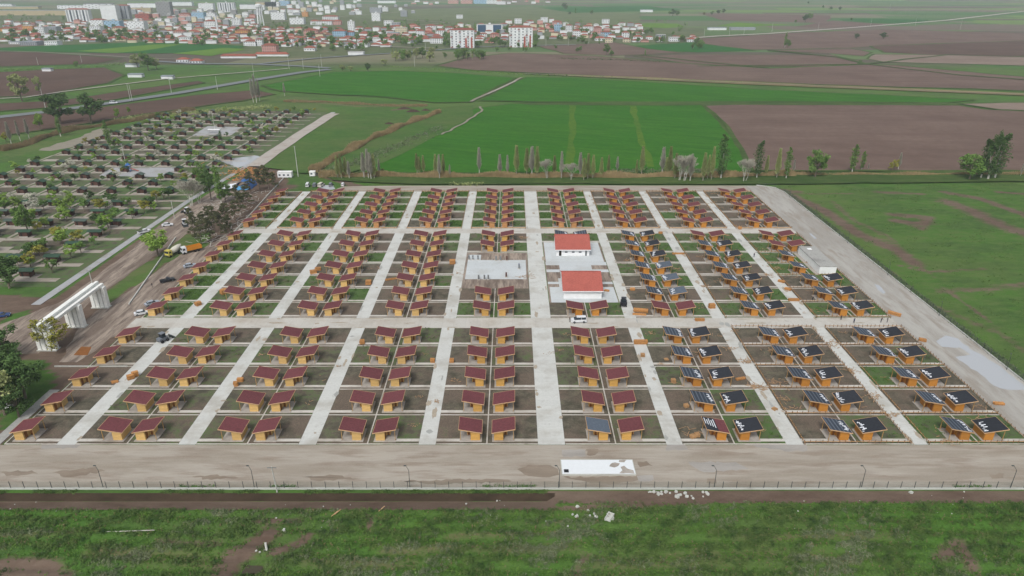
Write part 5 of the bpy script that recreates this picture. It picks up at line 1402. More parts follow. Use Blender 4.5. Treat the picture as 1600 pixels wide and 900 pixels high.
TM = {}
def tree_kind(kind, v):
    key = (kind, v)
    if key in TM: return TM[key]
    rng = np.random.default_rng(hash(kind) % 1000 * 0 + sum(map(ord, kind)) * 17 + v * 7)
    rr = random.Random(v * 13 + len(kind))
    tb = MB(); V = F = None; bark = M['bark']; leaf = None
    if kind in ('fruit', 'fruit_yellow', 'blossom', 'fruit_dark', 'fruit_bright'):
        h = 4.6; tb.tube((0, 0, -.1), (.1, 0, 1.5), .13, .1)
        C_ = []
        for k in range(7):
            a = k * 2.4 + rr.random(); q = (math.cos(a) * rr.uniform(.7, 1.6), math.sin(a) * rr.uniform(.7, 1.6), rr.uniform(2.2, 4.0)); tb.tube((.1, 0, 1.4), q, .07, .03, 5); C_.append(q)
            C_.append((q[0] * 1.2, q[1] * 1.2, q[2] + rr.uniform(-.4, .5)))
        C_.append((0, 0, 4.1))
        V, F = leaf_cloud(C_, [rr.uniform(.6, 1.1) for _ in C_], 44 if kind != 'blossom' else 34, .19, rng)
        leaf = {'fruit': 'leaf_mid', 'fruit_yellow': 'leaf_yellow', 'blossom': 'blossom', 'fruit_dark': 'leaf_dark', 'fruit_bright': 'leaf_bright'}[kind]
    elif kind in ('broad', 'broad_dark', 'broad_bright', 'broad_olive', 'town', 'gate'):
        h = {'town': 8.0, 'gate': 7.4}.get(kind, 11.0)
        w = h * .42
        tb.tube((0, 0, -.1), (.2, 0, h * .3), h * .028, h * .022)
        C_ = []; Rr = []
        for k in range(17):
            a = k * 2.4 + rr.random(); e = rr.uniform(.3, 1.0); q = (math.cos(a) * w * .72 * e, math.sin(a) * w * .72 * e, h * rr.uniform(.34, .86) - e * .3)
            tb.tube((.2, 0, h * .28), q, h * .012, h * .004, 5); C_.append(q); Rr.append(h * rr.uniform(.1, .17))
            C_.append((q[0] * 1.15, q[1] * 1.15, q[2] + rr.uniform(-.6, 1.0))); Rr.append(h * rr.uniform(.07, .12))
        C_.append((0, 0, h * .88)); Rr.append(h * .12)
        V, F = leaf_cloud(C_, Rr, 95 if kind != 'town' else 30, h * .021 if kind != 'town' else h * .04, rng, .75)
        if kind == 'gate': V, F = leaf_cloud(C_, Rr, 42, .16, rng, .7)
        leaf = {'broad': 'leaf_mid', 'broad_dark': 'leaf_dark', 'broad_bright': 'leaf_bright', 'broad_olive': 'leaf_olive', 'town': 'leaf_mid', 'gate': 'leaf_yellow'}[kind]
    elif kind in ('poplar_bare', 'poplar_olive'):
        h = 14.0; bark = M['whitebark'] if kind == 'poplar_bare' else M['palebark']
        tb.tube((0, 0, -.1), (rr.uniform(-.3, .3), 0, h * .95), .17, .03, 6)
        n = 420; t_ = rng.uniform(.18, .97, n); a = rng.uniform(0, 6.28, n); ln = (1 - t_) * 2.4 + 1.0
        P = np.stack([0 * t_, 0 * t_, t_ * h * .95], 1); Q = P + np.stack([np.cos(a) * ln * .42, np.sin(a) * ln * .42, ln], 1)
        V, F = twig_cloud(P, Q, .11, rng); leaf = 'twig'
        if kind == 'poplar_olive':
            V2, F2 = leaf_cloud(np.stack([np.zeros(20), np.zeros(20), np.linspace(3, 13.4, 20)], 1), np.linspace(1.0, .4, 20), 46, .15, rng, 1.2)
            F = np.concatenate([F, F2 + len(V)]); V = np.concatenate([V, V2]); leaf = 'leaf_olive'
    elif kind in ('poplar_green', 'poplar_dark'):
        h = 15.0; tb.tube((0, 0, -.1), (.1, 0, h * .6), .22, .08, 6); bark = M['whitebark']
        k = 22; z = np.linspace(2.4, h, k); w = np.sin(np.linspace(.35, 3.0, k)) * (1.7 if kind == 'poplar_dark' else 1.2) + .2
        C_ = np.stack([rng.normal(0, .35, k), rng.normal(0, .35, k), z], 1)
        V, F = leaf_cloud(C_, w, 62, .2, rng, .9); leaf = 'leaf_dark' if kind == 'poplar_dark' else 'leaf_mid'
    elif kind == 'bare_wide':
        h = 12.0; bark = M['whitebark']; P = []; Q = []; 
        def br(p, d, ln, lv):
            q = (p[0] + d[0] * ln, p[1] + d[1] * ln, p[2] + d[2] * ln)
            if lv < 2: tb.tube(p, q, .10 / (lv + 1), .05 / (lv + 1), 5)
            P.append(p); Q.append(q)
            if lv < 5:
                for _ in range(3 if lv < 4 else 4):
                    e = Vector((d[0] + rr.gauss(0, .36), d[1] + rr.gauss(0, .36), d[2] + rr.uniform(-.05, .5))).normalized(); br(q, e, ln * rr.uniform(.7, .88), lv + 1)
        for _ in range(4): br((rr.uniform(-.6, .6), rr.uniform(-.5, .5), 0), Vector((rr.gauss(0, .12), rr.gauss(0, .12), 1)).normalized(), 2.5, 0)
        V, F = twig_cloud(np.array(P), np.array(Q), .085, rng); leaf = 'twig'
    elif kind == 'willow':
        h = 19.0; tb.tube((0, 0, -.1), (.3, 0, 6), .5, .3, 7); bark = M['whitebark']
        C_ = []; Rr = []
        for k in range(26):
            a = k * 2.4; e = rr.uniform(.1, 1.0); z = rr.uniform(4, 17.5); w = 5.2 * math.sin(min(3.0, .5 + z / 19 * 2.4)); q = (math.cos(a) * w * e, math.sin(a) * w * e, z)
            C_.append(q); Rr.append((1.1, 1.1, 2.6))
            if k % 3 == 0: tb.tube((.3, 0, 5), q, .14, .04, 5)
        V, F = leaf_cloud(C_, Rr, 150, .24, rng); leaf = 'leaf_dark'
    elif kind == 'pine':
        h = 9.0; tb.tube((0, 0, -.1), (.1, .1, h * .9), .16, .05, 6)
        C_ = []; Rr = []
        for k in range(26):
            z = rr.uniform(2.6, h); w = (1 - (z - 2.6) / (h - 2)) * 2.7 + .5; a = k * 2.4; e = rr.uniform(.2, 1); C_.append((math.cos(a) * w * e, math.sin(a) * w * e, z)); Rr.append(rr.uniform(.5, .95))
            if k % 2: tb.tube((0, 0, z - .3), C_[-1], .05, .02, 4)
        V, F = leaf_cloud(C_, Rr, 110, .12, rng, .65); leaf = 'leaf_pine'
    elif kind == 'bush':
        tb.tube((0, 0, -.1), (0, 0, .8), .08, .04, 5)
        C_ = [(rr.gauss(0, .9), rr.gauss(0, .9), rr.uniform(.5, 1.6)) for _ in range(9)]
        V, F = leaf_cloud(C_, [.8] * 9, 45, .17, rng, .8); leaf = 'leaf_mid'
    elif kind == 'bush_grey':
        C_ = [(rr.gauss(0, 1.0), rr.gauss(0, .9), rr.uniform(.6, 2.0)) for _ in range(10)]; tb.tube((0, 0, -.1), (0, 0, .8), .08, .04, 5)
        V, F = leaf_cloud(C_, [.9] * 10, 40, .17, rng, .8); leaf = 'leaf_olive'
    TM[key] = (tb.mesh('trunk', bark), np_mesh('crown', V, F, M[leaf]), h if 'h' in dir() else 3)
    return TM[key]

TREES = []
def tree(kind, X, Y, name, desc, group, s=1.0, sx=1.0, rz=None, v=None, zone=''):
    v = R.randrange(3) if v is None else v
    tm, cm, _ = tree_kind(kind, v)
    t = empty(name, (X, Y, 0), R.uniform(0, 6.28) if rz is None else rz, None, 'bush' if 'bush' in kind else 'tree', group)
    t.scale = (s * sx, s * sx, s)
    link('trunk', tm, t); link('crown', cm, t)
    TREES.append((t, desc, X / Y if Y else 0))
    return t

H_ = dict(poplar_bare=14.5, poplar_olive=14.5, poplar_green=15.5, poplar_dark=15.5, bare_wide=12.5, broad=10.8, broad_dark=10.8, broad_bright=10.8, broad_olive=10.8, willow=19, pine=9.3, fruit=4.8, bush=2.6, bush_grey=3, gate=7.4, town=8, fruit_yellow=4.8)
def tree_px(kind, x, yb, yt, name, desc, group, sx=1.0, **k):
    X, Y = at(x, yb); h = CAM_H - Y * math.tan(PITCH + math.atan((yt - 450) / FPX))
    return tree(kind, X, Y, name, desc, group, h / H_[kind], sx, **k)
G1 = 'trees in the line behind the rear road'
TL = [('poplar_olive', 528, 279, 241), ('poplar_olive', 534, 280, 238), ('poplar_olive', 541, 278, 243), ('poplar_bare', 546, 280, 250), ('poplar_bare', 569, 279, 236), ('poplar_bare', 576, 280, 230), ('poplar_bare', 580, 281, 236), ('poplar_olive', 585, 280, 238), ('poplar_bare', 593, 274, 247),
      ('poplar_olive', 652, 272, 238), ('poplar_olive', 656, 273, 243), ('poplar_olive', 662, 272, 241), ('poplar_olive', 681, 274, 239), ('poplar_bare', 687, 280, 239), ('poplar_olive', 693, 275, 239), ('poplar_bare', 703, 278, 256), ('poplar_bare', 749, 273, 228), ('poplar_bare', 781, 276, 239), ('poplar_bare', 793, 276, 240), ('poplar_olive', 807, 275, 224), ('poplar_olive', 823, 275, 229), ('poplar_bare', 831, 276, 226), ('poplar_olive', 839, 278, 226),
      ('bare_wide', 854, 280, 240), ('poplar_olive', 866, 276, 241), ('poplar_bare', 877, 280, 234), ('bare_wide', 893, 282, 247), ('poplar_bare', 906, 277, 236), ('poplar_olive', 912, 283, 245), ('poplar_olive', 918, 281, 237), ('poplar_olive', 926, 280, 240), ('poplar_olive', 939, 279, 244), ('poplar_olive', 950, 275, 240), ('poplar_bare', 964, 270, 243),
      ('poplar_olive', 994, 276, 248), ('poplar_olive', 1002, 274, 226), ('poplar_bare', 1034, 274, 227), ('poplar_olive', 1040, 276, 244), ('poplar_olive', 1045, 277, 226), ('poplar_olive', 1054, 280, 237), ('bare_wide', 1062, 283, 234), ('bare_wide', 1070, 284, 230), ('poplar_bare', 1078, 284, 238), ('poplar_olive', 1098, 284, 236), ('poplar_olive', 1105, 281, 240), ('poplar_olive', 1111, 282, 226), ('poplar_dark', 1126, 280, 209),
      ('bare_wide', 1162, 284, 236), ('poplar_dark', 1182, 279, 219), ('poplar_olive', 1196, 276, 241), ('poplar_olive', 1213, 279, 229), ('poplar_green', 1228, 280, 229), ('poplar_bare', 1239, 272, 248), ('poplar_green', 1331, 270, 225), ('poplar_green', 1346, 266, 236), ('poplar_bare', 1356, 266, 255), ('poplar_bare', 1403, 266, 237), ('poplar_bare', 1594, 276, 255)]
KD = dict(poplar_bare='slim leafless pale poplar', poplar_olive='slim olive-tinged poplar', poplar_green='slim green poplar', poplar_dark='full dark green poplar', bare_wide='bushy grey leafless tree')
for k, x, yb, yt in TL:
    tree_px(k, x, yb, yt, 'poplar_tree' if 'poplar' in k else 'bare_tree', KD[k] + ' in the tree line behind the rear road', G1, 1.0 if 'pop' not in k else R.uniform(1.0, 1.5))
tree_px('broad', 1273, 278, 233, 'round_tree', 'dense rounded green tree in the line behind the rear road, right side', G1, .95)
tree_px('gate', 1394, 268, 248, 'small_tree', 'small yellow-green tree behind the right-hand meadow', G1)
tree_px('willow', 1543, 281, 206, 'willow_tree', 'tallest dark green tree of the clump at right edge of the meadow', G1, .8)
tree_px('poplar_dark', 1554, 279, 208, 'poplar_tree', 'upright green tree at the right of the clump beyond the meadow', G1, 1.5)
tree_px('poplar_dark', 1532, 279, 216, 'poplar_tree', 'upright green tree at the back of the clump beyond the meadow', G1, 1.3)
tree_px('broad', 1514, 282, 239, 'round_tree', 'lighter rounded tree at the left of the clump beyond the meadow', G1, 1.1)
for i, (k, x, yb, yt, d, sx) in enumerate([
    ('broad_dark', 95, 194, 146, 'big dark green tree left of two by the highway', 1.15), ('broad_dark', 143, 193, 143, 'big dark green tree right of two by the highway', 1.1),
    ('broad_olive', 35, 158, 114, 'large thinly leafed olive tree beside the farm track', .9), ('broad_olive', 63, 150, 118, 'thin brownish tree beside the farm track', .5), ('poplar_bare', 18, 225, 188, 'leafless pale tree above the reeds, front left', 1.3), ('poplar_bare', 32, 220, 186, 'slim leafless tree above the reeds, middle of three', 1), ('poplar_bare', 46, 217, 184, 'leafless whitish tree above the reeds, right of three', 1.3),
    ('broad_bright', 64, 204, 176, 'bright green tree below the big dark highway trees', .7), ('gate', 10, 222, 205, 'small yellowish tree at the left edge above the reeds', 1), ('broad_bright', 185, 188, 168, 'light green tree left of the old colony', .6), ('broad_bright', 202, 178, 166, 'pale green tree near the top of the old colony', .7), ('poplar_green', 95, 213, 178, 'bright slim tree at the corner of the reeds', 1.3), ('poplar_green', 172, 232, 187, 'leaning slim poplar inside the old colony', 1.2),
    ('broad_olive', 215, 105, 84, 'olive tree in the grove by the farmhouse, left', 1.1), ('broad', 232, 110, 82, 'green tree in the grove by the farmhouse, middle', 1.1), ('broad_olive', 245, 108, 90, 'olive tree in the grove by the farmhouse, right', 1), ('broad', 120, 106, 95, 'lone bush-like tree between dark fields', .9),
    ('poplar_bare', 396, 160, 120, 'leafless white poplar beside the wheat, left of three', 1), ('poplar_bare', 401, 160, 114, 'leafless white poplar beside the wheat, middle of three', 1), ('poplar_bare', 406, 158, 122, 'leafless white poplar beside the wheat, right of three', 1), ('poplar_bare', 445, 150, 128, 'leafless tree at the wheat field corner', 1.3),
    ('broad_bright', 247, 400, 358, 'bright green round tree beside the trucks', 1.15), ('bare_wide', 300, 322, 270, 'large leafless grey tree by the old colony road', 1.15), ('bare_wide', 312, 318, 276, 'leafless whitish tree behind the large grey one', .9),
    ('poplar_green', 346, 318, 258, 'tall green poplar left of the tarpaulin shelter', 1.2), ('broad', 352, 314, 285, 'green tree at the foot of the tarpaulin shelter', .9), ('broad_dark', 330, 312, 262, 'tall dark tree by the old colony road corner', .6), ('broad', 318, 298, 255, 'mid green tree above the large grey leafless tree', .7),
    ('gate', 86, 546, 496, 'yellow-green spreading tree in front of the entrance gate', 1.2),
    ('broad_dark', 18, 596, 540, 'dark tree clump at the left edge, farthest', 1.1), ('broad_dark', 40, 622, 556, 'dark tree clump left of the single cabins, middle', 1.05), ('broad_dark', 30, 652, 600, 'dark tree at left edge nearest the drain channel', 1.0), ('broad_olive', 8, 648, 572, 'pale olive tree at the left frame edge', 1.0), ('broad_dark', -12, 620, 550, 'dark tree cut by the left frame edge', 1.2), ('broad_dark', 5, 560, 512, 'dark bush-like tree at the left edge beside the dirt road', 1.2),
    ('broad', 598, 272, 262, 'low bush at the reed line', 1), ('broad_dark', 15, 450, 400, 'dark green tree at left frame edge in the old colony', 1.2), ('broad', 45, 365, 318, 'large dark tree in the middle left of the old colony', .8),
    ('broad_dark', 575, 112, 98, 'dark round tree beside the highway junction', 1.2), ('broad_olive', 600, 103, 92, 'silvery tree beside the highway junction', 1.4), ('broad_olive', 535, 110, 101, 'brownish hedge tree at the junction, left', 1.8), ('broad_olive', 548, 111, 103, 'brownish hedge tree at the junction, right', 1.6), ('broad', 948, 86, 68, 'green poplar-like tree on the field island', .9), ('broad', 955, 88, 78, 'bush on the field island', 1.2), ('poplar_green', 1008, 88, 77, 'lone slim tree by the field edge', 1.3), ('poplar_green', 1226, 74, 50, 'tall lone poplar in the brown fields', 1.1), ('broad', 1231, 75, 61, 'rounded tree beside the tall lone poplar', .9), ('broad_dark', 1338, 61, 52, 'dark clump on brown field, left', 1.6), ('broad_dark', 1380, 61, 50, 'dark clump on brown field, right', 1.6)]):
    tree_px(k, x, yb, yt, 'tree', d, None, sx)
    TREES[-1] = (TREES[-1][0], None, 0); TREES and TREES[-1][0].__setitem__('label', d)
for i, (x, yb, yt) in enumerate([(406, 297, 263), (420, 297, 262), (430, 300, 268), (414, 288, 258), (392, 303, 268), (372, 318, 288), (378, 336, 300), (327, 350, 322), (318, 360, 330), (336, 362, 322), (355, 356, 316), (368, 345, 312), (305, 372, 335), (315, 382, 345), (330, 376, 340), (345, 366, 330), (300, 358, 325), (386, 322, 290), (358, 372, 340)]):
    tree_px('pine', x, yb, yt, 'pine_tree', 'dark olive pine in the grove between the two colonies', 'pines between the two colonies', R.uniform(.9, 1.2))
# willow grove before the town
for i in range(34):
    x = R.uniform(612, 762); yb = R.uniform(88, 97) - (x - 690) * .02; tree_px(R.choice(['broad', 'broad_olive', 'broad', 'poplar_olive']), x, yb, yb - R.uniform(9, 19), 'grove_tree', 'hazy green tree in the grove in front of the town', 'grove before the town', 1.1)
for i in range(26):
    x = R.choice([R.uniform(765, 850), R.uniform(860, 960), R.uniform(1080, 1100), R.uniform(640, 830)]); yb = R.uniform(70, 82); tree_px(R.choice(['broad', 'poplar_green']), x, yb, yb - R.uniform(6, 14), 'roadside_tree', 'green tree along the near edge of the town', 'trees on the near edge of the town', 1.1)
for x, yb, yt, k in [(881, 13, 4, 'broad_dark'), (885, 15, 8, 'broad'), (899, 22, 12, 'poplar_green'), (890, 23, 18, 'broad_dark'), (924, 23, 16, 'broad'), (890, 9, 7, 'broad'), (1051, 25, 13, 'broad_dark'), (1058, 25, 16, 'broad'), (1046, 23, 17, 'broad'), (1100, 24, 18, 'broad_olive'), (1112, 24, 17, 'broad'), (1130, 21, 13, 'broad_dark'), (1122, 22, 15, 'broad_dark'), (1258, 35, 22, 'broad_dark'), (1264, 31, 20, 'broad'), (1243, 36, 31, 'broad'), (1298, 16, 10, 'broad_dark'), (1312, 17, 10, 'broad_dark'), (1286, 13, 8, 'broad'), (1263, 6, 2, 'broad_dark'), (1330, 32, 28, 'broad')]:
    tree_px(k, x, yb, yt, 'field_tree', 'lone dark tree out in the distant fields', 'scattered trees in the distant fields', 1.3)

# ------------------------------------------------------------------ the old garden colony on the left
def ocx(i, Y): return -161.0 + .034 * (Y - 410) - 14.25 * i
orow = [222.3 + 13.55 * k for k in range(7)] + [323.8 + 13.42 * k for k in range(17)]
b = MB(); b.poly([(-141.5, 545), (-146.5, 390), (-150.6, 300), (-153, 214), (-268, 214), (-268, 545)], .006); o = b.build('old_colony_soil', M['soil']); o['kind'] = 'structure'
ga = o.data.attributes.new('green', 'FLOAT', 'POINT'); ga.data.foreach_set('value', [.6] * 6)
b = MB(); pth = M['track']
def ocq(bb, x0, x1, y0, y1, z): bb.slab([(x0, y0), (x1, y0), (x1, y1), (x0, y1)], -.02, z)
plots = MB(); pg = []
for k, Y in enumerate(orow):
    ocq(b, -266, ocx(0, Y) + 11.5, Y - (3.9 if Y < 310 else 2.2), Y - .9, .034)
    for i in range(8):
        X = ocx(i, Y)
        if X < -268: continue
        odd = k % 2
        ocq(b, X - 4.4, X + 3.2, Y - 1.6, Y + 2.6, .05)
        ocq(b, X - 6.9, X - 5.7, Y - 2, Y + 12.2, .044)
        g = R.uniform(.2, .95)
        plots.poly([(X - 5.4, Y + 3.2), (X + 7.0, Y + 3.2), (X + 7.0, Y + 11.0), (X - 5.4, Y + 11.0)], .012); pg += [g] * 4
ocq(b, -268, -150, 311, 313.6, .055)
struct('old_colony_path', b, M['oldpath'])
me_ = plots.mesh('garden_soil', M['soil']); ga = me_.attributes.new('green', 'FLOAT', 'POINT'); ga.data.foreach_set('value', pg); o = link('garden_soil', me_); o['kind'] = 'structure'
b = MB(); b.slab([(-152.6, 200), (-149.6, 200), (-149.0, 312), (-143, 400), (-135.8, 545), (-139.0, 545), (-146, 400), (-151.6, 312)], -.02, .075); struct('old_colony_kerb_path', b, M['oldkerb'])
b = MB(); P1 = [at(*p) for p in [(155, 275), (175, 262), (285, 262), (262, 277)]]; P2 = [at(*p) for p in [(300, 212), (325, 197), (378, 199), (362, 211)]]
for P in (P1, P2): b.poly(P, .095)
struct('play_square', b, M['oldkerb'])
b = MB(); b.poly(densify([at(*p) for p in [(60, 235), (100, 222), (130, 212), (160, 200), (175, 203), (160, 218), (120, 228), (80, 236)]], 5, 3.0), .03); struct('gravel_patch', b, M['track'])
def old_hut():
    out = {}
    b = MB(); b.box(-1.9, 1.5, -.6, 2.3, .12, 2.3); out['wall'] = b.mesh('hut_wall', M['hut_wall'])
    b = MB(); b.box(-1.9, 1.5, -.64, -.61, .12, .5); out['base'] = b.mesh('hut_base', M['hut_white'])
    b = MB(); b.box(-1.2, -.5, -.645, -.612, .52, 2.0); out['door'] = b.mesh('hut_door', M['dark'])
    return out
OH = old_hut()
def old_roof(wide):
    b = MB()
    if wide: # ridge along x
        x0, x1 = -2.9, 3.1
        for ya, za, yb, zb in ((-1.0, 2.38, .8, 2.95), (2.7, 2.38, .8, 2.95)):
            p = [(x0, ya, za), (x1, ya, za), (x1, yb, zb), (x0, yb, zb)]
            if ya > yb: p = [p[1], p[0], p[3], p[2]]
            b.hexa(p + [(q[0], q[1], q[2] + .09) for q in p])
    else:
        for xa, xb in ((-2.6, -.2), (2.2, -.2)):
            p = [(xa, -1.0, 2.25), (xb, -1.0, 3.2), (xb, 2.7, 3.2), (xa, 2.7, 2.25)]
            if xa > xb: p = [p[1], p[0], p[3], p[2]]
            b.hexa(p + [(q[0], q[1], q[2] + .09) for q in p])
    return b
ORF = {(w, m): old_roof(w).mesh('hut_roof', M[m]) for w in (True, False) for m in ('hut_roof', 'hut_roof_grey')}
for k, Y in enumerate(orow):
    for i in range(8):
        X = ocx(i, Y)
        if X < -266: continue
        j = R.uniform(-.8, .8)
        px_ = 800 + FPX * X / (Y * math.cos(PITCH) + CAM_H * math.sin(PITCH))
        if px_ < -40: continue
        # the squares are free of huts
        if 352 < Y < 376 and -214 < X < -184 and k % 2 == 1: continue
        if 455 < Y < 478 and -215 < X < -186: continue
        if R.random() < .07: continue
        wide = Y < 310
        t = empty('garden_hut', (X + j, Y, 0), R.uniform(-.04, .04), 'green-roofed hut in the old colony, %s column from right, %s row from front' % (nth(i + 1), nth(k + 1)), 'hut', 'huts of the old garden colony')
        link('wall', OH['wall'], t); link('base', OH['base'], t); link('door', OH['door'], t); link('roof', ORF[(wide, 'hut_roof' if R.random() < .75 else 'hut_roof_grey')], t)
        # fruit trees of the plot
        for _ in range(R.choice([0, 1, 2, 2]) if Y > 320 else R.choice([2, 3, 3, 4])):
            kd = R.choice(['fruit', 'fruit_bright', 'fruit_bright', 'fruit_yellow', 'blossom', 'fruit_dark', 'fruit'])
            dd = {'fruit': 'mid green fruit tree', 'fruit_bright': 'fresh green fruit tree', 'fruit_yellow': 'yellowish fruit tree', 'blossom': 'white blossoming fruit tree', 'fruit_dark': 'dark green fruit tree'}[kd]
            s_ = R.uniform(.5, 1.0) if Y > 320 else R.uniform(.8, 1.35)
            tree(kd, X + R.uniform(-6, 7), Y + R.uniform(3.5, 11) - (6 if R.random() < .15 else 0), 'fruit_tree', dd + ' in old colony, %s row from front' % nth(k + 1), 'fruit trees of the old colony', s_)
# playground slide tower
t = empty('playground', (*at(202, 268), .1), .2, 'red and blue playground slide set on the pale square of the old colony', 'playground')
b = MB(); [b.bar((x, y, 0), (x, y, 3.4), .18) for x in (-1, 1) for y in (-1, 1)]; b.box(-1, 1, -1, 1, 1.5, 1.62); b.build('tower', M['blue'], t)
b = MB(); b.tube((0, 0, 3.4), (0, 0, 4.6), 1.6, .05, 6); b.build('roof', M['blue'], t)
for q in ((5, -1.0), (-3.6, .6)): b = MB(); b.bar((0.8 * (1 if q[0] > 0 else -1), 0, 1.7), (q[0], q[1], .25), .9, .16); b.build('slide', M['roof_tile'], t)
b = MB(); b.bar((-3.4, -1.4, .1), (-2.4, -1.4, 2.4), .14); b.bar((-1.4, -1.4, .1), (-2.4, -1.4, 2.4), .14); b.build('climbing_frame', M['timber'], t)
t = empty('square_shelter', (*at(332, 208), .1), 0, 'small white-roofed shelter on the upper pale square of the old colony', 'shelter')
b = MB(); b.box(-3, 5, -.2, 2.2, 2.1, 2.3); b.build('roof', M['white'], t)
for x in (-2.8, 4.8):
    for y in (0, 2): b = MB(); b.bar((x, y, 0), (x, y, 2.1), .14); b.build('post', M['steel'], t)
t = empty('parasol', (*at(345, 220), .0), 0, 'dark slim cypress-shaped tree beside the upper square of the old colony', 'tree')
t.name = 'cypress_tree'; kk = tree_kind('poplar_dark', 0); t.scale = (.6, .6, .42); link('trunk', kk[0], t); link('crown', kk[1], t)
utility_pole(197, 258, 12, 'pale pole on the lower square of the old colony'); utility_pole(336, 204, 12, 'pale pole on the upper square of the old colony')

# ------------------------------------------------------------------ the town
WC = dict(white=S(222, 225, 228), cream=S(206, 196, 170), grey=S(150, 154, 160), pink=S(196, 150, 142), orange=S(206, 150, 92), blue=S(150, 182, 206), concrete=S(138, 138, 140), tan=S(176, 162, 130), red=S(160, 84, 72))
WM = {k: mat('town_wall_' + k, c, .85, .08, .15) for k, c in WC.items()}
RM = {'red': mat('town_red_tiles', S(140, 82, 68), .85, .2, .3, rnd=.15), 'flat': mat('town_flat_roof', S(170, 170, 168), .85, .15, .2), 'brown': mat('town_brown_tiles', S(120, 84, 72), .85, .2, .3, rnd=.15), 'greyr': mat('town_grey_sheet', S(140, 148, 156), .6, .15, .2)}
win = MB(); win.box(-.5, .5, -.05, .02, 0, 1.0); win_me = win.mesh('window', M['winglass'])
TOWN = []
def building(x0, x1, yb, yt, wall='white', roof='red', name=None, depth=None, win_on=True, special=None, rz=0.0):
    Xa, Y = at(x0, yb); Xb, _ = at(x1, yb)
    H_t = CAM_H - Y * math.tan(PITCH + math.atan((yt - 450) / FPX))
    w = Xb - Xa; d = depth or max(8, min(w * .7, 18))
    rh = {'red': min(2.6, w * .16), 'brown': min(2.6, w * .16), 'flat': .5, 'greyr': 1.0}[roof]
    h = max(2.6, H_t - rh)
    fl = max(1, int(round(h / 3)))
    name = name or ('apartment_block' if fl >= 3 else 'town_house')
    t = empty(name, ((Xa + Xb) / 2, Y, 0), rz, None, 'building', 'buildings of the town')
    b = MB(); b.box(-w / 2, w / 2, 0, d, 0, h); b.build('wall', WM[wall], t)
    if roof in ('red', 'brown'):
        o = .5; b = MB(); n = 0; rx = max(.3, w / 2 - d / 2 * .9) if w > d else .4; ry = .4 if w > d else 0
        b.v = [(-w / 2 - o, -o, h), (w / 2 + o, -o, h), (w / 2 + o, d + o, h), (-w / 2 - o, d + o, h), (-rx, d / 2, h + rh), (rx, d / 2, h + rh)]
        b.f = [(0, 1, 5, 4), (1, 2, 5), (2, 3, 4, 5), (3, 0, 4), (3, 2, 1, 0)]; b.m = [0] * 5
    else:
        b = MB(); b.box(-w / 2 - .2, w / 2 + .2, -.2, d + .2, h + .002, h + rh)
    rf = b.build('roof', RM[roof], t)
    if fl >= 4 and roof == 'flat': q = MB(); q.box(-1.8, 1.8, d / 2 - 2, d / 2 + 2, h + rh, h + rh + 2.2); q.build('stair_head', WM[wall], rf)
    if win_on and special is None:
        nc = max(2, min(8, int(w / 3.2))); fl_ = min(fl, 8)
        for f in range(fl_):
            for c in range(nc):
                if nc * fl_ > 30 and (f + c) % 2: continue
                q = link('window', win_me, t, (-w / 2 + (c + .5) * w / nc, -.06, h * (f + .5) / fl_ - .6)); q.scale = (w / nc * .42 if w / nc > 2.4 else 1.0, 1, 1.25)
    if special == 'strips':
        for c in range(7):
            q = MB(); xx = -w / 2 + (c + .5) * w / 7; q.box(xx - w / 26, xx + w / 26, -.12, -.01, 1.5, h - 1); q.build('window_strip', M['winglass'] if c % 2 else WM['grey'], t)
    if special == 'glass':
        for s_ in (-1, 1): q = MB(); q.box(*sorted((s_ * w * .14, s_ * w * .46)), -.15, -.01, 1.0, h - .6); q.build('glass_front', M['blueglass'], t)
    if special == 'balconies':
        nf = 7
        for f in range(nf):
            z = h * (f + .15) / nf
            for c in range(6):
                xx = -w / 2 + w * (.08 + c * .168)
                q = link('window', win_me, t, (xx, -.06, z + .5)); q.scale = (1.7, 1, 1.5)
            for c in (0, 2, 4):
                q = MB(); xx = -w / 2 + w * (.06 + c * .17); q.box(xx - 1.6, xx + 1.6, -1.2, -.01, z, z + .95); q.build('balcony', WM['red'] if (c + f) % 4 == 0 else WM['white'], t)
        q = MB(); q.box(w * .12, w * .2, -.2, -.01, 0, h * .55); q.box(w * .36, w * .43, -.2, -.01, 0, h * .6); q.build('red_panel', WM['red'], t)
    TOWN.append((t, '%s %s with %s roof' % ({'tan': 'sandy', 'concrete': 'bare concrete'}.get(wall, wall), {1: 'low house', 2: 'two-storey house'}.get(fl, 'multi-storey block') if name in ('apartment_block', 'town_house') else name.replace('_', ' '), {'red': 'red tiled', 'brown': 'brown tiled', 'flat': 'flat', 'greyr': 'grey sheet'}[roof]), Xa / Y, (x0, x1, yb, yt)))
    return t
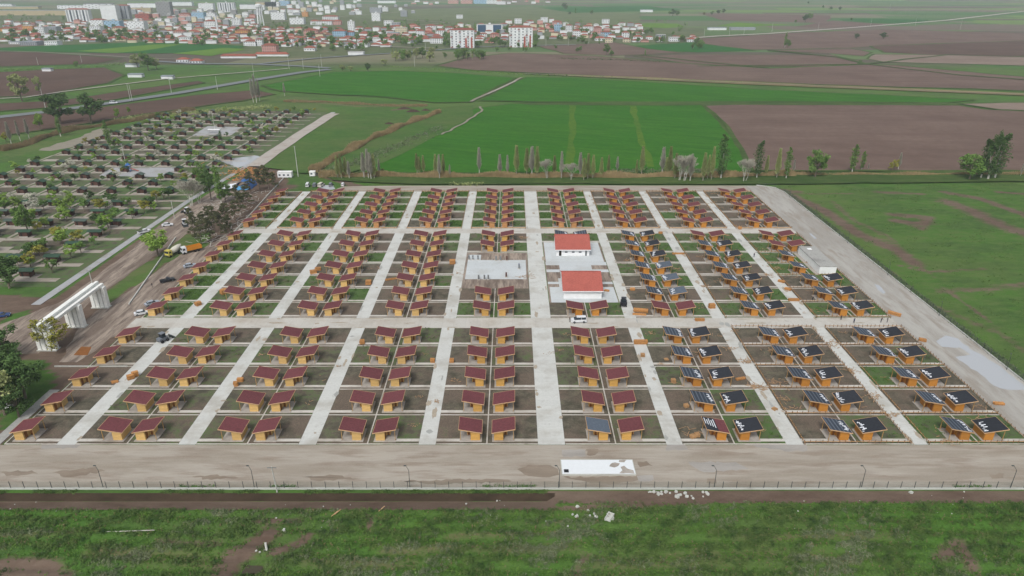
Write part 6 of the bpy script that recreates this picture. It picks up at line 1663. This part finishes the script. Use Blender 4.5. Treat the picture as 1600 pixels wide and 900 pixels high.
for a in [
    (106, 141, 35, 13, 'white', 'red', None, 14, False, 'strips'), (160, 184, 31, 8, 'white', 'flat', None, 20, False), (182, 203, 30, 7, 'grey', 'red', None, 14, False, 'strips'), (142, 162, 42, 29, 'white', 'red'), (164, 188, 44, 32, 'blue', 'flat'), (141, 158, 51, 41, 'white', 'flat'), (176, 193, 51, 41, 'cream', 'red'),
    (22, 36, 48, 40, 'pink', 'red'), (36, 52, 49, 40, 'orange', 'flat'), (0, 20, 49, 42, 'orange', 'red'), (56, 70, 53, 42, 'white', 'flat'), (70, 89, 50, 42, 'grey', 'greyr'), (14, 31, 69, 65, 'white', 'greyr'), (70, 90, 71, 64, 'white', 'flat'), (31, 58, 71, 65, 'grey', 'greyr'),
    (0, 20, 13, 6, 'white', 'greyr'), (90, 132, 14, 8, 'white', 'greyr'), (132, 176, 14, 6, 'white', 'greyr'), (0, 104, 24, 16, 'tan', 'greyr', 'warehouse', 16, False), (0, 60, 14, 10, 'tan', 'greyr', 'warehouse', 20, False), (200, 250, 12, 5, 'white', 'greyr', 'warehouse', 20, False), (255, 300, 9, 3, 'white', 'greyr', 'warehouse', 20, False), (206, 236, 19, 12, 'tan', 'flat', 'warehouse', 16, False),
    (246, 268, 25, 3, 'concrete', 'flat'), (200, 226, 46, 33, 'white', 'flat'), (212, 234, 31, 21, 'red', 'red'), (224, 238, 36, 30, 'cream', 'red'), (311, 334, 17, 5, 'white', 'flat'), (341, 367, 19, 4, 'white', 'flat', None, 16, False, 'strips'), (300, 319, 30, 19, 'blue', 'flat'), (280, 297, 29, 20, 'pink', 'red'), (320, 336, 28, 20, 'white', 'flat'), (301, 320, 42, 34, 'grey', 'red'), (320, 337, 44, 31, 'white', 'red'),
    (363, 376, 40, 29, 'white', 'flat'), (382, 397, 36, 27, 'white', 'red'), (303, 317, 50, 42, 'cream', 'red'), (368, 387, 53, 45, 'orange', 'red'), (272, 288, 55, 46, 'pink', 'red'), (280, 297, 64, 58, 'white', 'flat'), (300, 316, 64, 57, 'white', 'red'), (381, 402, 72, 62, 'white', 'red'), (276, 294, 98, 90, 'white', 'red'), (296, 315, 99, 92, 'white', 'red'), (345, 400, 91, 86, 'white', 'red', 'long_shed', 6, False), (258, 273, 40, 35, 'white', 'flat'),
    (424, 445, 31, 19, 'white', 'flat'), (453, 475, 38, 28, 'white', 'flat'), (449, 461, 20, 13, 'white', 'red'), (472, 481, 26, 18, 'orange', 'flat'), (485, 498, 39, 31, 'white', 'red'), (498, 519, 39, 31, 'white', 'red'), (520, 533, 39, 31, 'pink', 'red'), (544, 554, 48, 33, 'white', 'flat'), (504, 528, 31, 24, 'white', 'red'), (475, 497, 56, 45, 'pink', 'red'), (520, 540, 57, 46, 'blue', 'red'), (540, 553, 56, 48, 'blue', 'red'), (410, 432, 82, 68, 'pink', 'red'), (398, 450, 88, 82, 'white', 'red', 'long_shed', 6, False),
    (430, 448, 56, 49, 'white', 'red'), (440, 459, 66, 58, 'white', 'red'), (456, 474, 70, 64, 'white', 'red'), (581, 594, 33, 20, 'white', 'flat'), (558, 574, 65, 59, 'white', 'red'), (538, 554, 76, 70, 'white', 'greyr'), (475, 492, 80, 72, 'white', 'red'), (400, 410, 72, 60, 'white', 'red'), (414, 436, 10, 3, 'white', 'flat'), (436, 452, 9, 1, 'blue', 'flat'),
    (626, 636, 26, 16, 'grey', 'flat'), (713, 723, 29, 23, 'white', 'flat'), (665, 681, 47, 38, 'white', 'red'), (612, 625, 43, 35, 'grey', 'flat'), (618, 636, 54, 43, 'cream', 'flat'), (650, 663, 58, 46, 'white', 'red'), (681, 696, 56, 45, 'white', 'red'), (605, 623, 59, 51, 'pink', 'greyr'), (672, 692, 68, 57, 'white', 'red'), (694, 709, 49, 41, 'white', 'red'), (704, 741, 75, 44, 'white', 'red', None, 16, True, 'balconies'), (745, 785, 51, 38, 'white', 'flat', 'office_block', 14, False, 'glass'), (796, 832, 74, 40, 'white', 'red', None, 16, True, 'balconies'),
    (766, 780, 59, 51, 'pink', 'red'), (750, 761, 58, 51, 'white', 'red'), (804, 815, 37, 29, 'white', 'flat'), (822, 834, 39, 31, 'white', 'red'), (845, 856, 35, 27, 'white', 'flat'), (863, 878, 41, 32, 'pink', 'red'), (866, 878, 49, 38, 'blue', 'flat'), (884, 894, 50, 38, 'white', 'red'), (895, 907, 57, 46, 'white', 'red'), (911, 927, 49, 39, 'white', 'red'), (928, 940, 53, 41, 'pink', 'red'), (940, 955, 57, 48, 'blue', 'red'), (972, 983, 59, 49, 'white', 'red'), (930, 946, 64, 57, 'white', 'red'), (946, 957, 67, 58, 'cream', 'red'), (974, 985, 66, 59, 'cream', 'red'), (941, 952, 37, 30, 'white', 'flat'),
    (990, 1004, 64, 55, 'white', 'red'), (1010, 1020, 62, 56, 'white', 'red'), (1026, 1040, 60, 54, 'grey', 'flat'), (1046, 1062, 65, 58, 'white', 'flat'), (1074, 1087, 66, 59, 'white', 'red'), (1001, 1020, 19, 15, 'white', 'greyr', 'warehouse', 12, False), (1107, 1135, 47, 43, 'white', 'greyr', 'warehouse', 12, False), (1142, 1180, 47, 43, 'grey', 'greyr', 'warehouse', 12, False),
    (590, 618, 5, 1, 'white', 'greyr', 'warehouse', 20, False), (740, 760, 6, -3, 'blue', 'flat'), (700, 716, 6, 0, 'pink', 'flat'), (720, 738, 6, 0, 'pink', 'flat'), (760, 776, 6, 0, 'white', 'flat'), (776, 790, 7, 2, 'white', 'flat'), (600, 614, 40, 32, 'white', 'flat'), (578, 596, 20, 12, 'grey', 'greyr'), (596, 606, 18, 11, 'white', 'flat'), (375, 400, 14, 7, 'white', 'greyr', 'warehouse', 16, False), (400, 432, 10, 3, 'tan', 'greyr', 'warehouse', 16, False), (200, 222, 121, 117, 'white', 'greyr', 'long_shed', 6, False), (252, 270, 124, 119, 'white', 'greyr', 'long_shed', 6, False), (66, 80, 112, 109, 'white', 'greyr', 'farm_shed', 5, False), (196, 215, 105, 101, 'white', 'greyr', 'farm_shed', 5, False), (544, 568, 86, 81, 'white', 'flat', 'petrol_station', 10, False)]:
    building(*a)
# water tower
t = empty('water_tower', (*at(408, 40), 0), 0, 'white water tower on splayed legs above the town', 'tower')
b = MB(); hh = 37
for a_ in range(6): b.bar((math.cos(a_ * 1.047) * 7, math.sin(a_ * 1.047) * 7, 0), (math.cos(a_ * 1.047) * 4, math.sin(a_ * 1.047) * 4, hh), 1.3)
b.build('leg', WM['white'], t); b = MB(); b.tube((0, 0, hh), (0, 0, hh + 5), 6.4, 6.8, 14); b.tube((0, 0, hh + 5), (0, 0, hh + 6.5), 6.8, 1, 14); b.build('tank', WM['white'], t)
t = empty('minaret', (*at(341, 52), 0), 0, 'slender white minaret in the middle of the town', 'minaret')
b = MB(); b.tube((0, 0, 0), (0, 0, 28), 1.8, 1.5, 10); b.build('shaft', WM['white'], t); b = MB(); b.tube((0, 0, 28), (0, 0, 29), 2.6, 2.6, 10); b.build('gallery', WM['white'], t); b = MB(); b.tube((0, 0, 29), (0, 0, 34), 1.4, .1, 10); b.build('spire', WM['grey'], t)
# the low houses and gardens between them
def clear(x, y, w, h):
    for _, _, _, (a, c, d, e) in TOWN:
        if x < c + .4 and x + w > a - .4 and abs(y - d) < 1.6: return False
        if x < c and x + w > a and y - h < d and y > e + .35 * (d - e) and y < d: return False
    return True
FAR = MB(); NH = [0]
def far_house(x0, x1, yb, yt, wall, roof):
    Xa, Y = at(x0, yb); Xb, _ = at(x1, yb); w = Xb - Xa; d = max(7, w * .7); h = max(2.6, CAM_H - Y * math.tan(PITCH + math.atan((yt - 450) / FPX)) - 1.5); n = len(FAR.v)
    FAR.box(Xa, Xb, Y, Y + d, 0, h, FARM.index(wall)); n = len(FAR.v)
    FAR.v += [(Xa - .5, Y - .5, h), (Xb + .5, Y - .5, h), (Xb + .5, Y + d + .5, h), (Xa - .5, Y + d + .5, h), (Xa + w * .35, Y + d / 2, h + 1.8), (Xb - w * .35, Y + d / 2, h + 1.8)]
    for f in ((0, 1, 5, 4), (1, 2, 5), (2, 3, 4, 5), (3, 0, 4)): FAR.f.append(tuple(n + i for i in f)); FAR.m.append(len(FARM) + FARR.index(roof))
FARM = list(WC); FARR = list(RM)
HOUSES = []
def zone(x0, x1, ya, yb, n, hmin, hmax, wmin, wmax, roofs='rrrrrbf', walls='wwwwcpg', slope=0.0):
    k = 0; tries = 0
    while k < n and tries < n * 8:
        tries += 1
        x = R.uniform(x0, x1); y = R.uniform(ya, yb) + slope * (x - x0); w = R.uniform(wmin, wmax) * (.5 + y / 90); h = R.uniform(hmin, hmax)
        if not clear(x, y, w, h): continue
        HOUSES.append((y, x, w, h, {'w': 'white', 'c': 'cream', 'p': 'pink', 'g': 'grey', 'o': 'orange', 't': 'concrete'}[R.choice(walls)], {'r': 'red', 'b': 'brown', 'f': 'flat', 'g': 'greyr'}[R.choice(roofs)], R.uniform(-.25, .25)))
        TOWN.append((None, None, 0, (x, x + w, y, y - h)))
        k += 1
zone(0, 195, 36, 66, 95, 4, 6.5, 8, 13); zone(196, 400, 40, 68, 105, 4, 7, 8, 13, slope=.01); zone(400, 600, 46, 74, 105, 4, 6.5, 8, 13); zone(600, 800, 42, 68, 105, 4, 7, 8, 13); zone(835, 1000, 40, 62, 50, 4, 7, 7, 11); zone(985, 1085, 58, 66, 20, 3.5, 5, 7, 11)
zone(200, 400, 20, 42, 44, 5, 9, 8, 12, 'rfff', 'wwgctp'); zone(395, 560, 2, 24, 44, 4, 8, 8, 14, 'rfff', 'wwwgb'.replace('b', 'c')); zone(560, 700, 10, 24, 6, 3, 7, 7, 10, 'ff', 'wg'); zone(780, 860, 34, 50, 8, 4, 7, 8, 11)
zone(640, 860, 2, 8, 12, 2, 5, 10, 16, 'rf', 'wp')
TOWN = [q for q in TOWN if q[0]]
HOUSES.sort(reverse=True)
for i_, (y, x, w, h, wl_, rf_, rz_) in enumerate(HOUSES):
    if i_ < 285: building(x, x + w, y, y - h, wl_, rf_, 'town_house', None, False, None, rz_)
    else: far_house(x, x + w, y, y - h, wl_, rf_)
o = FAR.build('distant_houses', [WM[k] for k in FARM] + [RM[k] for k in FARR]); o['kind'] = 'stuff'; tag(o, 'small distant houses packed together behind the nearer rows of the town', 'houses')
TSP = []
for (x0, x1, ya, yb, n) in ((0, 200, 34, 70, 85), (200, 400, 28, 72, 90), (400, 600, 34, 82, 90), (600, 800, 38, 74, 90), (830, 1080, 36, 68, 60), (0, 130, 24, 32, 26), (560, 700, 32, 38, 14)):
    for _ in range(n):
        TSP.append((R.uniform(ya, yb), R.uniform(x0, x1)))
TSP.sort(reverse=True)
for y, x in TSP[:290]:
    X, Y = at(x, y); tree('town', X, Y, 'town_tree', 'dark green tree between the houses of the town', 'trees in the town', R.uniform(.7, 1.5), R.uniform(1, 1.5))
c_ = [(*at(x, y), 4.0) for y, x in TSP[290:]]
V, F_ = leaf_cloud(c_, [R.uniform(3, 5.5) for _ in c_], 40, .8, NR, .8)
o = link('town_greenery', np_mesh('town_greenery', V, F_, M['leaf_mid'])); o['kind'] = 'stuff'; tag(o, 'distant green treetops merging between the farther houses of the town', 'trees')
TOWN.sort(key=lambda q: q[2]); cnt = {}
for t, d, _, _b in TOWN: cnt[d] = cnt.get(d, 0) + 1
seen = {}
for t, d, _, _b in TOWN:
    seen[d] = seen.get(d, 0) + 1
    t['label'] = d + (', %s from the left in the town' % nth(seen[d]) if cnt[d] > 1 else ' in the town')
TREES = [q for q in TREES if q[1]]
TREES.sort(key=lambda q: (q[1], q[2])); cnt = {}; seen = {}
for t, d, _ in TREES: cnt[d] = cnt.get(d, 0) + 1
for t, d, _ in TREES:
    seen[d] = seen.get(d, 0) + 1
    t['label'] = d + (', %s from left' % nth(seen[d]) if cnt[d] > 1 else '')
for t, d, _ in TREES:
    lb = t['label'].split()
    if len(lb) > 16: t['label'] = ' '.join(lb[:16])

# ------------------------------------------------------------------ ground cover
def zof(x, y):
    i = np.clip(np.searchsorted(xs, x) - 1, 0, len(xs) - 2); j = np.clip(np.searchsorted(ys, y) - 1, 0, len(ys) - 2)
    return gz[j, i], mask[j, i]
def cover(name, X, Y, hgt, size, matn, label, n_leaf=5, z=None, spread=.16):
    n = len(X); Z = zof(X, Y)[0] if z is None else np.full(n, z)
    P = np.repeat(np.stack([X, Y, Z], 1), n_leaf, 0); h = np.repeat(hgt, n_leaf); m = len(P)
    P[:, :2] += NR.normal(0, spread, (m, 2)); P[:, 2] += h * NR.random(m)
    a = NR.normal(size=(m, 3)); a[:, 2] *= .6; a /= np.linalg.norm(a, axis=1, keepdims=True); b_ = np.cross(a, NR.normal(size=(m, 3))); b_ /= np.linalg.norm(b_, axis=1, keepdims=True)
    s = size * NR.uniform(.6, 1.4, (m, 1))
    V = np.stack([P - a * s, P - b_ * s * .5, P + a * s, P + b_ * s * .5], 1).reshape(-1, 3)
    o = link(name, np_mesh(name, V, np.arange(m * 4).reshape(-1, 4), M[matn])); o['kind'] = 'stuff'; tag(o, label, 'plants')
def clumpy(x, y, s, seed):
    v = np.sin(x * s + seed) * np.sin(y * s * 1.7 + seed * 2 + 1.3 * np.sin(x * s * .37)) + .6 * np.sin(x * s * 2.3 - y * s * 1.9 + seed)
    return v
def bushes(name, X, Y, rad, hgt, leafs, size, matn, label):
    """low domed plants: leaves on the upper shell of each"""
    n = len(X); Z = zof(X, Y)[0]
    c = np.repeat(np.stack([X, Y, Z], 1), leafs, 0); r = np.repeat(rad, leafs)[:, None]; h = np.repeat(hgt, leafs)
    d = NR.normal(size=(n * leafs, 3)); d[:, 2] = np.abs(d[:, 2]); d /= np.linalg.norm(d, axis=1, keepdims=True)
    q = NR.uniform(.55, 1.05, (n * leafs, 1)); P = c + np.concatenate([d[:, :2] * r * q, (d[:, 2] * h)[:, None] * q], 1)
    a = np.cross(d, NR.normal(size=d.shape)); a /= np.linalg.norm(a, axis=1, keepdims=True); b_ = np.cross(a, d + NR.normal(0, .45, d.shape)); b_ /= np.linalg.norm(b_, axis=1, keepdims=True)
    s_ = size * NR.uniform(.6, 1.4, (n * leafs, 1))
    V = np.stack([P - a * s_, P - b_ * s_ * .5, P + a * s_, P + b_ * s_ * .5], 1).reshape(-1, 3)
    o = link(name, np_mesh(name, V, np.arange(len(V)).reshape(-1, 4), M[matn])); o['kind'] = 'stuff'; tag(o, label, 'plants')
n = 46000
X = NR.uniform(-104, 104, n); Y = NR.uniform(84.0, 109.2, n); keep = (np.abs(X) < Y * .95 + 4) & ((Y < 106.9) | (X > 8)); X, Y = X[keep], Y[keep]
mk = zof(X, Y)[1]; keep = NR.random(len(X)) > mk[:, 0] * 1.1; X, Y, mk = X[keep], Y[keep], mk[keep]
cl = clumpy(X, Y, .3, 1.0) + .5 * clumpy(X, Y, 1.1, 4) + .5 * np.sin(Y * 1.9 + .6 * np.sin(X * .09)); ty = clumpy(X, Y, .11, 7) + 1.2 * mk[:, 1] + .45 * NR.normal(size=len(X)) + .9 * np.clip((96 - Y) / 10, 0, 1)
big = cl > .0; A1 = big & (ty < .95); A2 = big & (ty >= .95); A3 = (~big) & (NR.random(len(X)) < .55); A4 = NR.random(len(X)) < .04
u_ = lambda k, a, b_: NR.uniform(a, b_, int(k.sum()))
bushes('weeds', X[A1], Y[A1], u_(A1, .2, .55), u_(A1, .3, .85), 22, .10, 'weed_a', 'green bushy weeds covering the foreground field')
bushes('grey_weeds', X[A2], Y[A2], u_(A2, .2, .5), u_(A2, .3, .8), 22, .09, 'weed_b', 'grey-green bushy weeds in patches of the foreground field')
bushes('grass', X[A3], Y[A3], u_(A3, .2, .5), u_(A3, .08, .25), 12, .12, 'weed_d', 'short bright grass in the foreground field')
bushes('dry_weeds', X[A4], Y[A4], u_(A4, .1, .3), u_(A4, .4, 1.0), 14, .09, 'weed_c', 'dry pale stalks among the foreground weeds')
# weeds in the garden plots
PXs, PYs, HS = [], [], []
for s, bi, side, r, mid, ex, ya, dy, g in weeds_spots:
    if g < .45: continue
    sg = 1 if ex > mid else -1
    k = int(150 * (g - .3) * (1.5 if g > .8 else 1)); cxp, cyp = NR.uniform(0, 1, 2)
    u = NR.uniform(6.3, abs(ex - mid) - .3, k); v = NR.uniform(2.3, dy - .3, k)
    if g < .8: kk_ = (clumpy(u * sg + mid, v + ya, .7, bi) > -.1); u, v = u[kk_], v[kk_]
    PXs.append(mid + sg * u); PYs.append(ya + v); HS.append(NR.uniform(.1, .28 + .3 * g, len(u)))
PXs = np.concatenate(PXs); PYs = np.concatenate(PYs); HS = np.concatenate(HS)
cover('plot_weeds', PXs, PYs, HS, .17, 'weed_d', 'green weeds growing over garden plots of the new colony', 6, .02, .3)
# meadow tufts right of the side road
n = 26000; X = NR.uniform(133, 300, n); Y = NR.uniform(118, 345, n); mk = zof(X, Y)[1]; keep = (NR.random(n) > mk[:, 0] * 1.2) & (clumpy(X, Y, .2, 3) > .2); X, Y = X[keep], Y[keep]
cover('meadow_tufts', X, Y, NR.uniform(.1, .4, len(X)), .2, 'weed_a', 'tufts of grass in the meadow right of the road', 3, None, .3)
n = 3000; X = NR.uniform(131.9, 134, n); Y = NR.uniform(114, 330, n)
cover('verge_weeds', X, Y, NR.uniform(.2, .7, n), .2, 'weed_b', 'grey-green weeds along the outside of the right fence', 4, None, .4)
n = 2500; X = NR.uniform(-110, 130, n); Y = NR.uniform(113.1, 113.8, n); keep = clumpy(X, Y, .12, 2) > .7; X, Y = X[keep], Y[keep]
cover('fence_weeds', X, Y, NR.uniform(.1, .4, len(X)), .14, 'weed_d', 'green weeds inside the front fence kerb', 4, 0.01, .2)

def reeds(name, pts, width, h, n, label, px=True, seed=1):
    W = [at(*p) for p in pts] if px else pts
    seg = np.array([math.hypot(W[i + 1][0] - W[i][0], W[i + 1][1] - W[i][1]) for i in range(len(W) - 1)]); cs = np.concatenate([[0], np.cumsum(seg)])
    u = NR.uniform(0, cs[-1], n); i = np.clip(np.searchsorted(cs, u) - 1, 0, len(seg) - 1); t_ = (u - cs[i]) / seg[i]; Wn = np.array(W)
    P2 = Wn[i] + (Wn[i + 1] - Wn[i]) * t_[:, None]; d = (Wn[i + 1] - Wn[i]) / seg[i][:, None]; nrm = np.stack([-d[:, 1], d[:, 0]], 1)
    P2 += nrm * (NR.uniform(-.5, .5, n) * width * (.75 + .4 * np.sin(u * .13)))[:, None]
    P = np.concatenate([P2, np.zeros((n, 1))], 1); hh = h * NR.uniform(.55, 1.1, n) * (.8 + .25 * np.sin(u * .21 + seed))
    Q = P + np.stack([NR.normal(0, .25, n), NR.normal(0, .25, n), hh], 1)
    V, F_ = twig_cloud(P, Q, .28, NR)
    o = link(name, np_mesh(name, V, F_, M['reed'])); o['kind'] = 'stuff'; tag(o, label, 'reeds')
reeds('reed_bed', [(500, 276), (640, 277), (900, 278), (1120, 277), (1240, 275)], 5.5, 3.2, 15000, 'dry tan reed bed in the ditch behind the rear road')
reeds('reed_bed', [(1240, 274), (1400, 274), (1640, 273)], 4, 1.7, 5000, 'lower dry reeds in the ditch beyond the right meadow')
reeds('reed_bed', [(488, 272), (500, 262), (530, 246), (570, 224), (620, 202), (655, 188), (688, 177)], 6, 3.6, 9000, 'dry reed bed running diagonally uphill from the rear left corner')
reeds('reed_bed', [(0, 236), (40, 226), (80, 212), (110, 203), (160, 197), (210, 188), (300, 172)], 9, 2.6, 8000, 'dry reeds along the ditch above the old colony')
reeds('reed_bed', [(445, 158), (520, 160), (600, 165), (668, 165)], 10, 1.2, 3500, 'low dry stalks along the near edge of the wheat')
def hedge(name, pts, width, h, n, m, label):
    W = [at(*p) for p in pts]; X = []; Y = []
    for _ in range(n):
        i = R.randrange(len(W) - 1); t_ = R.random(); X.append(W[i][0] + (W[i + 1][0] - W[i][0]) * t_ + R.gauss(0, width / 3)); Y.append(W[i][1] + (W[i + 1][1] - W[i][1]) * t_ + R.gauss(0, width / 3))
    X, Y = np.array(X), np.array(Y); cover(name, X, Y, np.full(len(X), h) * NR.uniform(.4, 1.1, len(X)), .45, m, label, 5, 0.0, .6)
hedge('ditch_scrub', [(510, 268), (560, 256), (600, 238), (650, 218), (690, 200)], 9, 1.5, 900, 'weed_b', 'grey scrub beside the diagonal reed bed')
hedge('ditch_scrub', [(960, 270), (1080, 268), (1130, 270)], 6, 1.8, 500, 'weed_b', 'grey scrub behind the reed bed')
hedge('hedge', [(190, 188), (240, 182), (300, 178), (360, 172), (420, 168)], 9, 2.2, 900, 'leaf_olive', 'thin scrub along the top of the old colony')
hedge('hedge', [(870, 92), (960, 94), (1050, 98)], 10, 2, 260, 'leaf_dark', 'dark scrub line between brown fields')
hedge('hedge', [(0, 112), (60, 108), (140, 106), (200, 100)], 12, 3, 420, 'leaf_mid', 'green hedge between dark fields')
hedge('hedge', [(600, 104), (720, 111), (820, 117), (960, 122), (1200, 132)], 8, 1.5, 500, 'leaf_mid', 'low green hedge along the far edge of the wheat')
hedge('roadside_scrub', [(700, 288), (735, 289), (755, 288)], 2, 1.0, 110, 'leaf_olive', 'dark scrub at the edge of the rear road')
n = 3500; X = NR.uniform(-115, 8, n); Y = NR.uniform(111.5, 112.45, n); keep = clumpy(X, Y, .2, 5) > -.3; X, Y = X[keep], Y[keep]
cover('verge_weeds', X, Y, NR.uniform(.1, .35, len(X)), .12, 'weed_a', 'narrow weedy strip outside the front fence above the trench', 4, None, .15)
# dark heaps
for i, (x, y, w, d, h) in enumerate([(608, 195, 9, 4, 1.8), (645, 176, 14, 5, 2.5), (665, 174, 10, 4, 2.0), (632, 170, 12, 5, 1.5),]):
    b = MB(); X, Y = at(x, y); nn = 18; b.v = [(0, 0, h)]; rings = 5
    for k in range(1, rings + 1):
        for j in range(nn):
            a = 2 * math.pi * j / nn; rad_ = k / rings * (1 + .12 * math.sin(3 * a + i)); b.v.append((math.cos(a) * w / 2 * rad_, math.sin(a) * d / 2 * rad_, h * (1 - (k / rings) ** 1.4) * R.uniform(.8, 1.15) - (.05 if k == rings else 0)))
    for j in range(nn): b.f.append((0, 1 + j, 1 + (j + 1) % nn)); b.m.append(0)
    for k in range(rings - 1):
        for j in range(nn): p = 1 + k * nn; b.f.append((p + j, p + nn + j, p + nn + (j + 1) % nn, p + (j + 1) % nn)); b.m.append(0)
    tag(b.build('earth_heap', M['dung'], None, (X, Y, 0)), 'dark earth heap, %s' % ['alone on the grass behind the old colony', 'largest of the group by the wheat corner', 'right one of the group by the wheat corner', 'farthest of the group by the wheat corner', 'low and flat beside the white tank cover'][i], 'heap')

# ------------------------------------------------------------------ haze
m = bpy.data.materials.new('haze'); m.use_nodes = True; nt = m.node_tree; nt.nodes.clear()
out = nt.nodes.new('ShaderNodeOutputMaterial'); pv = nt.nodes.new('ShaderNodeVolumePrincipled')
pv.inputs['Color'].default_value = (.82, .91, 1.0, 1); pv.inputs['Density'].default_value = 0.00011; pv.inputs['Anisotropy'].default_value = 0.0
nt.links.new(pv.outputs[0], out.inputs['Volume'])
b = MB(); b.box(-14400, 14400, -2300, 14400, -3.2, 99); hz = b.build('haze', m); hz['kind'] = 'stuff'
hz.display_type = 'WIRE'
print('cabins', ncab, 'objects', len(scn.objects))
